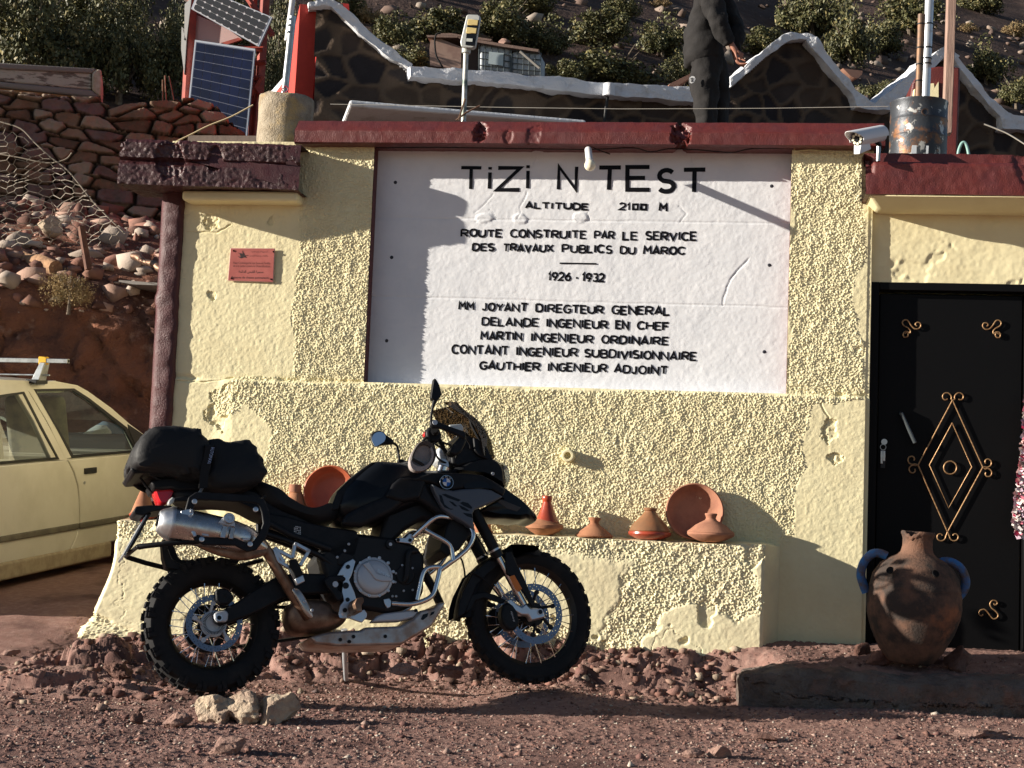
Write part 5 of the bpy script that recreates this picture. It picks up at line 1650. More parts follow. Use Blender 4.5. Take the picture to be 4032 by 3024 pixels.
# outline of the lower body in car coordinates
s0 = Cc((0, 1105)); s1 = Cc((600, 990)); b0 = Cc((0, 600)); b1 = Cc((600, 548))
zs_, zb_ = (s0.z + s1.z) / 2, (b0.z + b1.z) / 2
xf = Cc((735, 480)).x
zroof = Cc((250, 192), .12).z
zg = zs_ - .27                                                # ground under the car
low = [(-1.2, zs_ - .02), (-1.28, zb_ - .12), (-1.22, zb_), (xf + .05, zb_), (xf + .55, zb_ - .05), (xf + 1.15, zb_ - .16), (xf + 1.22, zb_ - .3), (xf + 1.22, zs_ + .06), (xf + 1.1, zs_ - .02)]  # tail cut short out of view so it leaves the bench sunlit
g = G(); R = []
for y, ins in ((.02, .015), (0, 0), (.03, 0), (WID - .03, 0), (WID, 0), (WID - .02, .015)):
    R.append([Vector((p[0], y, p[1])) for p in low])
body = g.loft([R[1], R[3 + 1]]).build('body', m_car, car, True, 35, (.05, 4))
# door skins stand a few millimetres proud, the gap between them stays dark
gap = [(127, 207), (230, 390), (340, 588), (372, 650), (392, 720), (400, 800), (402, 900), (380, 980), (352, 1043)]
Pg = [Cc(p, -.012) for p in gap[2:]]
gapx = [(p.x, p.z) for p in Pg]
fr = [(q[0] + .008, q[1]) for q in gapx]; rr = [(q[0] - .008, q[1]) for q in gapx]
xfe = xf + .12
fd = G().prism([Vector((x, -.014, z)) for x, z in fr] + [Vector((xfe - .02, -.014, zs_ + .0)), Vector((xfe + .02, -.014, zb_ - .1)), Vector((xfe, -.014, gapx[0][1]))], (0, .016, 0)).build('door', m_car, car, True, 35, (.008, 3))
rd_ = G().prism([Vector((x, -.014, z)) for x, z in rr] + [Vector((-.55, -.014, zs_)), Vector((-.80, -.014, zs_ + .35)), Vector((-.84, -.014, gapx[0][1]))], (0, .016, 0)).build('door', m_car, car, True, 35, (.008, 3))
mz = (Cc((200, 960)).z, Cc((200, 930)).z)
mz0, mz1 = Cc((395, 935), -.02).z, Cc((395, 906), -.02).z
for x0, x1, dp in ((-.82, gapx[-1][0] + .09, rd_), (gapx[-1][0] + .11, xfe - .01, fd)):
    G().box(((x0 + x1) / 2, -.022, (mz0 + mz1) / 2), (x1 - x0, .018, mz1 - mz0)).build('moulding', m_mold, dp, True, 35, (.008, 3))
G().box((.25, .0, zs_ - .055), (2.0, .06, .12)).build('sill', m_sill, car, True, 35, (.02, 3))
hx, hz = Cc((455, 642), -.02), None
hd = G().box((hx.x, -.020, hx.z), (.175, .016, .042)).build('door_handle', m_trim, fd, True, 35, (.005, 2))
lk = Cc((428, 703), -.02); G().cyl((lk.x, -.012, lk.z), (lk.x, -.019, lk.z), .012, 14).build('door_lock', m_alu, fd, True, 40)
# greenhouse: pillars and rails lean inwards
def gh(p, y):                                                  # photo point on the leaning side glass
    q = Cc(p, y); t = max(0, (q.z - zb_) / max(.05, zroof - zb_))
    q = Cc(p, y + .13 * t); q.y = y + .13 * t
    return q


def strip(name, a, b, th, m, parent=None, y=0.0):
    """frame strip between photo polylines a (outer) and b (inner)"""
    g = G()
    for i in range(len(a) - 1):
        p = [gh(a[i], y), gh(a[i + 1], y), gh(b[i + 1], y), gh(b[i], y)]
        g.hexa(p + [q + Vector((0, th, 0)) for q in p])
    return g.build(name, m, parent or car, True, 50, None)


wf = [(180, 240), (372, 236), (446, 282), (560, 366), (636, 432), (688, 543), (600, 552), (368, 572), (290, 440)]
strip('pillar', [(124, 207), (235, 390), (330, 582)], [(178, 232), (292, 440), (366, 576)], .035, m_car)
strip('pillar', [(62, 209), (170, 390), (262, 590)], [(121, 207), (229, 390), (336, 588)], .035, m_car)
strip('pillar', [(278, 192), (388, 213), (442, 243), (560, 328), (652, 408), (738, 472)], [(278, 236), (372, 236), (446, 284), (556, 366), (640, 432), (690, 545)], .04, m_car)
strip('roof_rail', [(-80, 216), (-40, 214), (62, 209), (124, 205), (200, 198), (280, 190)], [(-80, 270), (-40, 268), (62, 256), (124, 247), (178, 238), (280, 236)], .04, m_car)
strip('seal', [(172, 232), (374, 229), (450, 278), (640, 426), (696, 548)], [(182, 244), (370, 241), (442, 287), (630, 436), (684, 540)], .02, m_trim, y=-.004)
strip('seal', [(172, 232), (290, 440), (362, 578), (560, 560), (696, 548)], [(184, 244), (300, 440), (370, 565), (560, 550), (684, 538)], .02, m_trim, y=-.004)
strip('seal', [(-70, 266), (0, 262), (122, 245), (212, 420), (300, 586), (0, 610), (-70, 616)], [(-70, 280), (0, 274), (116, 257), (200, 422), (286, 575), (0, 598), (-70, 603)], .02, m_trim, y=-.004)
strip('mirror_sail', [(645, 410), (690, 440), (738, 472)], [(650, 440), (690, 535), (700, 545)], .02, m_trim, y=-.008)
gm = glass_mat('car_glass', (.60, .66, .62), .13, fres=False)
for w_ in (wf, [(0, 268), (119, 250), (206, 420), (292, 580), (0, 604), (-70, 610), (-70, 275)]):
    g = G(); P = [gh(p, .012) for p in w_]
    g.add(P, [tuple(range(len(P)))]); g.build('side_window', gm, car, True, None, fix=False)
# far side frame, roof, screens, inside
xr_, xfz = Cc((-300, 222)).x, Cc((390, 212)).x
def far(x, z): return Vector((x, WID - .13 * max(0, (z - zb_) / (zroof - zb_)), z))
zr2 = zroof
for a, b, w_ in (((gapx[0][0] - .02, zb_), (Cc((150, 230)).x - .02, zr2), .08), ((xfe - .0, zb_), (xfz + .05, zr2), .07), ((-.9, zb_), (-.8, zr2), .09)):
    A_, B_ = far(*a), far(*b)
    G().hexa([A_, A_ + Vector((w_, 0, 0)), B_ + Vector((w_, 0, 0)), B_, A_ + Vector((0, -.04, 0)), A_ + Vector((w_, -.04, 0)), B_ + Vector((w_, -.04, 0)), B_ + Vector((0, -.04, 0))]).build('pillar', m_car, car, True, 40)
xR = -.82
roof = []
for y in np.linspace(.125, WID - .125, 9):
    k = 1 - (2 * (y - WID / 2) / (WID - .25)) ** 2
    roof.append([Vector((x, y, zr2 - .005 + .035 * k + dz)) for x, dz in ((xR, -.05), (xR + .15, 0), ((xR + xfz) / 2, .01), (xfz - .1, 0), (xfz + .05, -.03))] + [Vector((x, y, zr2 - .05 + .035 * k + dz)) for x, dz in ((xfz + .03, -.03), (xR + .1, -.05))])
G().loft(roof).build('roof', m_car, car, True, 50)
sc = [Vector((xfz + .05, .16, zr2 - .03)), Vector((xfz + .05, WID - .16, zr2 - .03)), Vector((xf + .28, WID - .05, zb_)), Vector((xf + .28, .05, zb_))]
G().add(sc, [(0, 1, 2, 3)]).build('windscreen', gm, car, True, None, fix=False)
sc = [Vector((xR + .02, .16, zr2 - .04)), Vector((xR + .02, WID - .16, zr2 - .04)), Vector((xR - .12, WID - .1, zb_)), Vector((xR - .12, .1, zb_))]
G().add(sc, [(0, 1, 2, 3)]).build('rear_window', gm, car, True, None, fix=False)
m_int = mat('beige_seat_fabric', (.24, .22, .16), .95, col2=(.12, .12, .11), scale=5)
for sx in (-.55, .35):
    for sy in (.42, 1.18):
        x0 = gapx[0][0] + sx
        G().box((x0, sy, zb_ + .12), (.13, .46, .62), Matrix.Rotation(-.22, 3, 'Y')).build('seat', m_int, car, True, 40, (.05, 3))
        G().box((x0 + .26, sy, zb_ - .16), (.5, .48, .16)).build('seat', m_int, car, True, 40, (.05, 3))
G().box((xf + .12, WID / 2, zb_ + .0), (.36, WID - .2, .22)).build('dashboard', mat('dark_dash', (.03, .03, .03), .7), car, True, 40, (.05, 3))
sw_c = Vector((xf - .22, WID - .42, zb_ + .06))
G().tube([sw_c + Vector((.06 * sin(t), .18 * cos(t), .17 * sin(t))) for t in np.linspace(0, 2 * pi, 24, False)], .013, 8, True).build('steering_wheel', mat('pale_wheel_cover', (.45, .43, .36), .7), car, True, 60)
a = Cc((128, 345), .5)
G().tube([a, a + Vector((0, 0, -.10))], .012, 8).build('hanging_tassel', mat('green_tassel', (.16, .5, .05), .7), car, True, 50)
r = random.Random(5)
for i, (p, m_) in enumerate((((470, 470), mat('white_plastic_bag', (.75, .77, .8), .4)), ((560, 450), mat('blue_grey_bundle', (.16, .22, .30), .8)), ((620, 520), mat('dark_cloth_bundle', (.05, .06, .07), .9)), ((390, 500), mat('grey_bundle', (.14, .15, .15), .9)))):
    V, F = rock_np(60 + i, 2, .4)
    c = Cc(p, .55 + .1 * i)
    g = G(); g.add([c + Vector((v[0] * .17, v[1] * .16, v[2] * .10)) for v in V], [tuple(f) for f in F])
    g.build('load', m_, car, True, 40, fix=False)
# roof rack
m_galv = mat('galvanised_bar', (.42, .44, .45), .4, metal=.9, col2=(.30, .31, .31), scale=20)
ra, rb_ = Cc((283, 91), -.02), Cc((-60, 78), .0)
bx = ra.x - .03
G().box((bx, .68, ra.z), (.034, 1.62, .032)).build('roof_bar', m_galv, car, True, 35, (.003, 1))
G().box((bx, -.131, ra.z), (.022, .004, .02)).build('roof_bar_bore', m_trim, car, True, None)
ft0 = Cc((240, 190), .1)
G().hexa([(bx - .035, .03, ra.z - .012), (bx + .035, .03, ra.z - .012), (bx + .035, .07, ra.z - .012), (bx - .035, .07, ra.z - .012),
          (bx - .055, .075, zr2 - .03), (bx + .055, .075, zr2 - .03), (bx + .055, .14, zr2 - .03), (bx - .055, .14, zr2 - .03)]).build('rack_foot', m_galv, car, True, 35, (.004, 1))
G().box((bx, .11, zr2 - .005), (.15, .09, .03)).build('rack_pad', m_trim, car, True, 35, (.006, 2))
G().box((bx, .06, ra.z + .0), (.04, .06, .055)).build('rack_strap', mat('yellow_strap', (.75, .42, .02), .6), car, True, 35, (.004, 1))
G().tube([Vector((bx - .02, .0, ra.z - .1)), Vector((bx - .02, WID - .1, ra.z - .1))], .006, 8).build('rack_rod', m_galv, car, True, 50)
G().tube([Vector((bx - .0, .45, ra.z - .1)), Vector((bx - .06, .5, ra.z + .14))], .006, 6).build('rack_rope', mat('rope_fibre', (.4, .33, .25), .9), car, True, 50)
# wheels
for wx_ in (xf + .62, -.86):
    for wy in (.10, WID - .10):
        c = Vector((wx_, wy, zg + .29))
        ty = G().lathe([(.17, -.09), (.25, -.09), (.285, -.07), (.29, 0), (.285, .07), (.25, .09), (.17, .09)], c, Vector((0, 1, 0)), 32, 0, True).build('wheel', m_rub, car, True, 40)
        G().lathe([(.001, -.06), (.10, -.05), (.17, -.075), (.178, -.085), (.17, -.06), (.17, .06), (.001, .05)], c, Vector((0, 1, 0)), 28).build('rim', m_galv, ty, True, 40)


# ================================================================== THINGS AROUND THE BUILDING
def mpp(z, p, y):
    return (at_y(z, (p[0] + 1, p[1]), y) - at_y(z, p, y)).length


m_terra = mat('plain_terracotta', (.40, .185, .10), .85, col2=(.29, .125, .07), scale=9, bump=.25, bscale=120, spec=.25, bdist=.004)
m_terra2 = mat('pinkish_terracotta', (.40, .19, .12), .88, col2=(.29, .135, .09), scale=8, bump=.25, bscale=120, spec=.2, bdist=.004)
m_glaze = mat('red_glazed_clay', (.40, .065, .03), .28, col2=(.26, .045, .025), scale=9, spec=.5, bump=.1, bscale=60)
m_brown = mat('brown_glazed_clay', (.22, .115, .06), .33, col2=(.30, .13, .06), scale=7, spec=.5, bump=.15, bscale=50)


def pot(name, z, cx, prof, y, m, root=None, base=None, tilt=None, n=40, wob=.012):
    s = mpp(z, (cx, prof[0][1]), y)
    o = at_y(z, (cx, prof[0][1]), y)
    if base is not None: o.z = base
    g = G().lathe([(r * s, (prof[0][1] - yy) * s) for r, yy in prof], o, tilt or Vector((0, 0, 1)), n)
    for i, v in enumerate(g.v):
        f = 1 + wob * float(vnoise(np.array([v.x * 9]), np.array([v.y * 9]), np.array([v.z * 9]), 33)[0])
        g.v[i] = Vector((o.x + (v.x - o.x) * f, o.y + (v.y - o.y) * f, v.z))
    return g.build(name, m, root, smooth=38)


LZ = .742
PY = 8.80
def pot_thing(name, label, z, cx, parts, y=PY, base=LZ, group='clay pots for sale on the bench'):
    b = at_y(z, (cx, parts[0][1][0][1]), y); b.z = base if base is not None else b.z
    t = thing(name, label, 'pot', b, group=group)
    z0 = parts[0][1][0][1]; s = mpp(z, (cx, z0), y)
    for pn, prof, m in parts:
        pot(pn, z, cx, prof, y, m, t, b.z + (z0 - prof[0][1]) * s)
    return t


pot_thing('tagine', 'plain clay dish with flat lid carrying a red cone on top', 'M', 447,
          [('dish', [(40, 768), (62, 766), (108, 738), (124, 724), (137, 718), (139, 704), (130, 700)], m_terra), ('lid', [(128, 706), (139, 703), (138, 692), (120, 684), (96, 666), (60, 648), (20, 640), (0, 640)], m_terra)])
t = thing('pot_lid', 'small red glazed cone lid perched on a plain clay dish', 'pot lid', at_y('M', (468, 655), PY), group='clay pots for sale on the bench')
pot('cone', 'M', 468, [(0, 660), (84, 660), (90, 655), (82, 640), (62, 600), (46, 560), (34, 522), (30, 510), (37, 494), (38, 476), (33, 466), (0, 465)], PY, m_glaze, t, None, Vector((-.03, 0, 1)))
pot_thing('pot_lid', 'bare clay lid with a knob lying alone between two tagines', 'M', 808,
          [('cone', [(0, 786), (130, 786), (139, 776), (120, 756), (82, 727), (47, 702), (31, 686), (33, 671), (44, 657), (46, 646), (38, 643), (30, 650), (0, 650)], m_terra)])
pot_thing('tagine', 'tall tagine with brown glazed cone on a red base', 'M', 1213,
          [('dish', [(90, 798), (108, 792), (152, 770), (158, 758), (155, 744), (146, 738)], m_glaze), ('lid', [(146, 740), (150, 732), (132, 700), (97, 660), (62, 626), (45, 602), (41, 592), (48, 586), (50, 573), (44, 568), (30, 572), (0, 575)], m_brown)])
pot_thing('tagine', 'low plain clay tagine in front of the large leaning bowl', 'M', 1655,
          [('dish', [(70, 812), (110, 797), (166, 768), (173, 755), (170, 745)], m_terra2), ('lid', [(168, 748), (172, 742), (164, 734), (150, 724), (112, 690), (72, 668), (46, 655), (35, 641), (39, 626), (46, 612), (43, 604), (30, 608), (0, 608)], m_terra2)], y=8.765)
pot_thing('tagine', 'red glazed tagine on the left end of the bench behind the tail of the motorcycle', 'A', 235,
          [('dish', [(80, 1270), (95, 1262), (112, 1240), (108, 1228)], m_glaze), ('lid', [(104, 1232), (92, 1212), (70, 1150), (46, 1085), (30, 1045), (34, 1022), (26, 1016), (0, 1016)], m_terra)], y=8.86)
pot_thing('tagine', 'orange tagine with pale chimney neck beside the red bowl behind the motorcycle seat', 'A', 1492,
          [('dish', [(90, 1330), (120, 1310), (140, 1270), (135, 1262)], m_terra), ('lid', [(130, 1266), (105, 1200), (80, 1140), (56, 1082), (48, 1072), (52, 1064)], m_terra), ('chimney', [(50, 1064), (48, 1010), (42, 1004), (36, 1012), (0, 1012)], m_terra2)], y=8.84)
pot_thing('bowl', 'orange clay pot half hidden behind the motorcycle fork', 'M', -5,
          [('body', [(0, 752), (78, 752), (80, 744), (66, 728), (62, 700), (78, 668), (112, 640), (125, 606), (118, 600), (106, 606), (60, 680), (0, 690)], m_terra)], y=8.83)


def leaning_bowl(label, z, c, r, m, tilt, yaw=0.0, deep=.075, y=8.83):
    s = mpp(z, c, y)
    R = r * s
    ax = Vector((sin(yaw), -cos(tilt), sin(tilt))).normalized()
    ctr = at_y(z, c, y)
    t = thing('bowl', label, 'bowl', (ctr.x, y, LZ), group='large clay bowls leaning on the wall')
    G().lathe([(0, -deep), (R * .62, -deep), (R * .8, -deep * .8), (R * .93, -deep * .2), (R, 0), (R * 1.0, .012), (R * .955, .016), (R * .92, .006), (R * .84, -deep * .45), (R * .75, -deep * .68), (R * .6, -deep * .82), (0, -deep * .84)],
              ctr, ax, 64).build('body', m, t, smooth=38)


leaning_bowl('wide plain clay bowl leaning on the wall behind a low tagine', 'M', (1540, 580), 212, m_terra2, radians(14))
leaning_bowl('wide red glazed bowl leaning on the wall behind the motorcycle seat', 'A', (1778, 1020), 215, mat('orange_red_slip', (.40, .105, .05), .42, col2=(.28, .075, .04), scale=6, spec=.4), radians(12), -.06)


# ---- the big jar by the door
def jar():
    y = 8.42
    s = mpp('N', (968, 1400), y)
    o = at_y('N', (968, 1512), y)
    m = mat('sooty_jar_clay', (.17, .092, .062), .92, col2=(.055, .042, .036), scale=6, lo=.40, hi=.58, col3=(.30, .12, .06), scale3=3.2, lo3=.58, hi3=.68, bump=.55, bscale=75, bdist=.01, spec=.2)
    t = thing('clay_jar', 'big sooty clay jar with blue handles and broken rim by the black door', 'jar', o)
    prof = [(0, 1512), (128, 1512), (152, 1498), (212, 1424), (274, 1300), (304, 1200), (314, 1130), (308, 1045), (301, 1022), (304, 1012), (299, 1002), (284, 930), (240, 862), (180, 816), (132, 795), (108, 772), (98, 732), (99, 684), (106, 660), (112, 652), (112, 640), (106, 632), (96, 636), (90, 690), (92, 740), (120, 800), (0, 830)]
    n = 72
    g = G().lathe([(r * s, (1512 - yy) * s) for r, yy in prof], o, Vector((0.045, .0, 1)), n)
    for i, v in enumerate(g.v):
        h = (v.z - o.z) / s
        a = math.atan2(v.y - o.y, v.x - o.x - .045 * (v.z - o.z))
        f = 1 + .012 * float(fbm(np.array([v.x * 5]), np.array([v.y * 5]), np.array([v.z * 5]), 3, 44)[0])
        v.x = o.x + (v.x - o.x) * f; v.y = o.y + (v.y - o.y) * f
        if h > 838:                                  # broken bite out of the rim
            d = abs(a - radians(-122)); k = max(0.0, 1 - (d / .5) ** 2)
            v.z -= k * s * 30 * (1 + .3 * sin(a * 17))
    g.build('body', m, t, smooth=60)
    mh = mat('blue_painted_clay', (.03, .14, .36), .7, col2=(.10, .075, .07), scale=14, lo=.42, hi=.6, bump=.3, bscale=80)
    sx = .035
    for pts in ([(815, 812), (770, 794), (718, 800), (668, 850), (646, 925), (658, 985), (682, 1050)], [(1160, 862), (1195, 846), (1245, 856), (1300, 895), (1330, 965), (1322, 1030), (1280, 1085)]):
        P = []
        for i, p in enumerate(pts):
            q = at_y('N', p, y - .01 * 0)
            P.append(q)
        g = G().tube(crom(P, 5), [.0235] * (5 * (len(P) - 1) + 1), 12)
        g.build('handle', mh, t, smooth=60)
    for p in ((838, 906), (1120, 941)):
        q = at_y('N', p, y)
        rr = (284 * s) * .985; dx = q.x - o.x
        yy = y - sqrt(max(0, rr * rr - dx * dx)) * .99
        c = at_y('N', p, yy)
        nrm = Vector((c.x - o.x, c.y - o.y, .12)).normalized()
        if p[0] > 1000: c = c + nrm * .022
        G().lathe([(.0, -.002), (.017, -.004), (.021, .004), (.018, .006), (.014, .001), (.0, -.001)], c, nrm, 16).build('hole', mat('jar_hole_black', (.004, .003, .003), .95), t, smooth=40)


jar()

# ---- stones
m_rk = {'red': mat('red_rock', (.24, .115, .085), .92, col2=(.15, .075, .06), scale=9, col3=(.36, .24, .20), scale3=4, bump=.8, bscale=60, bdist=.02, spec=.2),
        'dark': mat('dark_brown_rock', (.12, .062, .048), .92, col2=(.19, .11, .09), scale=10, bump=.8, bscale=60, bdist=.02, spec=.2),
        'pale': mat('pale_limestone', (.50, .40, .29), .92, col2=(.34, .25, .19), scale=9, col3=(.30, .17, .12), scale3=5, lo3=.55, hi3=.7, bump=.8, bscale=55, bdist=.02, spec=.2),
        'pink': mat('pink_grey_rock', (.32, .20, .16), .92, col2=(.21, .13, .11), scale=10, bump=.8, bscale=60, bdist=.02, spec=.2)}
_rk = [100]


def rock(label, z, box, kind, zg=None, deep=.8, sink=.25, name='rock', cat='rock', sub=3, group=None, fl=1.0):
    x0, y0, x1, y1 = box
    _rk[0] += 1
    mid = ((x0 + x1) / 2, y1)
    h = 0.0 if zg is None else zg
    p = at_z(z, mid, h)
    if zg is None:
        for _ in range(6):
            p = at_z(z, mid, gz(p.x, p.y))
    s = mpp(z, mid, p.y)
    w, hh = (x1 - x0) * s / 2, (y1 - y0) * s
    V, F = rock_np(_rk[0], sub, .30)
    V = V / np.abs(V).max(0)
    hz = hh / (2 - sink) * fl
    c = Vector((p.x, p.y + w * deep * .6, p.z + hz * (1 - sink)))
    a = random.Random(_rk[0]).uniform(-.2, .2)
    g = G().add([Vector((c.x + v[0] * w, c.y + v[1] * w * deep, c.z + v[2] * hz + v[0] * w * a * .3)) for v in V], [tuple(f) for f in F])
    return tag(g.build(name, m_rk[kind], None, smooth=28, fix=False), label, cat, group)


rock('pale rock at the left of the chalky cluster in front of the rear tyre', 'i', (770, 400, 975, 520), 'pale', sub=4, sink=.4)
rock('pale rock in the middle of the chalky cluster in front of the rear tyre', 'i', (900, 395, 1110, 526), 'pale', sub=4, sink=.4)
rock('pale rock at the right of the chalky cluster beside the tyre shadow', 'i', (1040, 405, 1232, 532), 'pale', sub=4, sink=.4)
rock('low pale rock between the left and middle rocks of the chalky cluster', 'i', (850, 440, 990, 528), 'pale', sub=4, sink=.4)
rock('purple brown rock lying left of the pale chalky cluster', 'i', (665, 482, 800, 548), 'pink', sub=4)
rock('small dark rock far left of the pale chalky cluster', 'i', (535, 484, 602, 532), 'dark')
rock('pink rock half buried in the gravel below the pale chalky cluster', 'i', (858, 582, 1015, 662), 'pink', sub=4, sink=.4)
rock('dark brown flat rock on the ground left of the rear tyre', 'i', (415, 275, 552, 348), 'dark', sub=4, sink=.4)
rock('long reddish rock shelf at the left edge of the yard', 'i', (150, 272, 430, 362), 'pink', fl=.8, sub=4, sink=.5)
rock('small flat stone near the left edge below the car', 'i', (-10, 218, 76, 246), 'pink')
rock('flat pinkish stone under the skid plate of the motorcycle', 'd', (585, 700, 840, 792), 'pink', deep=.5, sub=4, sink=.4)
rock('pale crumbly rock just behind the side stand', 'd', (-20, 620, 230, 700), 'pale', deep=.5, sink=.5, sub=4)
rock('low red rock behind the front tyre at the foot of the bench', 'd', (1010, 700, 1240, 800), 'red', deep=.6, sink=.5, sub=4)
rock('red stone under the bench to the left of the dry weed', 'j', (35, 160, 165, 250), 'red', deep=.5, sink=.4, sub=4)
rock('dark red stone at the bench foot just right of the front wheel', 'j', (-60, 150, 45, 215), 'dark', deep=.5, sink=.4, sub=4)
rock('reddish stone in the foreground gravel below the front wheel', 'j', (80, 508, 175, 562), 'pink')
rock('flat brown stone in the foreground gravel right of the front wheel', 'j', (245, 468, 360, 496), 'dark')
rock('pink stone near the bottom edge under the front wheel', 'j', (-20, 520, 62, 560), 'pink')
rock('flat pink stone in the gravel in front of the concrete step', 'j', (985, 425, 1225, 482), 'pink', fl=.6, sub=4, sink=.5)
rock('dark angular rock propping the left side of the clay jar', 'N', (592, 1348, 712, 1508), 'dark', .125, name='prop_stone')
rock('brown pointed stone wedged under the front left of the clay jar', 'N', (676, 1412, 850, 1534), 'red', .125, name='prop_stone')
rock('small whitish brick piece under the front of the clay jar', 'N', (940, 1488, 1074, 1540), 'pale', .125, name='prop_stone')
rock('big brown block propping the right side of the clay jar', 'N', (1192, 1372, 1400, 1562), 'dark', .125, name='prop_stone')
rock('small dark stone behind the brick piece under the clay jar', 'N', (1070, 1476, 1190, 1540), 'dark', .125, name='prop_stone')

# ---- concrete step
V, Q = rough_box((.16, 8.13, -.2), (3.4, 8.42, .115), .011, .028, 12, 5)
V[:, 1] += .10 * (1 - sstep(.16, .5, V[:, 0])) * (V[:, 1] < 8.27); V[:, 2] -= .05 * (1 - sstep(.16, .42, V[:, 0])) * (V[:, 2] > .05)
V[:, 2] -= .03 * (1 - sstep(8.13, 8.21, V[:, 1])) * (V[:, 2] > .0)
V[:, 2] += .015 * fbm(V[:, 0] * 4, V[:, 1] * 4, None, 3, 18) + .02 * fbm(V[:, 0] * 1.5, V[:, 1], None, 2, 19)
V[:, 1] -= .05 * fbm(V[:, 0] * 3, V[:, 1] * 3, V[:, 2] * 3, 3, 8)
o = npmesh('concrete_step', V, Q, mat('rough_grey_concrete', (.20, .165, .145), .95, col2=(.13, .095, .08), scale=5, col3=(.24, .15, .12), scale3=9, bump=1.0, bscale=45, bdist=.035, spec=.15), origin=(1.2, 8.2, -.05))
tag(o, 'low rough concrete step with a rounded end below the door', 'step')


# ---- dry weed at the bench foot
def weed(label, z, p, hpx, n=46, spread=.09, col=(.30, .27, .15), name='dry_weed'):
    q = at_z(z, p, .1)
    for _ in range(5): q = at_z(z, p, gz(q.x, q.y))
    r = random.Random(str(p)); s = mpp(z, p, q.y) * hpx
    g = G()
    for i in range(n):
        a = r.uniform(0, 2 * pi); l = s * r.uniform(.5, 1.1); b = Vector((r.gauss(0, spread * .4), r.gauss(0, spread * .25), 0)); d = Vector((cos(a) * r.uniform(.2, .9), sin(a) * r.uniform(.2, .9), 1)).normalized()
        m1 = b + d * l * .55; m2 = b + d * l * .85 + Vector((d.x, d.y, -.25)) * l * .3
        w = Vector((-d.y, d.x, 0)).normalized() * .0022 if abs(d.x) + abs(d.y) > 1e-3 else Vector((.002, 0, 0))
        g.add([q + b - w, q + b + w, q + m1 + w, q + m1 - w, q + m2], [(0, 1, 2, 3), (3, 2, 4)])
        for k in range(3):
            t = r.uniform(.3, .95); c = q + b + d * l * t; e = Vector((r.gauss(0, 1), r.gauss(0, 1), r.uniform(0, 1))).normalized() * .018
            g.add([c, c + e + w * 1.5, c + e * 1.6, c + e - w * 1.5], [(0, 1, 2, 3)])
    return tag(g.build(name, mat('dry_weed_' + name, col, .9, col2=(col[0] * .5, col[1] * .55, col[2] * .5), scale=30), None, smooth=None, fix=False), label, 'weed')


weed('dry straggly weed at the right end of the bench foot', 'j', (215, 212), 75)
weed('tuft of dry grass on the concrete step front', 'j', (1180, 330), 30, 12, .05, (.34, .27, .15), 'grass_tuft')


# ---- woven rag rug hanging at the right edge
def rug():
    y = 8.90
    a = at_y('N', (1700, 40), y); b = at_y('N', (1640, 670), y)
    t = thing('rag_rug', 'shaggy pink and white rag rug hanging beside the black door', 'rug', (2.0, y, b.z))
    zt, zb_ = a.z + .25, b.z
    r = np.random.default_rng(4)
    n = 2600
    z = r.uniform(zb_, zt, n); xl = np.interp(z, [zb_, zb_ + .1, (zb_ + zt) / 2, zt - .25, zt], [b.x + .015, b.x, b.x + .03, a.x, a.x + .02])
    x = xl + r.random(n) ** 1.5 * .55
    ang = r.uniform(0, 2 * pi, n); L_ = r.uniform(.012, .026, n); w = r.uniform(.004, .009, n)
    dy = r.uniform(-.05, -.012, n)
    c, s = np.cos(ang), np.sin(ang) - .5
    P0 = np.stack([x, np.full(n, y - .01), z], 1); D = np.stack([c * L_, dy, s * L_], 1); Wv = np.stack([-s * w, r.normal(0, .004, n), c * w], 1)
    V = np.stack([P0 - Wv, P0 + Wv, P0 + D + Wv, P0 + D - Wv], 1).reshape(-1, 3)
    pal = np.array([(.62, .56, .55), (.55, .16, .22), (.45, .33, .40), (.70, .66, .62), (.25, .20, .28), (.60, .36, .34), (.50, .03, .10)])
    C = pal[r.choice(7, n, p=[.28, .14, .15, .18, .1, .1, .05])]
    o = npmesh('pile', V, np.arange(n * 4).reshape(-1, 4), mat('rag_pile', (.5, .4, .4), .95, attr='tint'), t, smooth=None, colors=np.repeat(C, 4, 0))
    G().box(((a.x + .33), y + .006, (zt + zb_) / 2), (.56, .012, zt - zb_ - .02)).build('backing', mat('rug_backing', (.35, .28, .29), .95), t)


rug()


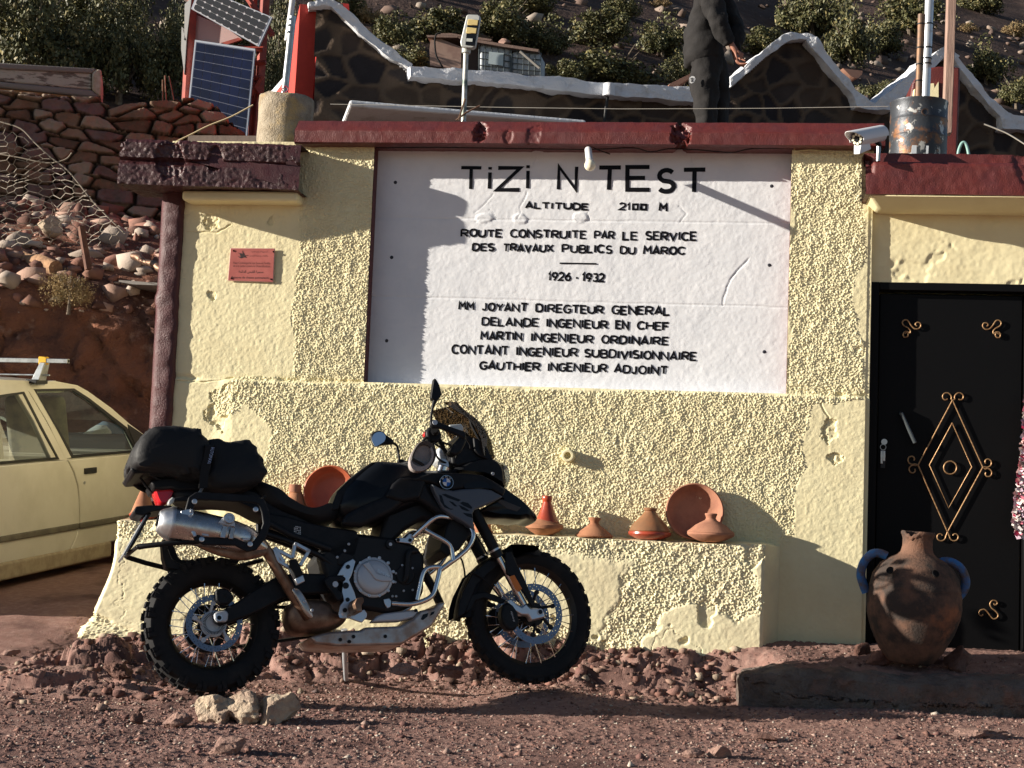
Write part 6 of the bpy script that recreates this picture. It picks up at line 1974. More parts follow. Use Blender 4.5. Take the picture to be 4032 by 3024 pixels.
# ---- enamel sign
def sign():
    y = YW - .012
    q = lambda p, dy=0: at_y('h', p, y + dy)
    TLc, TRc, BRc, BLc = q((262, 166)), q((1060, 172)), q((1032, 782)), q((213, 752))
    t = thing('sign', 'small red enamel hunting reserve sign screwed to the yellow wall', 'sign', (TLc + BRc) / 2)
    m = mat('faded_red_enamel', (.42, .115, .095), .5, col2=(.36, .09, .075), scale=9, spec=.4)
    g = G().prism([TLc, TRc, BRc, BLc], (0, -.004, 0)); pl_ = g.build('plate', mat('pale_enamel_edge', (.60, .40, .34), .55), t, bevel=(.006, 3))
    ins = lambda p, c: p + (c - p) * .028
    cc_ = (TLc + TRc + BRc + BLc) / 4
    G().prism([ins(p, cc_) + Vector((0, -.0042, 0)) for p in (TLc, TRc, BRc, BLc)], (0, -.0012, 0)).build('face', m, t, bevel=(.003, 2))
    mk = mat('sign_black_print', (.03, .014, .014), .6); mk2 = mat('sign_brown_print', (.13, .035, .03), .6)
    AR = [('\ufee9\ufe8e\ufef4\ufee4\ufee0\ufedf \ufe94\ufef4\ufee3\ufe8e\ufeb4\ufedf\ufe8d \ufe94\ufef4\ufe91\ufeed\ufeaa\ufee8\ufee4\ufedf\ufe8d', (630, 215, 930, 250), mk2),
          ('\ufeae\ufea4\ufebc\ufe98\ufedf\ufe8d \ufe94\ufe91\ufead\ufe8e\ufea4\ufee3\ufeed \ufe95\ufe8e\ufe91\ufe8e\ufed0\ufedf\ufe8d\ufeed', (608, 285, 925, 325), mk2),
          ('\ufe94\ufee4\ufe8b\ufe8d\ufeaa\ufedf\ufe8d \ufeba\ufee8\ufed8\ufedf\ufe8d \ufe94\ufef4\ufee4\ufea4\ufee3', (410, 560, 850, 625), mk),
          ('Haut Commissariat aux Eaux et For\u00eats', (312, 410, 968, 452), mk2), ('et \u00e0 la Lutte Contre la D\u00e9sertification', (315, 462, 968, 505), mk2),
          ('R\u00e9serve de chasse permanente', (285, 672, 960, 722), mk)]
    for s, (x0, y0, x1, y1), m_ in AR:
        sl = (x1 - x0) * .012
        o, xa, ya = q((x0, y1)), q((x1, y1 + sl)) - q((x0, y1)), q((x0, y0)) - q((x0, y1))
        text_geo(s, o, xa, ya, Vector((0, -1, 0)), .0062).build('lettering', m_, t, smooth=None, fix=False)
    for poly in ([(420, 255), (470, 262), (470, 320), (440, 318)], [(482, 240), (500, 262), (512, 305), (475, 312)], [(388, 312), (440, 322), (520, 300), (545, 338), (500, 330), (440, 348)], [(390, 250), (425, 258), (430, 266), (392, 256)], [(470, 210), (476, 210), (480, 250), (472, 250)], [(520, 297), (575, 294), (575, 299), (522, 303)]):
        G().prism([q(p, -.0064) for p in poly], (0, -.0006, 0)).build('emblem', mk, t, smooth=None)
    for p in ((318, 215), (1028, 232), (278, 705), (985, 722)):
        G().cyl(q(p, -.006), q(p, -.010), .0055, 10).build('screw', mat('rusty_screw', (.03, .015, .014), .7), t)


sign()


# ---- bare bulb over the inscription
def bulb():
    a = at_y('K', (1136, 74), 8.868); b = at_y('K', (1149, 186), 8.62)
    t = thing('light_bulb', 'bare white light bulb in a socket sticking out below the cornice', 'lamp', a)
    d = (b - a); L_ = d.length; d.normalize()
    G().lathe([(0, 0), (.021, 0), (.021, L_ - .075), (.024, L_ - .072), (.024, L_ - .062), (.019, L_ - .060), (.019, L_ - .04), (0, L_ - .04)], a, d, 20).build('socket', mat('white_porcelain', (.74, .74, .72), .4), t, smooth=40)
    G().lathe([(0, L_ - .045), (.014, L_ - .045), (.016, L_ - .04), (.028, L_ - .022), (.033, L_), (.031, L_ + .014), (.02, L_ + .028), (.0, L_ + .034)], a, d, 24).build('bulb', mat('milky_bulb_glass', (.80, .74, .56), .25, spec=.5), t, smooth=60)
    G().tube(crom([a + Vector((0, .01, .01)), a + Vector((.02, .03, .025)), a + Vector((.05, .08, .02)), a + Vector((.12, .12, .005))], 4), .0035, 6).build('cable', m_rub, t)


bulb()
for (lab, pts, r, m_) in (
        ('thin black cable sagging along the underside of the main cornice', [('F', (625, 958)), ('F', (1000, 955)), ('F', (1500, 962)), ('F', (2000, 968)), ('G', (350, 1432)), ('G', (520, 1470)), ('G', (700, 1440)), ('G', (1000, 1452)), ('G', (1300, 1475)), ('G', (1500, 1440)), ('G', (1900, 1438))], .0035, m_rub),
        ('pale cable running from the cornice end to the security camera', [('G', (1915, 1440)), ('H', (0, 1460)), ('H', (150, 1450)), ('H', (320, 1468)), ('H', (500, 1490)), ('H', (760, 1500))], .0035, mat('pale_cable', (.45, .36, .18), .7))):
    P = crom([at_y(z, p, 8.905) for z, p in pts], 5)
    tag(G().tube(P, r, 6).build('cable', m_, None, smooth=60), lab, 'cable')


# ---- security camera
def cctv():
    back, front = at_y('H', (835, 1300), 8.80), at_y('H', (600, 1345), 8.62)
    t = thing('security_camera', 'white bullet security camera on the end of the maroon cornice', 'camera', at_y('H', (800, 1555), 8.8))
    mw_ = mat('white_camera_shell', (.72, .73, .75), .4)
    d = (front - back); L_ = d.length; d.normalize()
    G().lathe([(0, 0), (.034, 0), (.040, .006), (.041, L_ - .01), (.038, L_), (0, L_)], back, d, 28).build('body', mw_, t)
    side = d.cross(Vector((0, 0, 1))).normalized(); up = side.cross(d)
    vis = []
    for k in (0, 1):
        for i in range(13):
            a = radians(200 - 220 * i / 12); R = .046 + .003 * k
            vis.append((k, [back + d * (L_ * .05 if False else .0) + side * (R * cos(a)) + up * (R * sin(a) + .004), front + d * (.075 * max(0, sin(a)) + .01) + side * (R * cos(a)) + up * (R * sin(a) + .004)]))
    g = G()
    for k, pr in vis: g.v += pr
    for i in range(12):
        a, b = 2 * i, 2 * i + 2; c, e = 26 + 2 * i, 28 + 2 * i
        g.f += [(a, a + 1, b + 1, b), (c, e, e + 1, c + 1), (a + 1, c + 1, e + 1, b + 1)]
    g.build('visor', mw_, t, smooth=50)
    G().cyl(front, front + d * .004, .037, 24).build('face_plate', m_bkg, t)
    g = G()
    for i in range(8):
        a = 2 * pi * i / 8; c = front + side * .026 * cos(a) + up * .026 * sin(a) + d * .004
        G().lathe([(0, 0), (.0085, 0), (.0085, .003), (0, .004)], c, d, 14).build('infrared_led', mat('pale_led_lens', (.72, .70, .55), .2), t)
    G().cyl(front + d * .004, front + d * .01, .012, 18).build('lens', m_bkg, t)
    G().hexa([front + side * .03 - up * .03 + d * .0, front - side * .02 - up * .035, front - side * .02 - up * .085 + d * .03, front + side * .02 - up * .08 + d * .03,
              back * .35 + front * .65 + side * .03 - up * .03, back * .35 + front * .65 - side * .02 - up * .035, back * .4 + front * .6 - side * .015 - up * .07, back * .4 + front * .6 + side * .015 - up * .07]).build('sensor_foot', mw_, t, bevel=(.004, 2))
    b0 = at_y('H', (810, 1400), 8.80)
    G().tube([back.lerp(front, .25) - up * .03, b0, b0 + Vector((0, .02, -.02))], .016, 10).build('bracket', m_bk, t)
    G().tube([at_y('H', (806, 1400), 8.8), at_y('H', (800, 1560), 8.8)], .012, 10).build('post', m_galv, t)


cctv()


# ---- posts, drum and pipes on the roofs
def rooftop():
    # concrete stub with steel pole on the left
    y = 9.32
    c = at_y('E', (1840, 960), y); s = mpp('E', (1840, 800), y)
    t = thing('concrete_post', 'round concrete stump with rough top beside the maroon cornice', 'post', c)
    R = 174 * s; H = (960 - 640) * s
    n = 60
    g = G().lathe([(R * .98, -.05), (R * 1.0, .05), (R * .985, H * .5), (R, H * .86), (R * .98, H - .012), (R * .93, H), (0, H * .985)], c, Vector((.01, 0, 1)), n)
    for v in g.v:
        f = 1 + .02 * float(fbm(np.array([v.x * 9]), np.array([v.y * 9]), np.array([v.z * 9]), 3, 5)[0])
        v.x = c.x + (v.x - c.x) * f; v.y = c.y + (v.y - c.y) * f
        if v.z > c.z + H * .9: v.z += .022 * float(fbm(np.array([v.x * 11]), np.array([v.y * 11]), None, 3, 6)[0])
    g.build('body', mat('stained_concrete', (.40, .34, .26), .95, col2=(.27, .22, .16), scale=12, col3=(.62, .42, .16), scale3=3.2, lo3=.58, hi3=.75, bump=.9, bscale=80, bdist=.015, spec=.15), t, smooth=60)
    p = thing('steel_pole', 'grey steel pole with white top section standing on the concrete stump', 'pole', at_y('f', (850, 690), y))
    a, b = at_y('f', (850, 700), y - .05), at_y('f', (912, 118), y - .05)
    G().tube([a, b], .0225, 16).build('lower_tube', m_galv, p)
    a2, b2 = at_y('f', (893, 130), y - .05), at_y('f', (928, -140), y - .05)
    G().tube([a2 + (a2 - b2) * .6, a2, b2], .0185, 16).build('upper_tube', mat('white_pole_paint', (.66, .67, .68), .45), p)
    for q in ((898, 150), (893, 192), (887, 240)):
        cc_ = at_y('f', q, y - .05)
        G().tube([cc_, cc_ + (b - a).normalized() * .012], .028, 14).build('clamp', m_galv, p)
    G().tube(crom([at_y('f', q, y - .09) for q in ((832, 640), (860, 615), (880, 640), (850, 665), (835, 640))], 4), .004, 6).build('wire_tie', mat('red_wire', (.35, .03, .06), .6), p)
    # rusty drum on the right
    y = 9.75
    c = at_y('H', (1183, 1500), y); s = mpp('H', (1183, 1300), y)
    t = thing('oil_drum', 'rusty dark oil drum with peeling white paint behind the right cornice', 'drum', c)
    R, H = 278 * s, 520 * s
    md = mat('peeling_drum_paint', (.055, .06, .07), .45, metal=.4, col2=(.24, .11, .05), scale=9, lo=.55, hi=.66, col3=(.48, .47, .44), scale3=13, lo3=.585, hi3=.62, bump=.2, bscale=50)
    G().lathe([(R, -.3), (R, H * .30), (R * 1.012, H * .32), (R, H * .34), (R * 1.0, H * .62), (R * 1.015, H * .645), (R, H * .67), (R, H - .015), (R * 1.02, H - .008), (R * 1.02, H), (R * .97, H), (R * .96, H - .015), (0, H - .012)], c, Vector((.01, 0, 1)), 56).build('body', md, t)
    q = at_y('H', (1255, 1085), y - R * .97)
    G().lathe([(.024, 0), (.024, .006), (.016, .006), (.014, -.004), (0, -.004)], q, Vector((.25, -1, 0)), 18).build('bung_hole', m_rust, t)
    pc = [at_y('H', p_, y - R * .985) for p_ in ((1130, 1405), (1290, 1410), (1285, 1490), (1120, 1485))]
    G().prism(pc, (0, .01, 0)).build('label_patch', mat('white_patch_paint', (.55, .57, .6), .6), t)
    for lab, m_, pts, r, tie in (('rusty stove pipe rising from the oil drum', mat('rusty_pipe', (.14, .10, .075), .6, metal=.5, col2=(.26, .14, .08), scale=14), [(1190, 1010), (1218, 140)], .0215, ((1212, 240), (1204, 470), (1200, 630), (1197, 790))),
                                 ('tall silver flue pipe rising from the oil drum', mat('pale_flue_metal', (.58, .60, .62), .38, metal=.6, col2=(.34, .2, .12), scale=5, lo=.6, hi=.7), [(1255, 1010), (1302, -120)], .0275, ((1283, 240), (1277, 470), (1272, 575), (1270, 625)))):
        pa = [at_y('H', q, y - .06) for q in pts]
        pt = thing('pipe', lab, 'pipe', pa[0])
        G().tube(pa, r, 18).build('tube', m_, pt)
        for q in tie:
            cc_ = at_y('H', q, y - .06)
            G().tube([cc_, cc_ + Vector((0, 0, .008))], r * 1.12, 14).build('band', m_frame, pt)
    # maroon and yellow pier with a timber post
    y = 10.6
    c = at_y('H', (1345, 1500), y)
    t = thing('pier', 'stubby maroon and yellow pier behind the oil drum', 'pier', c)
    F_ = lambda pts, dy, th, m_, nm: G().prism([at_y('H', p, y + dy) for p in pts], (0, th, 0)).build(nm, m_, t, bevel=(.012, 2))
    F_([(1105, 975), (1130, 800), (1170, 740), (1290, 655), (1385, 640), (1592, 650), (1590, 880), (1565, 1520), (1100, 1520)], 0, .45, m_maroon, 'body')
    F_([(1128, 1000), (1140, 870), (1165, 850), (1170, 1000)], -.02, .02, m_yel, 'panel'); F_([(1280, 990), (1290, 810), (1340, 805), (1345, 850), (1320, 890), (1385, 790), (1386, 990)], -.02, .02, m_yel, 'panel')
    a = [at_y('H', p, 10.35) for p in ((1480, -150), (1565, -150), (1548, 300), (1516, 1285), (1462, 1290), (1440, 1000), (1462, 400))]
    o = G().prism(a, (0, .09, 0)).build('timber_post', mat('weathered_timber', (.36, .24, .19), .85, col2=(.24, .15, .12), scale=5, stretch=(14, 14, 1), bump=.4, bscale=8), None, bevel=(.004, 1))
    tag(o, 'tall weathered timber post beside the oil drum pipes', 'post')
    g = G()
    for dx in (0,):
        P = crom([at_y('k', p, 9.0) for p in ((772, 245), (780, 200), (800, 155), (822, 150), (840, 185), (852, 245))], 5)
        g.tube(P, .009, 10)
    tag(g.build('hose_loop', mat('pale_green_hose', (.25, .42, .38), .35, coat=.3), None, smooth=60), 'loop of pale green hose sticking up behind the right cornice', 'hose')
    P = crom([at_y('k', p, 9.6) for p in ((962, 16), (1050, 50), (1150, 95), (1300, 190))], 5)
    tag(G().tube(P, .005, 6).build('wire', mat('pale_wire', (.5, .46, .4), .6), None, smooth=60), 'stiff pale wire arching over the right cornice', 'wire')
    P = crom([at_y('E', p, 9.6) for p in ((1140, 918), (1250, 865), (1350, 815), (1500, 755), (1640, 680))], 4)
    tag(G().tube(P, .005, 6).build('wire', mat('straw_wire', (.45, .36, .22), .8), None, smooth=60), 'straw coloured wire slanting from the left cornice to the solar tower', 'wire')
    P = [at_y(z, p, 11.2) for z, p in (('F', (330, 675)), ('F', (800, 683)), ('F', (1500, 697)), ('F', (2212, 706)), ('G', (1000, 1052)), ('G', (1700, 1048)), ('H', (250, 1040)), ('H', (900, 1030)))]
    tag(G().tube(P, .0022, 5).build('wire', mat('pale_wire', (.5, .46, .4), .6), None, smooth=60), 'long thin horizontal wire stretched above the main cornice', 'wire')
    # lamp
    y = 9.5
    base = at_y('F', (1195, 790), y)
    t = thing('street_lamp', 'small solar street lamp on a paint spattered pole above the main cornice', 'street lamp', base)
    G().tube([at_y('F', (1193, 800), y), at_y('F', (1210, 330), y)], .0165, 14).build('pole', mat('spattered_pole', (.42, .43, .42), .55, metal=.4, col2=(.62, .60, .52), scale=22, col3=(.10, .14, .12), scale3=9), t)
    out = [(1178, 302), (1172, 270), (1212, 100), (1222, 92), (1288, 94), (1301, 104), (1298, 130), (1268, 300), (1250, 312)]
    hd = G().prism([at_y('F', p, y - .05) for p in out], (0, .05, 0)).build('lamp_head', mat('lamp_shell', (.50, .51, .48), .5, metal=.3), t, bevel=(.006, 2))
    G().prism([at_y('F', p, y - .055) for p in ((1205, 290), (1222, 128), (1296, 130), (1266, 296))], (0, .01, 0)).build('lamp_face', m_bkg, hd)
    for q in ([(1222, 122), (1290, 128), (1284, 166), (1216, 160)], [(1214, 176), (1280, 180), (1274, 218), (1208, 214)]):
        G().prism([at_y('F', p, y - .062) for p in q], (0, .008, 0)).build('led_panel', mat('yellow_led_panel', (.62, .48, .20), .4), hd, bevel=(.003, 1))
    G().prism([at_y('F', p, y - .060) for p in ((1212, 248), (1252, 250), (1250, 270), (1210, 268))], (0, .008, 0)).build('sensor', mat('pale_sensor', (.5, .52, .48), .4), hd)
    G().lathe([(.028, 0), (.030, .03), (.018, .07), (.016, .09)], at_y('F', (1210, 345), y) , Vector((.05, 0, 1)), 18).build('bracket', mat('pale_bracket', (.5, .52, .48), .5), t)
    for pts in ([(1160, 780), (1185, 700), (1205, 640)], [(1145, 780), (1210, 730), (1300, 685)]):
        G().tube([at_y('F', p, y - .03) for p in pts], .006, 6).build('stay', m_rust, t)


rooftop()


# ================================================================== BEHIND THE BUILDING
m_bank = mat('red_cut_rock', (.235, .105, .065), .93, col2=(.12, .062, .048), scale=1.6, lo=.45, hi=.62, col3=(.34, .215, .16), scale3=4.5, lo3=.58, hi3=.72, bump=1.0, bscale=16, bdist=.05, spec=.15)


def scatter(name, n, fx, smin, smax, pal, seed, power=3.0, mname='rubble_stone'):
    """many loose stones as one object; fx(r, n) gives x, y, z"""
    r = np.random.default_rng(seed)
    x, y, z = fx(r, n); n = len(x)
    s = smin + (smax - smin) * r.random(n) ** power
    f_ = (1 + 5 ** .5) / 2
    octv = np.array([(-1, f_, 0), (1, f_, 0), (-1, -f_, 0), (1, -f_, 0), (0, -1, f_), (0, 1, f_), (0, -1, -f_), (0, 1, -f_), (f_, 0, -1), (f_, 0, 1), (-f_, 0, -1), (-f_, 0, 1)], float) / 1.9
    octf = np.array([(0, 11, 5), (0, 5, 1), (0, 1, 7), (0, 7, 10), (0, 10, 11), (1, 5, 9), (5, 11, 4), (11, 10, 2), (10, 7, 6), (7, 1, 8), (3, 9, 4), (3, 4, 2), (3, 2, 6), (3, 6, 8), (3, 8, 9), (4, 9, 5), (2, 4, 11), (6, 2, 10), (8, 6, 7), (9, 8, 1)])
    V = octv[None] * (1 + r.uniform(-.3, .25, (n, 12, 1))) * r.uniform(.55, 1.25, (n, 1, 3)) + r.normal(0, .17, (n, 12, 3))
    V[..., 2] *= .7
    V = V * s[:, None, None] + np.stack([x, y, z + s * .2], -1)[:, None]
    C = np.array(pal)[r.integers(0, len(pal), n)] * r.uniform(.7, 1.3, (n, 1))
    o = npmesh(name, V.reshape(-1, 3), (octf[None] + (np.arange(n) * 12)[:, None, None]).reshape(-1, 3), mat(mname, (.2, .1, .1), .9, attr='tint', bump=.5, bscale=60, spec=.2), smooth=None, colors=np.repeat(C, 12, 0))
    return tag(o, kind='stuff')


BP_ = np.array([(12.3, -.1), (12.75, .55), (13.3, 1.6), (13.62, 2.62), (13.9, 2.86), (14.8, 3.25), (15.8, 3.62), (17.0, 4.0), (18.6, 4.35)])
_t = np.concatenate([[0], np.cumsum(np.hypot(*np.diff(BP_, axis=0).T))])


def bank_pt(x, s):
    y = np.interp(s, _t, BP_[:, 0]); z = np.interp(s, _t, BP_[:, 1])
    cl = sstep(0, .5, s) * (1 - sstep(2.7, 3.3, s))
    u = x * .82 + z * .58; v = -x * .58 + z * .82
    wu = u + .45 * fbm(u * .8, v * .8, None, 4, 300); wv = v + .45 * fbm(u * .8 + 9, v * .8, None, 4, 301)
    f1, f2, c = worley(wu * 1.9, wv * .7, 302)
    g1, g2, c2 = worley(wu * 5.1, wv * 2.4, 303)
    d = cl * (.34 * c + .13 * c2 - .10 * (1 - sstep(0, .10, f2 - f1)) - .05 * (1 - sstep(0, .12, g2 - g1)) + .5 * fbm(x * .5, z * .6, None, 3, 304)) + .12 * fbm(x * 3, z * 3 + y, None, 5, 305, .6) * (.3 + cl)
    soft = 1 - cl
    h = soft * (.16 * fbm(x * .9, y * .9, None, 4, 306) + .05 * fbm(x * 5, y * 5, None, 3, 307))
    return x, y - d * .75 + .42 * (x + 6.3), z + h + cl * .10 * (c - .5)


X, S_ = np.meshgrid(np.arange(-17, -1.5, .045), np.arange(0, _t[-1], .045))
bx, by, bz = bank_pt(X, S_)
tag(npmesh('bank', np.stack([bx, by, bz], -1).reshape(-1, 3), gridq(*X.shape), m_bank), kind='structure')


def on_bank(r, n):
    x = r.uniform(-13, -4.2, n); s = r.uniform(3.0, _t[-1] - .6, n)
    return bank_pt(x, s)


scatter('rubble', 4200, on_bank, .012, .17, [(.24, .12, .09), (.17, .09, .07), (.34, .22, .17), (.42, .34, .28), (.28, .15, .11)], 31, 4.0)


def at_foot(r, n):
    x = r.uniform(-3.5, .15, n); y = 8.68 - np.abs(r.normal(0, .22, n))
    return x, y, ground_h(x, y)


def at_shelf(r, n):
    x = r.normal(-3.1, .5, n); y = r.normal(7.5, .45, n)
    return x, y, ground_h(x, y)


FRAG = [(.22, .115, .09), (.16, .085, .072), (.28, .18, .14), (.13, .075, .06), (.20, .11, .09), (.36, .28, .21)]
scatter('rock_fragments', 2600, at_foot, .005, .042, FRAG, 35, 6.0)
scatter('rock_fragments', 1100, at_shelf, .005, .035, FRAG, 36, 6.0)
tr = lambda z, p, y: at_y(z, p, y)


def logish(name, label, cat, a, b, r, m, n=10):
    P = [a.lerp(b, i / 6) + Vector((0, 0, .012 * sin(i * 2.1))) for i in range(7)]
    R = [r * (1 + .15 * sin(i * 1.7)) for i in range(7)]
    return tag(G().tube(P, R, n).build(name, m, None, smooth=50), label, cat)


logish('log', 'pale weathered log lying on the rubble above the red rock face', 'log', tr('I', (120, 265), 14.6), tr('I', (540, 385), 14.1), .085, mat('weathered_log', (.42, .24, .13), .9, col2=(.25, .14, .08), scale=12, bump=.6, bscale=25, bdist=.02))
logish('rusty_bar', 'rusty iron bar sticking out behind the maroon pillar', 'bar', tr('I', (1290, 268), 14.0), tr('I', (1600, 400), 13.6), .035, m_rust, 8)
o = G().prism([tr('I', p, 13.8) for p in ((1150, 498), (1600, 530), (1600, 552), (1290, 540), (1150, 515))], (0, .5, 0)).build('board', mat('grey_board', (.26, .24, .22), .9, bump=.4, bscale=20), None)
tag(o, 'grey plank lying at the top edge of the red rock face', 'plank')
V, F = rock_np(71, 3, .15); c = tr('E', (335, 1465), 14.9)
tag(G().add([c + Vector((v[0] * .14, v[1] * .14, v[2] * .12)) for v in V], [tuple(f) for f in F]).build('block', m_rk['pale'], None, smooth=28, fix=False), 'pale square stone on the rubble slope behind the wire fence', 'stone')


# ---- leafy crowns
def leaf_mesh(name, n, ncl, leaf, seed, m, flat=1.0, rad=(.16, .36)):
    r = np.random.default_rng(seed)
    cl = r.normal(size=(ncl, 3)); cl /= np.linalg.norm(cl, axis=1, keepdims=True); cl *= r.uniform(.25, .82, (ncl, 1)) ; cl[:, 2] = np.abs(cl[:, 2]) * 1.05 - .12
    cr_ = r.uniform(*rad, ncl)
    k = r.integers(0, ncl, n)
    d = r.normal(size=(n, 3)); d /= np.linalg.norm(d, axis=1, keepdims=True)
    P = cl[k] + d * cr_[k][:, None] * r.uniform(.55, 1.08, (n, 1)); P[:, 2] *= flat
    P *= (1 + .22 * fbm(P[:, 0] * 3, P[:, 1] * 3, P[:, 2] * 3, 3, seed))[:, None]
    nn = d * .8 + r.normal(0, .6, (n, 3)); nn /= np.linalg.norm(nn, axis=1, keepdims=True)
    u = np.cross(nn, r.normal(size=(n, 3))); u /= np.linalg.norm(u, axis=1, keepdims=True); v = np.cross(nn, u)
    L_ = leaf * r.uniform(.6, 1.4, (n, 1)); Wd = L_ * r.uniform(.4, .7, (n, 1))
    V = np.stack([P - u * L_, P - v * Wd, P + u * L_, P + v * Wd], 1).reshape(-1, 3)
    C = np.array([(.085, .085, .034)])[[0] * n] * r.uniform(.55, 1.5, (n, 1)); w = r.random(n) < .16; C[w] = np.array((.20, .165, .065)) * r.uniform(.7, 1.2, (w.sum(), 1))
    Q = np.arange(n * 4).reshape(-1, 4)
    me = bpy.data.meshes.new(name)
    me.from_pydata(V.tolist(), [], Q.tolist())
    ca = me.color_attributes.new('tint', 'FLOAT_COLOR', 'POINT')
    ca.data.foreach_set('color', np.concatenate([np.repeat(C, 4, 0), np.ones((n * 4, 1))], 1).astype(np.float32).ravel())
    me.materials.append(m)
    return me


m_leaf = mat('evergreen_leaf', (.1, .1, .04), .55, attr='tint', spec=.35)
m_dry = mat('dry_twig_leaf', (.1, .1, .04), .8, attr='tint', col2=(.30, .21, .11), scale=2, lo=.3, hi=.5, spec=.2)
m_wood = mat('shrub_bark', (.10, .075, .055), .9, col2=(.2, .16, .12), scale=12)
crowns = [leaf_mesh('crown', 6500, 38, .042, 400 + i, m_leaf) for i in range(3)]
big = [leaf_mesh('crown', 15000, 75, .024, 420 + i, m_leaf, 1.1, (.10, .24)) for i in range(2)]
dry = leaf_mesh('crown', 2600, 30, .05, 440, m_dry, .8)


def stem_mesh(seed, name='stem'):
    r = random.Random(seed); g = G()
    g.tube([(0, 0, -.5), (.02, 0, -.1), (.0, .03, .3)], [.07, .055, .03], 7)
    for i in range(6):
        a = r.uniform(0, 2 * pi); h = r.uniform(-.2, .2)
        e = Vector((cos(a) * .5, sin(a) * .5, h + r.uniform(.3, .6)))
        g.tube([(0, 0, h), e * .5 + Vector((0, 0, h * .4)), e], [.035, .022, .008], 6)
    me = bpy.data.meshes.new(name); me.from_pydata([tuple(p) for p in g.v], [], g.f); me.materials.append(m_wood)
    return me


stems = [stem_mesh(i) for i in range(3)]


def plant(name, label, cat, loc, rx, rz, me, st, rot, group=None, part=True):
    t = thing(name, label, cat, group=group, M=Matrix.Translation(Vector(loc)))
    for nm, m_ in (('crown', me), ('trunk' if name == 'tree' else 'stem', st)):
        o = bpy.data.objects.new(nm, m_); COL.objects.link(o); o.parent = t; ROOT[o.name] = ROOT[t.name]
        o.scale = (rx, rx * .9, rz); o.location = (0, 0, rz * .42); o.rotation_euler = (0, 0, rot)
    return t


# ---- hillside
def hill_h(x, y):
    return 16.3 + .5 * (y - 53.3) - .35 * (x + 8.2) + 1.1 * fbm(x * .055, y * .055, None, 4, 500) + .25 * fbm(x * .4, y * .4, None, 3, 501)


m_hill = mat('brown_hill_earth', (.115, .075, .062), .95, col2=(.075, .052, .046), scale=.35, col3=(.19, .14, .115), scale3=1.6, lo3=.55, hi3=.75, bump=1.0, bscale=3.5, bdist=.2, spec=.1)
X, Y = np.meshgrid(np.arange(-110, 130, 1.1), np.concatenate([np.arange(19, 90, .8), np.arange(90, 330, 3)]))
tag(npmesh('hillside', np.stack([X, Y, hill_h(X, Y)], -1).reshape(-1, 3), gridq(*X.shape), m_hill), kind='structure')


def hill_hit(p, z='W'):
    d = ray(z, p)
    ts = np.arange(22, 300, .5)
    P = np.array(CAMP)[None] + ts[:, None] * np.array(d)[None]
    below = P[:, 2] < hill_h(P[:, 0], P[:, 1])
    i = int(np.argmax(below)) if below.any() else len(ts) - 1
    return CAMP + d * float(ts[i]), float(ts[i])


def hill_stones(r, n):
    x = r.uniform(-20, 60, n); y = r.uniform(35, 120, n)
    return x, y, hill_h(x, y)


scatter('hill_stones', 5000, hill_stones, .03, .5, [(.16, .11, .09), (.22, .17, .14), (.10, .07, .06), (.30, .25, .21)], 33, 5.0)

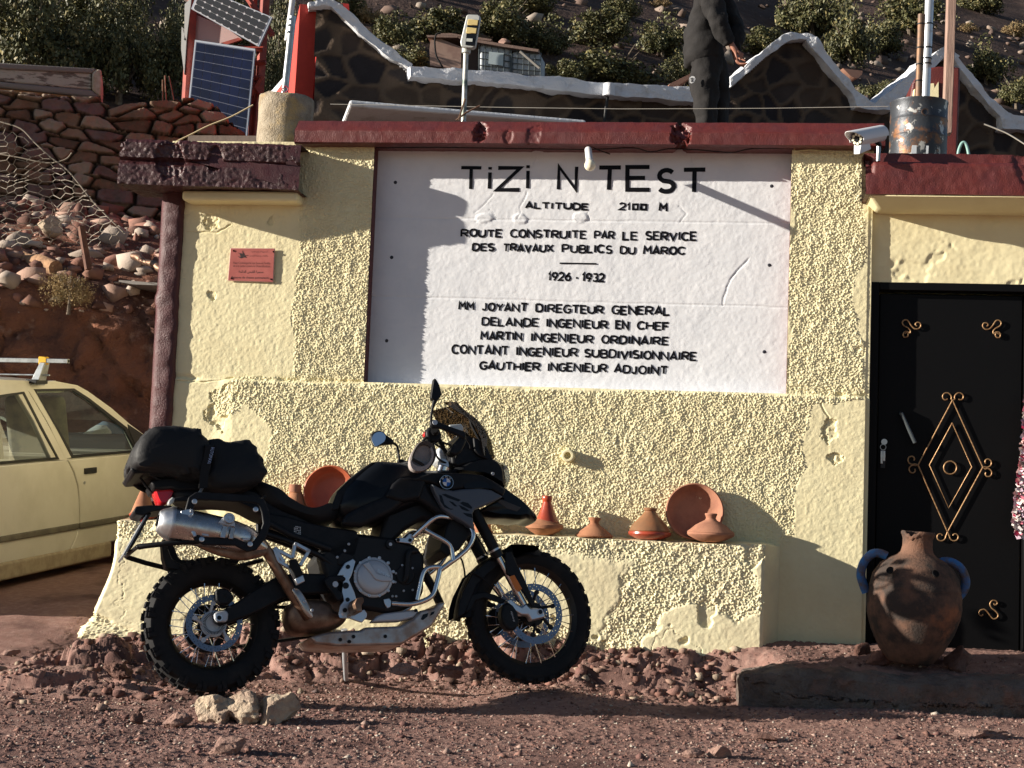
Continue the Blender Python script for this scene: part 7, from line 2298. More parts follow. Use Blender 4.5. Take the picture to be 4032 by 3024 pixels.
SHRUBS = [
    ('tree', 'dense dark evergreen tree at the left edge above the stone wall', 60, 225, 330, 360, 'b'), ('tree', 'dark evergreen tree behind the right end of the pale concrete lintel', 255, 235, 260, 330, 'b'),
    ('tree', 'dark evergreen tree just left of the red solar tower', 370, 240, 190, 300, 'b'), ('tree', 'tall dark evergreen tree between the solar tower and the steel pole', 600, 270, 150, 330, 'b'),
    ('tree', 'olive evergreen tree higher up the slope at the top left', 175, 105, 280, 200, 'b'), ('tree', 'dark evergreen tree directly behind the solar tower', 470, 130, 230, 220, 'b'),
    ('tree', 'dark evergreen crown at the very top left corner', -40, 110, 220, 200, 'b'),
    ('shrub', 'olive shrub beside the white ridge of the stone lodge', 850, 105, 130, 100, 's'), ('shrub', 'rounded olive shrub left of the street lamp head', 950, 100, 170, 115, 's'),
    ('shrub', 'olive shrub behind the street lamp head', 1090, 105, 180, 140, 's'), ('shrub', 'dark shrub right above the first water tank', 1180, 125, 130, 110, 's'),
    ('shrub', 'tall sunlit shrub right of the water tanks', 1295, 105, 150, 120, 's'), ('shrub', 'wide dark shrub behind the white coping left of the person', 1330, 200, 230, 130, 's'),
    ('shrub', 'sunlit shrub left of the person on the roof', 1430, 125, 120, 115, 's'), ('shrub', 'dark low shrub beside the second water tank', 1220, 195, 130, 90, 's'),
    ('shrub', 'dry brown bush above the white ridge of the lodge', 800, 52, 75, 60, 'd'), ('shrub', 'dark shrub left of the plywood shelter', 880, 160, 150, 90, 's'),
    ('shrub', 'leafy shrub right behind the hands of the person', 1650, 125, 130, 90, 's'), ('shrub', 'large olive shrub above the middle gable', 1755, 85, 160, 150, 's'),
    ('shrub', 'tall olive shrub right of the middle gable', 1835, 145, 130, 170, 's'), ('shrub', 'dark shrub tucked behind the middle gable tip', 1720, 150, 120, 90, 's'),
    ('shrub', 'small sunlit shrub in the valley between the two gables', 1890, 225, 95, 75, 's'), ('shrub', 'olive shrub above the slope of the right gable', 2130, 185, 120, 120, 's'),
    ('shrub', 'small dry shrub near the top right edge', 2190, 80, 70, 50, 'd'), ('shrub', 'dark shrub at the right edge above the gable', 2195, 235, 110, 100, 's'),
    ('shrub', 'dark shrub behind the silver flue pipe', 1965, 75, 170, 130, 's'), ('shrub', 'dark shrub at the top edge right of the timber post', 2120, 30, 110, 70, 's'),
    ('shrub', 'tiny pale shrub on the bare slope left of the person', 1425, 18, 60, 35, 'd'), ('shrub', 'olive shrub at the top edge above the water tanks', 1140, 30, 150, 80, 's'),
    ('shrub', 'olive shrub at the top edge left of the person', 1340, 40, 100, 70, 's'), ('shrub', 'dark shrub between person and lodge coping', 1480, 190, 100, 110, 's'),
    ('shrub', 'dark shrub in the hollow left of the flue pipe', 1900, 120, 120, 110, 's'), ('shrub', 'dry tuft on the stony slope at the top right', 2090, 70, 50, 30, 'd'),
    ('shrub', 'olive shrub above the red gable end', 730, 40, 120, 90, 's'), ('shrub', 'dark shrub behind the red gable end', 650, 130, 110, 130, 's')]
for i, (nm, lab, cx, by_, w, h, k) in enumerate(SHRUBS):
    P, d = hill_hit((cx, by_))
    s = d / FPX / .5486
    me = big[i % 2] if k == 'b' else dry if k == 'd' else crowns[i % 3]
    plant(nm, lab, 'tree' if nm == 'tree' else 'shrub', P - Vector((0, 0, .1)), w * s * .56, h * s * .66, me, stems[i % 3], i * 1.9, 'evergreen trees behind the stone wall' if k == 'b' else 'shrubs on the hillside')

P = tr('I', (680, 560), 13.6)
plant('dry_bush', 'dry golden cushion bush on the lip of the red rock face', 'bush', P - Vector((0, 0, .24)), .30, .34, leaf_mesh('crown', 5200, 40, .022, 450, mat('golden_dry_leaf', (.1, .1, .04), .85, attr='tint', col2=(.34, .24, .11), scale=5, lo=.3, hi=.5)), stems[0], .4)


# ---- dry stone wall and what stands on it
def stone_face(x, z, seed, ax, az, gap=.16):
    wx = x * ax + .35 * fbm(x * 1.5, z * 1.5, None, 3, seed); wz = z * az + .30 * fbm(x * 1.5 + 4, z * 1.5, None, 3, seed + 1)
    row = np.floor(wz); wx = wx + .5 * (row % 2) + .9 * (_hash(row, row * 0, row * 0, seed) - .5)
    f1, f2, c = worley(wx, wz, seed + 2, .72)
    cap = sstep(.02, gap, f2 - f1)
    return cap, c


def drystone():
    A20 = radians(20)
    WN, WE = Vector((sin(A20), -cos(A20), 0)), Vector((cos(A20), sin(A20), 0))
    WP = at_d('W', (200, 350), 18.6)
    y0 = WP.y
    wp = lambda z, p, off=0.0: at_plane(z, p, WP - WN * off, WN)
    ua = lambda q: (q - WP).dot(WE)
    top = [wp('W', p) for p in ((-160, 190), (0, 198), (60, 205), (130, 214), (212, 217), (238, 236), (300, 225), (352, 222), (420, 217), (462, 230), (492, 262), (530, 292), (552, 306), (575, 345), (600, 420))]
    xs = np.arange(ua(top[0]) - 4, ua(top[-1]), .016); zb = 3.9
    zt = np.interp(xs, [ua(p) for p in top], [p.z for p in top]) + .03 * fbm(xs * 3, xs * 0, None, 3, 9)
    T = np.linspace(0, 1, 135)[:, None]
    X = np.repeat(xs[None], 135, 0); Z = zb + (zt[None] - zb) * T
    cap, c = stone_face(X, Z, 600, 3.1, 6.6)
    D = .13 * cap + .10 * (c - .5) * cap + .05 * fbm(X * 7, Z * 7, None, 5, 605, .6) * cap
    P = np.stack([WP.x + X * WE.x + D * WN.x, WP.y + X * WE.y + D * WN.y, Z], -1)
    B_ = P[-1:].copy(); B_[..., :2] -= .55 * np.array(WN)[:2]; B2 = B_.copy(); B2[..., 2] -= 1.2
    P = np.concatenate([P, B_, B2], 0)
    pal = np.array([(.20, .125, .085), (.14, .085, .06), (.25, .17, .12), (.17, .11, .10), (.30, .23, .175), (.21, .14, .10)])
    C = pal[(c * 5.999).astype(int)] * (.30 + .70 * cap[..., None]) * (1 + .25 * fbm(X * 9, Z * 9, None, 3, 606))[..., None]
    C = np.concatenate([C, C[-1:], C[-1:]], 0)
    o = npmesh('dry_stone_wall', P.reshape(-1, 3), gridq(*P.shape[:2]), mat('wall_stone', (.2, .12, .08), .93, attr='tint', bump=.6, bscale=28, bdist=.02, spec=.15), colors=C.reshape(-1, 3), origin=(-8, y0, 4.2))
    tag(o, 'rough brown dry stone wall stepping down behind the yellow building', 'wall')
    t = thing('lintel', 'long cracked concrete lintel lying on top of the stone wall', 'lintel', wp('e', (360, 690)))
    pr = lambda pts, dy, th, m, nm: G().prism([wp('e', p, dy) for p in pts], -WN * th).build(nm, m, t, bevel=(.02, 2))
    pr([(-300, 470), (0, 488), (655, 520), (652, 640), (0, 580), (-300, 552)], -.02, .4, mat('cracked_whitewash', (.44, .40, .34), .95, col2=(.16, .13, .11), scale=5, lo=.52, hi=.58, stretch=(1, 1, 4), bump=.6, bscale=30, bdist=.02), 'panel')
    pr([(-300, 428), (0, 447), (672, 487), (690, 492), (655, 522), (0, 490), (-300, 471)], -.05, .5, mat('grey_cement', (.20, .18, .165), .95, bump=.5, bscale=30), 'top_edge')
    pr([(-300, 553), (0, 581), (652, 641), (715, 690), (640, 690), (0, 622), (-300, 592)], -.05, .5, mat('grey_cement', (.2, .18, .16), .95), 'lower_edge')
    pr([(-300, 594), (0, 624), (640, 690), (400, 692), (0, 660), (-300, 640)], .0, .4, mat('ochre_base', (.42, .24, .12), .95, bump=.4, bscale=20), 'base')
    pr([(657, 520), (690, 492), (722, 494), (726, 600), (718, 690), (655, 640)], -.055, .5, mat('pale_concrete_end', (.46, .40, .33), .95, col2=(.34, .28, .2), scale=8, bump=.6, bscale=30), 'end_face')  # end given a paler tone than the cement edges
    for p0, p1 in (((1160, 830), (1160, 570)), ((1188, 800), (1176, 540)), ((1262, 830), (1205, 545))):
        tag(G().tube([wp('e', p0, -.05), wp('e', p1)], .009, 6).build('rebar', m_rust, None), 'thin rusty reinforcing bars standing up from the stone wall', 'rebar', 'reinforcing bars in the stone wall')


drystone()


# ---- wire mesh fence on the lip of the bank
def mesh_fence():
    y = 13.55
    t = thing('wire_fence', 'torn wire netting fence sagging from a rusty post above the rock face', 'fence', at_y('W', (185, 580), y))
    a = 15.0
    edge = [(-20, 255), (0, 263), (60, 298), (105, 335), (150, 375), (200, 432), (262, 500), (262, 530), (-20, 530)]
    g = G(); ps = {}
    def node(px_, py_):
        k = (round(px_, 2), round(py_, 2))
        if k not in ps:
            wx = px_ + 8.5 * float(fbm(np.array([px_ / 45]), np.array([py_ / 45]), None, 3, 61)[0]) * 2.2; wy = py_ + 9 * float(fbm(np.array([px_ / 45 + 9]), np.array([py_ / 45]), None, 3, 62)[0]) * 2.2
            dy = .25 * float(fbm(np.array([px_ / 80]), np.array([py_ / 80]), None, 2, 63)[0])
            ps[k] = ((wx, wy), at_y('W', (wx, wy), y + dy))
        return ps[k]
    for i in range(-2, 14):
        for j in range(0, 26):
            cx = i * a * 1.55 * 1.05; cy = 250 + j * a * .95 + (a * .47 if i % 2 else 0)
            v = [(cx + a * .5, cy - a * .47), (cx - a * .5, cy - a * .47), (cx - a * 1.05, cy), (cx - a * .5, cy + a * .47)]
            q = [node(*p) for p in v]
            for m, n in ((0, 1), (1, 2), (2, 3)):
                c = ((q[m][0][0] + q[n][0][0]) / 2, (q[m][0][1] + q[n][0][1]) / 2)
                if inpoly(np.array([c[0]]), np.array([c[1]]), edge)[0]:
                    g.tube([q[m][1], q[n][1]], .0034, 3)
    mw_ = mat('netting_wire', (.24, .20, .155), .7)
    g.build('netting', mw_, t, smooth=None, fix=False)
    P = crom([at_y('W', p, y) for p in ((-20, 255), (0, 263), (45, 278), (75, 308), (110, 340), (150, 372), (205, 440), (270, 505))], 4)
    G().tube(P, .007, 6).build('edge_wire', mw_, t)
    P = crom([at_y('W', p, y) for p in ((-20, 330), (40, 340), (100, 352), (140, 345), (155, 330))], 4)
    G().tube(P, .006, 6).build('edge_wire', mw_, t)
    A, B_ = at_y('I', (785, -20), y - .03), at_y('I', (855, 395), y - .03)
    G().tube([A, B_], .036, 4).build('post', mat('rusty_post', (.10, .045, .03), .8, col2=(.17, .08, .05), scale=15), t)


mesh_fence()


# ---- solar tower
def tower():
    y = 23.7
    q = lambda p, dy=0.0: at_y('f', p, y + dy)
    t = thing('solar_tower', 'red steel tower carrying two solar panels and a pink board', 'solar tower', Vector((q((400, 700)).x, y, 2.0)))
    mr_ = mat('red_oxide_paint', (.33, .055, .035), .6, col2=(.22, .04, .03), scale=6)
    ext = lambda a, b, k: q(b) + (q(b) - q(a)) * k
    g = G()
    for a, b in (((200, -60), (152, 735)), ((715, -60), (668, 700)), ((640, -60), (612, 720)), ((560, -60), (640, 60))):
        A_, B_ = q(a, .25 if a[0] > 600 else 0), q(b, .25 if a[0] > 600 else 0)
        g.tube([A_, B_ + (B_ - A_) * 1.6], .085 if a[0] < 300 or a[0] == 715 else .05, 4)
    for a, b in (((165, 330), (700, 350)), ((160, 520), (690, 560)), ((640, 450), (720, 445)), ((600, 560), (690, 690)), ((690, 545), (610, 680)), ((190, 90), (690, 300))):
        g.tube([q(a, .15), q(b, .15)], .045, 4)
    g.build('frame', mr_, t, smooth=None)
    # two panels: frame plate, cells, both built from their corners
    mfr = mat('panel_frame_aluminium', (.60, .62, .66), .4, metal=.6)

    def panel_(c, nx, ny, mcell, mback, gap, rnd_, name, dy):
        C = [q(p, dy) for p in c]
        nrm = (C[1] - C[0]).cross(C[3] - C[0]).normalized()
        if nrm.y > 0: nrm = -nrm
        B2 = lambda u, v: (C[0] * (1 - u) + C[1] * u) * (1 - v) + (C[3] * (1 - u) + C[2] * u) * v
        f = G().prism(C, -nrm * .05).build(name, mfr, t, smooth=None)
        G().prism([B2(a, b) + nrm * .004 for a, b in ((.022, .022), (.978, .022), (.978, .978), (.022, .978))], -nrm * .003).build('backing', mback, f, smooth=None)
        g = G()
        for i in range(nx):
            for j in range(ny):
                u0, u1 = .03 + .94 * i / nx, .03 + .94 * (i + 1) / nx; v0, v1 = .03 + .94 * j / ny, .03 + .94 * (j + 1) / ny
                gu, gv = gap / nx, gap / ny; ru, rv = rnd_ / nx, rnd_ / ny
                u0 += gu; u1 -= gu; v0 += gv; v1 -= gv
                g.add([B2(a, b) + nrm * .008 for a, b in ((u0 + ru, v0), (u1 - ru, v0), (u1, v0 + rv), (u1, v1 - rv), (u1 - ru, v1), (u0 + ru, v1), (u0, v1 - rv), (u0, v0 + rv))], [tuple(range(8))])
        g.build('cells', mcell, f, smooth=None, fix=False)
    panel_([(213, 284), (642, 348), (578, 1010), (150, 880)], 6, 9, mat('blue_poly_cell', (.003, .006, .024), .35, spec=.35, col2=(.005, .010, .045), scale=3), mat('poly_line', (.10, .115, .17), .5), .035, .03, 'solar_panel', -.12)
    panel_([(247, -95), (764, 122), (668, 331), (186, 62)], 9, 4, mat('grey_mono_cell', (.028, .030, .036), .45), mat('mono_backing', (.58, .58, .60), .5), .02, .17, 'solar_panel', -.3)
    G().prism([q(p, .05) for p in ((210, 100), (420, 190), (545, 275), (390, 312), (212, 292))], (0, .03, 0)).build('board', mat('pale_pink_board', (.52, .36, .34), .8), t, smooth=None)
    G().prism([q(p, -.05) for p in ((400, 305), (525, 268), (548, 282), (440, 318))], (0, .05, 0)).build('bracket', mr_, t, smooth=None)
    for pts in ([(140, 30), (186, -20), (184, 20), (152, 290), (136, 285)], [(118, 190), (136, 240), (152, 290), (136, 530), (114, 350)]):
        G().prism([q(p, -.1) for p in pts], (.0, .5, 0)).build('side_panel', mat('pale_grey_panel', (.45, .45, .44), .6), t, smooth=None)


tower()

# ---- stone lodge with white copings
A19 = radians(19)
LN = Vector((sin(A19), -cos(A19), 0)); LE = Vector((cos(A19), sin(A19), 0))
LP = at_d('W', (1000, 250), 17.0)
lodge = thing('stone_lodge', 'dark rubble stone lodge with white curved copings and a red end wall', 'building', at_plane('W', (1300, 330), LP, LN))
m_cop = mat('white_coping', (.72, .73, .76), .9, col2=(.55, .54, .53), scale=5, lo=.55, hi=.7, bump=.5, bscale=25, bdist=.03)


def lp(z, p, off=0.0):
    return at_plane(z, p, LP + LN * off, LN)


def lodge_face():
    out = [('W', (683, 20)), ('W', (735, 2)), ('W', (765, 62)), ('W', (850, 130)), ('W', (886, 165)), ('W', (1000, 172)), ('W', (1200, 186)), ('W', (1490, 215)), ('G', (1295, 840)), ('G', (1800, 420)), ('G', (1900, 372)), ('G', (2060, 380)),
           ('H', (120, 400)), ('H', (590, 900)), ('H', (610, 1010)), ('H', (760, 1045)), ('H', (930, 1000)), ('H', (1440, 520)), ('H', (1600, 640)), ('H', (1990, 1090)), ('H', (2015, 1220)), ('H', (2400, 1245)), ('H', (2400, 1900)), ('W', (2300, 460)), ('W', (672, 430))]
    poly = []
    for z, p in out:
        w = lp(z, p) - LP; poly.append((w.dot(LE), w.z))
    a0, a1 = min(p[0] for p in poly), max(p[0] for p in poly); z0, z1 = min(p[1] for p in poly), max(p[1] for p in poly)
    U, Z = np.meshgrid(np.arange(a0, a1, .024), np.arange(z0, z1, .024))
    wu = U * 3.3 + .5 * fbm(U * 2.4, Z * 2.4, None, 3, 700); wz = Z * 4.0 + .5 * fbm(U * 2.4 + 5, Z * 2.4, None, 3, 701)
    f1, f2, c = worley(wu, wz, 702, .95)
    st = sstep(.10, .24, f2 - f1 + .05 * fbm(U * 8, Z * 8, None, 3, 703))
    D = .02 - .035 * st + .012 * fbm(U * 9, Z * 9, None, 4, 704) + .02 * c * st
    P = np.array(LP)[None, None] + U[..., None] * np.array(LE) + np.stack([U * 0, U * 0, Z], -1) + D[..., None] * np.array(LN)
    stone = np.array([(.035, .030, .031), (.055, .042, .037), (.026, .023, .026), (.07, .05, .038), (.043, .037, .036)])[(c * 4.999).astype(int)]
    C = stone * st[..., None] + np.array((.105, .076, .055)) * (1 - st[..., None])
    C = C * (1 + .3 * fbm(U * 5, Z * 5, None, 4, 705))[..., None]
    cu_ = (U[:-1, :-1] + U[1:, 1:]) / 2; cz_ = (Z[:-1, :-1] + Z[1:, 1:]) / 2
    npmesh('wall', P.reshape(-1, 3), gridq(*U.shape, mask=inpoly(cu_, cz_, poly)), mat('rubble_facing', (.06, .05, .05), .93, attr='tint', bump=.6, bscale=30, bdist=.02, spec=.15), lodge, colors=C.reshape(-1, 3))


lodge_face()


def coping(tops, bots, off=.15, deep=.75):
    """bent white coping: matching lists of (zone, pixel) along its upper and lower edge"""
    g = G(); n = len(tops)
    T = [lp(z, p, off) for z, p in tops]; B_ = [lp(z, p, off) for z, p in bots]
    Tb = [p - LN * deep for p in T]; Bb = [p - LN * deep for p in B_]
    g.v = T + B_ + Bb + Tb
    for i in range(n - 1):
        for a in range(4):
            b = (a + 1) % 4
            g.f.append((a * n + i, b * n + i, b * n + i + 1, a * n + i + 1))
    g.f.append((0, n, 2 * n, 3 * n)); g.f.append((n - 1, 4 * n - 1, 3 * n - 1, 2 * n - 1))
    o = g.build('coping', m_cop, lodge, smooth=40)
    sb = o.modifiers.new('cuts', 'SUBSURF'); sb.subdivision_type = 'SIMPLE'; sb.levels = sb.render_levels = 4
    tx = bpy.data.textures.get('coping_wear') or bpy.data.textures.new('coping_wear', 'CLOUDS'); tx.noise_scale = .22; tx.noise_depth = 4
    d = o.modifiers.new('wear', 'DISPLACE'); d.texture = tx; d.strength = .09; d.mid_level = .5
    return o


W_ = lambda *p: [('W', q) for q in p]
H_ = lambda *p: [('H', q) for q in p]
coping(W_((668, 6), (700, -2), (722, 2), (745, 18), (800, 66), (850, 106), (892, 138)), W_((668, 14), (700, 10), (716, 14), (738, 36), (792, 86), (846, 128), (886, 148)), .12)
coping(W_((884, 140), (925, 144), (1000, 150), (1100, 157), (1200, 166), (1320, 180), (1420, 184), (1505, 190)), W_((886, 166), (925, 168), (1000, 174), (1100, 181), (1200, 193), (1320, 207), (1420, 212), (1505, 221)), .18)
coping([('G', (1290, 760)), ('G', (1500, 585)), ('G', (1700, 420)), ('G', (1800, 345)), ('G', (1870, 318)), ('G', (1950, 314)), ('G', (2050, 330)), ('H', (160, 345)), ('H', (205, 385)), ('H', (300, 500)), ('H', (450, 690)), ('H', (600, 870)), ('H', (720, 985))],
       [('G', (1300, 835)), ('G', (1520, 655)), ('G', (1720, 490)), ('G', (1820, 415)), ('G', (1880, 385)), ('G', (1960, 372)), ('G', (2040, 378)), ('H', (115, 395)), ('H', (150, 440)), ('H', (250, 560)), ('H', (410, 745)), ('H', (560, 925)), ('H', (600, 1030))], .16)
coping(H_((598, 900), (722, 985), (770, 996), (850, 930), (1000, 800), (1150, 690), (1290, 560), (1380, 490), (1440, 452), (1500, 470), (1592, 540)), H_((600, 1030), (700, 1058), (800, 1068), (930, 1066), (1040, 950), (1180, 820), (1310, 690), (1400, 600), (1450, 540), (1500, 545), (1560, 560)), .16)
coping(H_((1545, 520), (1600, 590), (1750, 770), (1900, 960), (2020, 1070), (2110, 1112), (2400, 1128)), H_((1530, 560), (1580, 640), (1720, 820), (1870, 1010), (1990, 1130), (2010, 1242), (2400, 1272)), .16)
g = G()
a, b = [lp('F', p, .9) for p in ((455, 645), (1990, 776))]; c, d = [lp('F', p, .9) for p in ((1990, 806), (452, 688))]
g.hexa([a, b, c, d] + [p - LN * .8 for p in (a, b, c, d)])
g.build('canopy_edge', m_cop, lodge, smooth=None, bevel=(.03, 2))
a, b = [lp('F', p, .15) for p in ((520, 740), (2100, 800))]
G().hexa([a, b, b - Vector((0, 0, .8)), a - Vector((0, 0, .8))] + [p - LN * .3 for p in (a, b, b - Vector((0, 0, .8)), a - Vector((0, 0, .8)))]).build('dark_block', mat('near_black_block', (.012, .010, .010), .8), lodge)  # near-black box filling the face below the canopy edge
# red end wall going back from the left corner
CO = lp('W', (680, 200), .02)
def ep(p): return at_plane('f', p, CO, LE)
m_red = mat('lit_red_wall_paint', (.52, .055, .04), .75, col2=(.44, .045, .035), scale=4, bump=.3, bscale=30)
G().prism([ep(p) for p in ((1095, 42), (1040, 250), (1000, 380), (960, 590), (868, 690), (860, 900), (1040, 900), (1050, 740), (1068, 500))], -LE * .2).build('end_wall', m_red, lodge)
G().prism([ep(p) + LE * .14 for p in ((1008, 10), (1092, 5), (1094, 60), (1040, 900), (860, 900), (880, 600), (905, 400), (935, 300), (985, 140), (990, 70))], LE * .2).build('end_wall', mat('shaded_red_wall_paint', (.40, .018, .014), .75, bump=.3, bscale=30), lodge)  # shaded part of the same red wall, its shade put into a darker red
G().prism([ep(p) + LE * .02 for p in ((700, 690), (760, 640), (830, 558), (850, 600), (790, 700))], LE * .3).build('coping', m_cop, lodge)
# down pipe
G().tube([lp('G', (110, 880), .24), lp('G', (70, 1190), .24)], .018, 10).build('down_pipe', m_frame, lodge)
G().lathe([(.0, 0), (.07, 0), (.06, .14), (.0, .14)], lp('G', (115, 930), .26), Vector((0, 0, 1)), 16).build('outlet', m_cop, lodge)
# tile pieces showing behind the copings
m_tile = mat('pale_red_tile', (.42, .22, .15), .9, bump=.4, bscale=20)
for lab, z, pts in (('broken pale red tile slab behind the person and the white coping', 'l', [(78, 800), (95, 780), (300, 680), (300, 720), (180, 790), (130, 830), (85, 815)]), ('pink tile slab poking out right of the middle gable', 'H', [(460, 660), (650, 685), (645, 720), (600, 760), (540, 740)])):
    tag(G().prism([lp(z, p, -1.0) for p in pts], -LN * .5).build('tile_slab', m_tile, None), lab, 'tile')

# ---- terrace that carries the person
FT = at_y('l', (480, 1412), 12.2)
g = G(); g.box((-1.7, 13.6, FT.z - .15), (5.2, 3.6, .3)); g.box((-1.7, 13.6, FT.z - 1.9), (5.0, 3.3, 3.2))
tag(g.build('terrace', mat('terrace_earth', (.17, .13, .11), .95, bump=.5, bscale=15), None), kind='structure')


# ---- person
def skinned(name, nodes, edges, m, parent, sub=2, disp=0.0, dsc=.12, root=0):
    """nodes: (position, rx, ry)"""
    inv = ROOT[parent.name].inverted()
    me = bpy.data.meshes.new(name)
    me.from_pydata([tuple(inv @ Vector(n[0])) for n in nodes], edges, [])
    me.materials.append(m)
    o = bpy.data.objects.new(name, me); COL.objects.link(o); o.parent = parent; ROOT[o.name] = ROOT[parent.name]
    s = o.modifiers.new('skin', 'SKIN'); s.use_smooth_shade = True; s.branch_smoothing = .6
    if not me.skin_vertices:
        bpy.context.view_layer.objects.active = o
        bpy.ops.mesh.customdata_skin_add()
    for i, n in enumerate(nodes):
        v = me.skin_vertices[0].data[i]; v.radius = (n[1], n[2]); v.use_root = (i == root)
    sb = o.modifiers.new('subdivision', 'SUBSURF'); sb.levels = sub; sb.render_levels = sub
    if disp:
        tx = bpy.data.textures.new(name + '_folds', 'CLOUDS'); tx.noise_scale = dsc; tx.noise_depth = 3
        d = o.modifiers.new('folds', 'DISPLACE'); d.texture = tx; d.strength = disp; d.texture_coords = 'LOCAL'; d.mid_level = .5
    return o


def person():
    y = 12.2
    q = lambda x, yy, dy=0.0: at_y('l', (x, yy), y + dy)
    t = thing('person', 'person in loose black hoodie and trousers standing on the roof holding their hands together', 'person', (FT.x, y, FT.z))
    skin = mat('person_skin', (.34, .15, .10), .55)
    cloth = mat('charcoal_cloth', (.011, .0095, .0095), .9, bump=.5, bscale=35, bdist=.01, col2=(.017, .015, .015), scale=6)
    N = [(q(430, 470), .13, .11), (q(430, 260), .12, .10), (q(440, 40), .15, .11), (q(460, -110), .14, .10), (q(480, -190), .055, .055), (q(500, -260), .07, .085), (q(505, -340), .078, .10), (q(500, -410), .07, .09), (q(495, -445), .04, .05)]
    E = [(i, i + 1) for i in range(8)]
    def chain(a, pts):
        for p in pts:
            N.append(p); E.append((a, len(N) - 1)); a = len(N) - 1
        return a
    chain(0, [(q(400, 560, -.09), .085, .085), (q(440, 930, -.1), .058, .058), (q(420, 1150, -.1), .052, .052), (q(425, 1350, -.1), .038, .038), (q(470, 1392, -.1), .036, .03), (q(545, 1400, -.1), .03, .02)])
    chain(0, [(q(500, 560, .09), .085, .085), (q(570, 930, .1), .058, .058), (q(545, 1150, .1), .052, .052), (q(540, 1350, .1), .038, .038), (q(590, 1392, .1), .036, .03), (q(660, 1400, .1), .03, .02)])
    w1 = chain(3, [(q(470, -90, -.19), .06, .06), (q(545, 230, -.24), .042, .042), (q(672, 425, -.22), .028, .026), (q(712, 470, -.22), .030, .022), (q(735, 500, -.22), .026, .016)])
    w2 = chain(3, [(q(520, -90, .19), .06, .06), (q(690, 230, .14), .042, .042), (q(700, 500, -.04), .026, .026), (q(710, 560, -.10), .034, .02), (q(735, 590, -.12), .03, .016)])
    # fingers: near hand hangs over the palm of the far hand
    for k, (dx, dy, w) in enumerate(((22, 60, 0), (34, 56, .012), (40, 44, .024), (38, 30, .034))):
        b = (735 + k * 5, 505 - k * 6)
        chain(w1, [(q(b[0] + 6, b[1] + 8, -.225 + w * .4), .0085, .0085), (q(b[0] + 14 + k * 3, b[1] + 28 - k * 3, -.222 + w * .5), .008, .008), (q(b[0] + dx * .7, b[1] + dy, -.212 + w * .6), .007, .007)])
    chain(w1 - 1, [(q(705, 500, -.235), .009, .009), (q(712, 530, -.24), .008, .008), (q(728, 552, -.236), .007, .007)])
    for k in range(4):
        chain(w2, [(q(752, 596 + k * 6, -.13 + k * .016), .0085, .0085), (q(785, 598 + k * 9, -.135 + k * .018), .008, .008), (q(818 - k * 14, 592 + k * 14, -.138 + k * .018), .0065, .0065)])
    chain(w2 - 1, [(q(735, 545, -.115), .009, .009), (q(768, 556, -.125), .008, .008), (q(800, 572, -.13), .0065, .0065)])
    skinned('body', N, E, skin, t, 2)
    # face, hair
    hd = q(505, -340)
    fx = Vector((1, -.15, 0)).normalized(); sx = Vector((.15, 1, 0)).normalized()
    for s in (-1, 1):
        G().lathe([(0, -.01), (.010, -.004), (.012, .004), (.006, .011), (0, .012)], hd + fx * .088 + sx * s * .032 + Vector((0, 0, .012)), fx, 12).build('eye', mat('eye_dark', (.05, .03, .02), .3), t)
        G().lathe([(0, 0), (.022, .002), (.03, .012), (.02, .016), (0, .014)], hd + sx * s * .076 - fx * .01, sx * s, 14).build('ear', skin, t)
    G().tube([hd + fx * .09 + Vector((0, 0, .012)), hd + fx * .112 - Vector((0, 0, .022)), hd + fx * .09 - Vector((0, 0, .03))], [.008, .014, .010], 8).build('nose', skin, t)
    G().tube([hd + fx * .082 + sx * a_ * .024 - Vector((0, 0, .056)) + fx * .008 * (1 - abs(a_)) for a_ in (-1, -.5, 0, .5, 1)], [.003, .006, .007, .006, .003], 8).build('mouth', mat('lip', (.30, .10, .08), .5), t)
    V, F = rock_np(5, 3, .05)
    G().add([hd + Vector((-.018, 0, .045)) + Vector((v[0] * .105, v[1] * .095, v[2] * .10)) for v in V], [tuple(f) for f in F]).build('hair', mat('black_hair', (.012, .01, .009), .6), t, fix=False)
    # hoodie
    N2 = [(q(425, 640), .17, .14), (q(405, 560), .215, .18), (q(400, 430), .21, .175), (q(405, 300), .195, .165), (q(415, 150), .185, .145), (q(435, -20), .20, .15), (q(455, -120), .17, .13), (q(470, -190), .09, .09)]
    E2 = [(i, i + 1) for i in range(7)]
    def ch2(a, pts):
        for p in pts:
            N2.append(p); E2.append((a, len(N2) - 1)); a = len(N2) - 1
    ch2(5, [(q(470, -60, -.20), .10, .10), (q(520, 120, -.235), .092, .085), (q(560, 270, -.245), .085, .08), (q(640, 385, -.23), .062, .058), (q(668, 422, -.222), .040, .038)])
    ch2(5, [(q(530, -60, .20), .10, .10), (q(640, 120, .17), .09, .085), (q(712, 260, .12), .08, .078), (q(725, 390, .02), .062, .058), (q(715, 470, -.02), .040, .04)])
    skinned('hoodie', N2, E2, cloth, t, 3, .06, .09)
    N3 = [(q(420, 440), .165, .135), (q(440, 560), .165, .14)]
    E3 = [(0, 1)]
    for s, kx, hx in ((-1, 0, 400), (1, 105, 495)):
        b = 1
        for p in ((q(hx + 5, 650, .09 * s), .135, .125), (q(415 + kx, 800, .095 * s), .125, .115), (q(430 + kx, 940, .1 * s), .112, .105), (q(430 + kx, 1120, .1 * s), .092, .086), (q(432 + kx, 1300, .1 * s), .084, .08), (q(434 + kx, 1370, .1 * s), .075, .07)):
            N3.append(p); E3.append((b, len(N3) - 1)); b = len(N3) - 1
    skinned('trousers', N3, E3, cloth, t, 3, .06, .10)
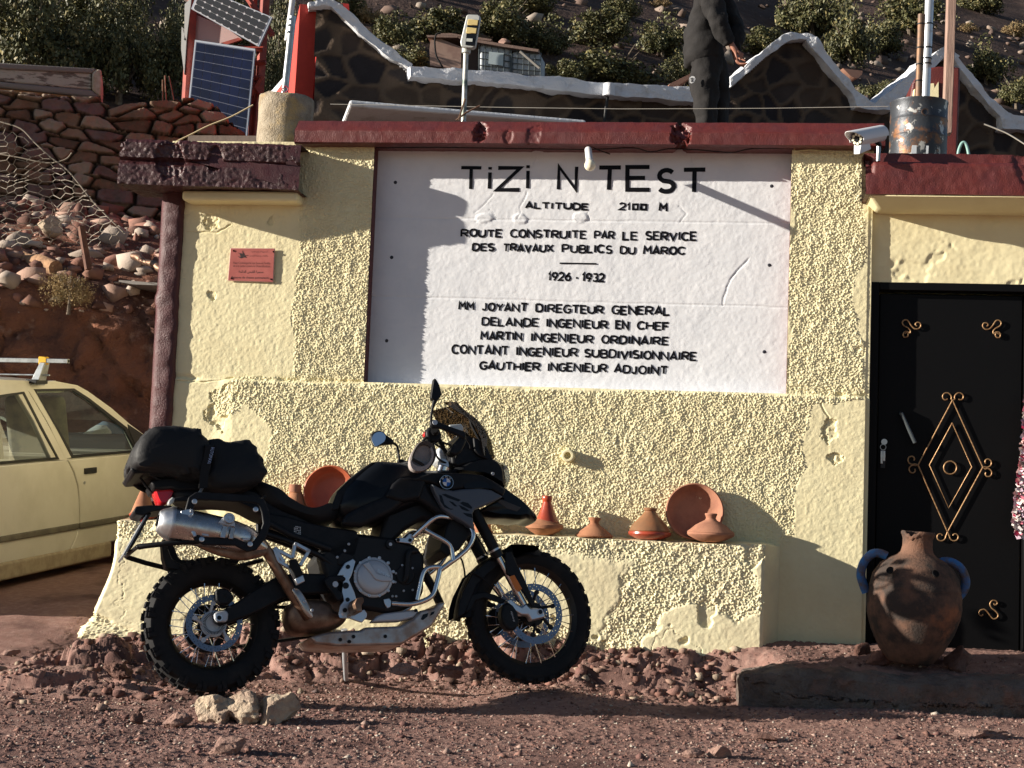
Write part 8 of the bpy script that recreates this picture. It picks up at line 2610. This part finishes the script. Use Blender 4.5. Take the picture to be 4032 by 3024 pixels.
    # shoes
    for s, x in ((-1, 470), (1, 580)):
        c = q(x, 1392, .1 * s)
        G().loft([[c + Vector((a_, .045 * w * cos(u) , .0 + h * max(-.25, sin(u)))) for u in np.linspace(0, 2 * pi, 12, False)] for a_, w, h in ((-.10, .5, .05), (-.06, .9, .08), (.02, 1, .07), (.10, 1, .05), (.16, .8, .04), (.19, .4, .02))]).build('shoe', mat('black_shoe', (.02, .02, .02), .6), t, smooth=60)
    # white emblem on the thigh
    c = [(272, 730), (295, 712), (318, 716), (330, 740), (318, 768), (295, 782), (275, 775)]
    yy = -.225
    o = G().prism([q(p[0], p[1], yy) for p in c], (0, .006, 0)).build('emblem', mat('white_print', (.6, .6, .6), .6), t)
    for p in (((280, 735), (306, 731)), ((282, 750), (312, 744)), ((285, 764), (308, 758))):
        G().tube([q(p[0][0], p[0][1], yy - .003), q(p[1][0], p[1][1], yy - .003)], .0025, 5).build('emblem_mark', cloth, o)


person()


# ---- water tanks and plywood shelter on the slope
def tanks():
    d0 = 52.0
    q = lambda p, dd=0.0: at_d('g', p, d0 + dd)
    m_ibc = mat('dull_white_plastic', (.46, .50, .54), .5, col2=(.36, .40, .44), scale=3)
    m_cage = mat('tank_cage_steel', (.12, .14, .15), .5, metal=.5)
    for lab, c in (('white caged water tank with a pale label plate beside the street lamp', [(520, 312), (744, 340), (742, 524), (517, 506)]), ('white caged water tank with a plank leaning across its front', [(752, 360), (962, 382), (958, 542), (750, 528)])):
        C = [q(p) for p in c]
        t = thing('water_tank', lab, 'water tank', (C[2] + C[3]) / 2, group='caged water tanks on the slope')
        bk = Vector((.05, .95, 0))
        G().hexa(C + [p + bk for p in C]).build('tank', m_ibc, t, bevel=(.12, 4))
        B2 = lambda u, v: (C[0] * (1 - u) + C[1] * u) * (1 - v) + (C[3] * (1 - u) + C[2] * u) * v - Vector((0, .03, 0))
        for i in range(6): G().tube([B2(i / 5, -.01), B2(i / 5, 1.01)], .016, 6).build('cage_bar', m_cage, t)
        for j in (0, .3, .55, .8, 1.0): G().tube([B2(-.01, j), B2(1.01, j)], .018, 6).build('cage_bar', m_cage, t)
    o = G().prism([q(p, -.08) for p in ((590, 368), (694, 380), (690, 470), (585, 455))], (0, .02, 0)).build('label_plate', mat('pale_plate', (.52, .60, .62), .5), bpy.data.objects['water_tank'])
    a, b = q((812, 365), -.15), q((952, 485), -.15)
    tag(G().tube([a, b], .055, 4).build('plank', mat('grey_board', (.26, .24, .22), .9), None), 'grey plank leaning across the second water tank', 'plank')
    t = thing('shelter', 'plywood sided shelter with plank roof behind the street lamp', 'shelter', q((330, 495)))
    G().prism([q(p, -.05) for p in ((172, 285), (240, 275), (390, 335), (390, 495), (170, 470), (165, 350))], (0, 1.2, 0)).build('side', mat('pinkish_plywood', (.44, .29, .23), .9, col2=(.34, .21, .17), scale=3, bump=.3, bscale=8), t)
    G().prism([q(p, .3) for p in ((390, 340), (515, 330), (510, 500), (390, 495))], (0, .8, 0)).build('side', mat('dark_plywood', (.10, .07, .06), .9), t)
    for pts in ([(145, 250), (370, 255), (360, 268), (148, 265)], [(210, 238), (320, 236), (400, 250), (400, 262), (215, 250)], [(500, 262), (610, 280), (600, 292), (500, 280)], [(360, 262), (520, 285), (945, 352), (940, 370), (700, 335), (500, 300), (380, 275)]):
        G().prism([q(p, -.2) for p in pts], (0, 1.4, 0)).build('roof_plank', mat('weathered_timber', (.36, .24, .19), .85), t)
    V, F = rock_np(81, 2, .25); c = q((700, 293), .3)
    tag(G().add([c + Vector((v[0] * .22, v[1] * .2, v[2] * .15)) for v in V], [tuple(f) for f in F]).build('stone', m_rk['pink'], None, smooth=28, fix=False), 'pink stone weighing down the planks above the water tanks', 'stone')
    P = crom([q(p, -.4) for p in ((260, 480), (215, 400), (203, 300), (215, 245), (245, 238))], 5)
    tag(G().tube(P, .03, 8).build('hose', m_rub, None, smooth=60), 'black hose looping up the side of the plywood shelter', 'hose')


tanks()
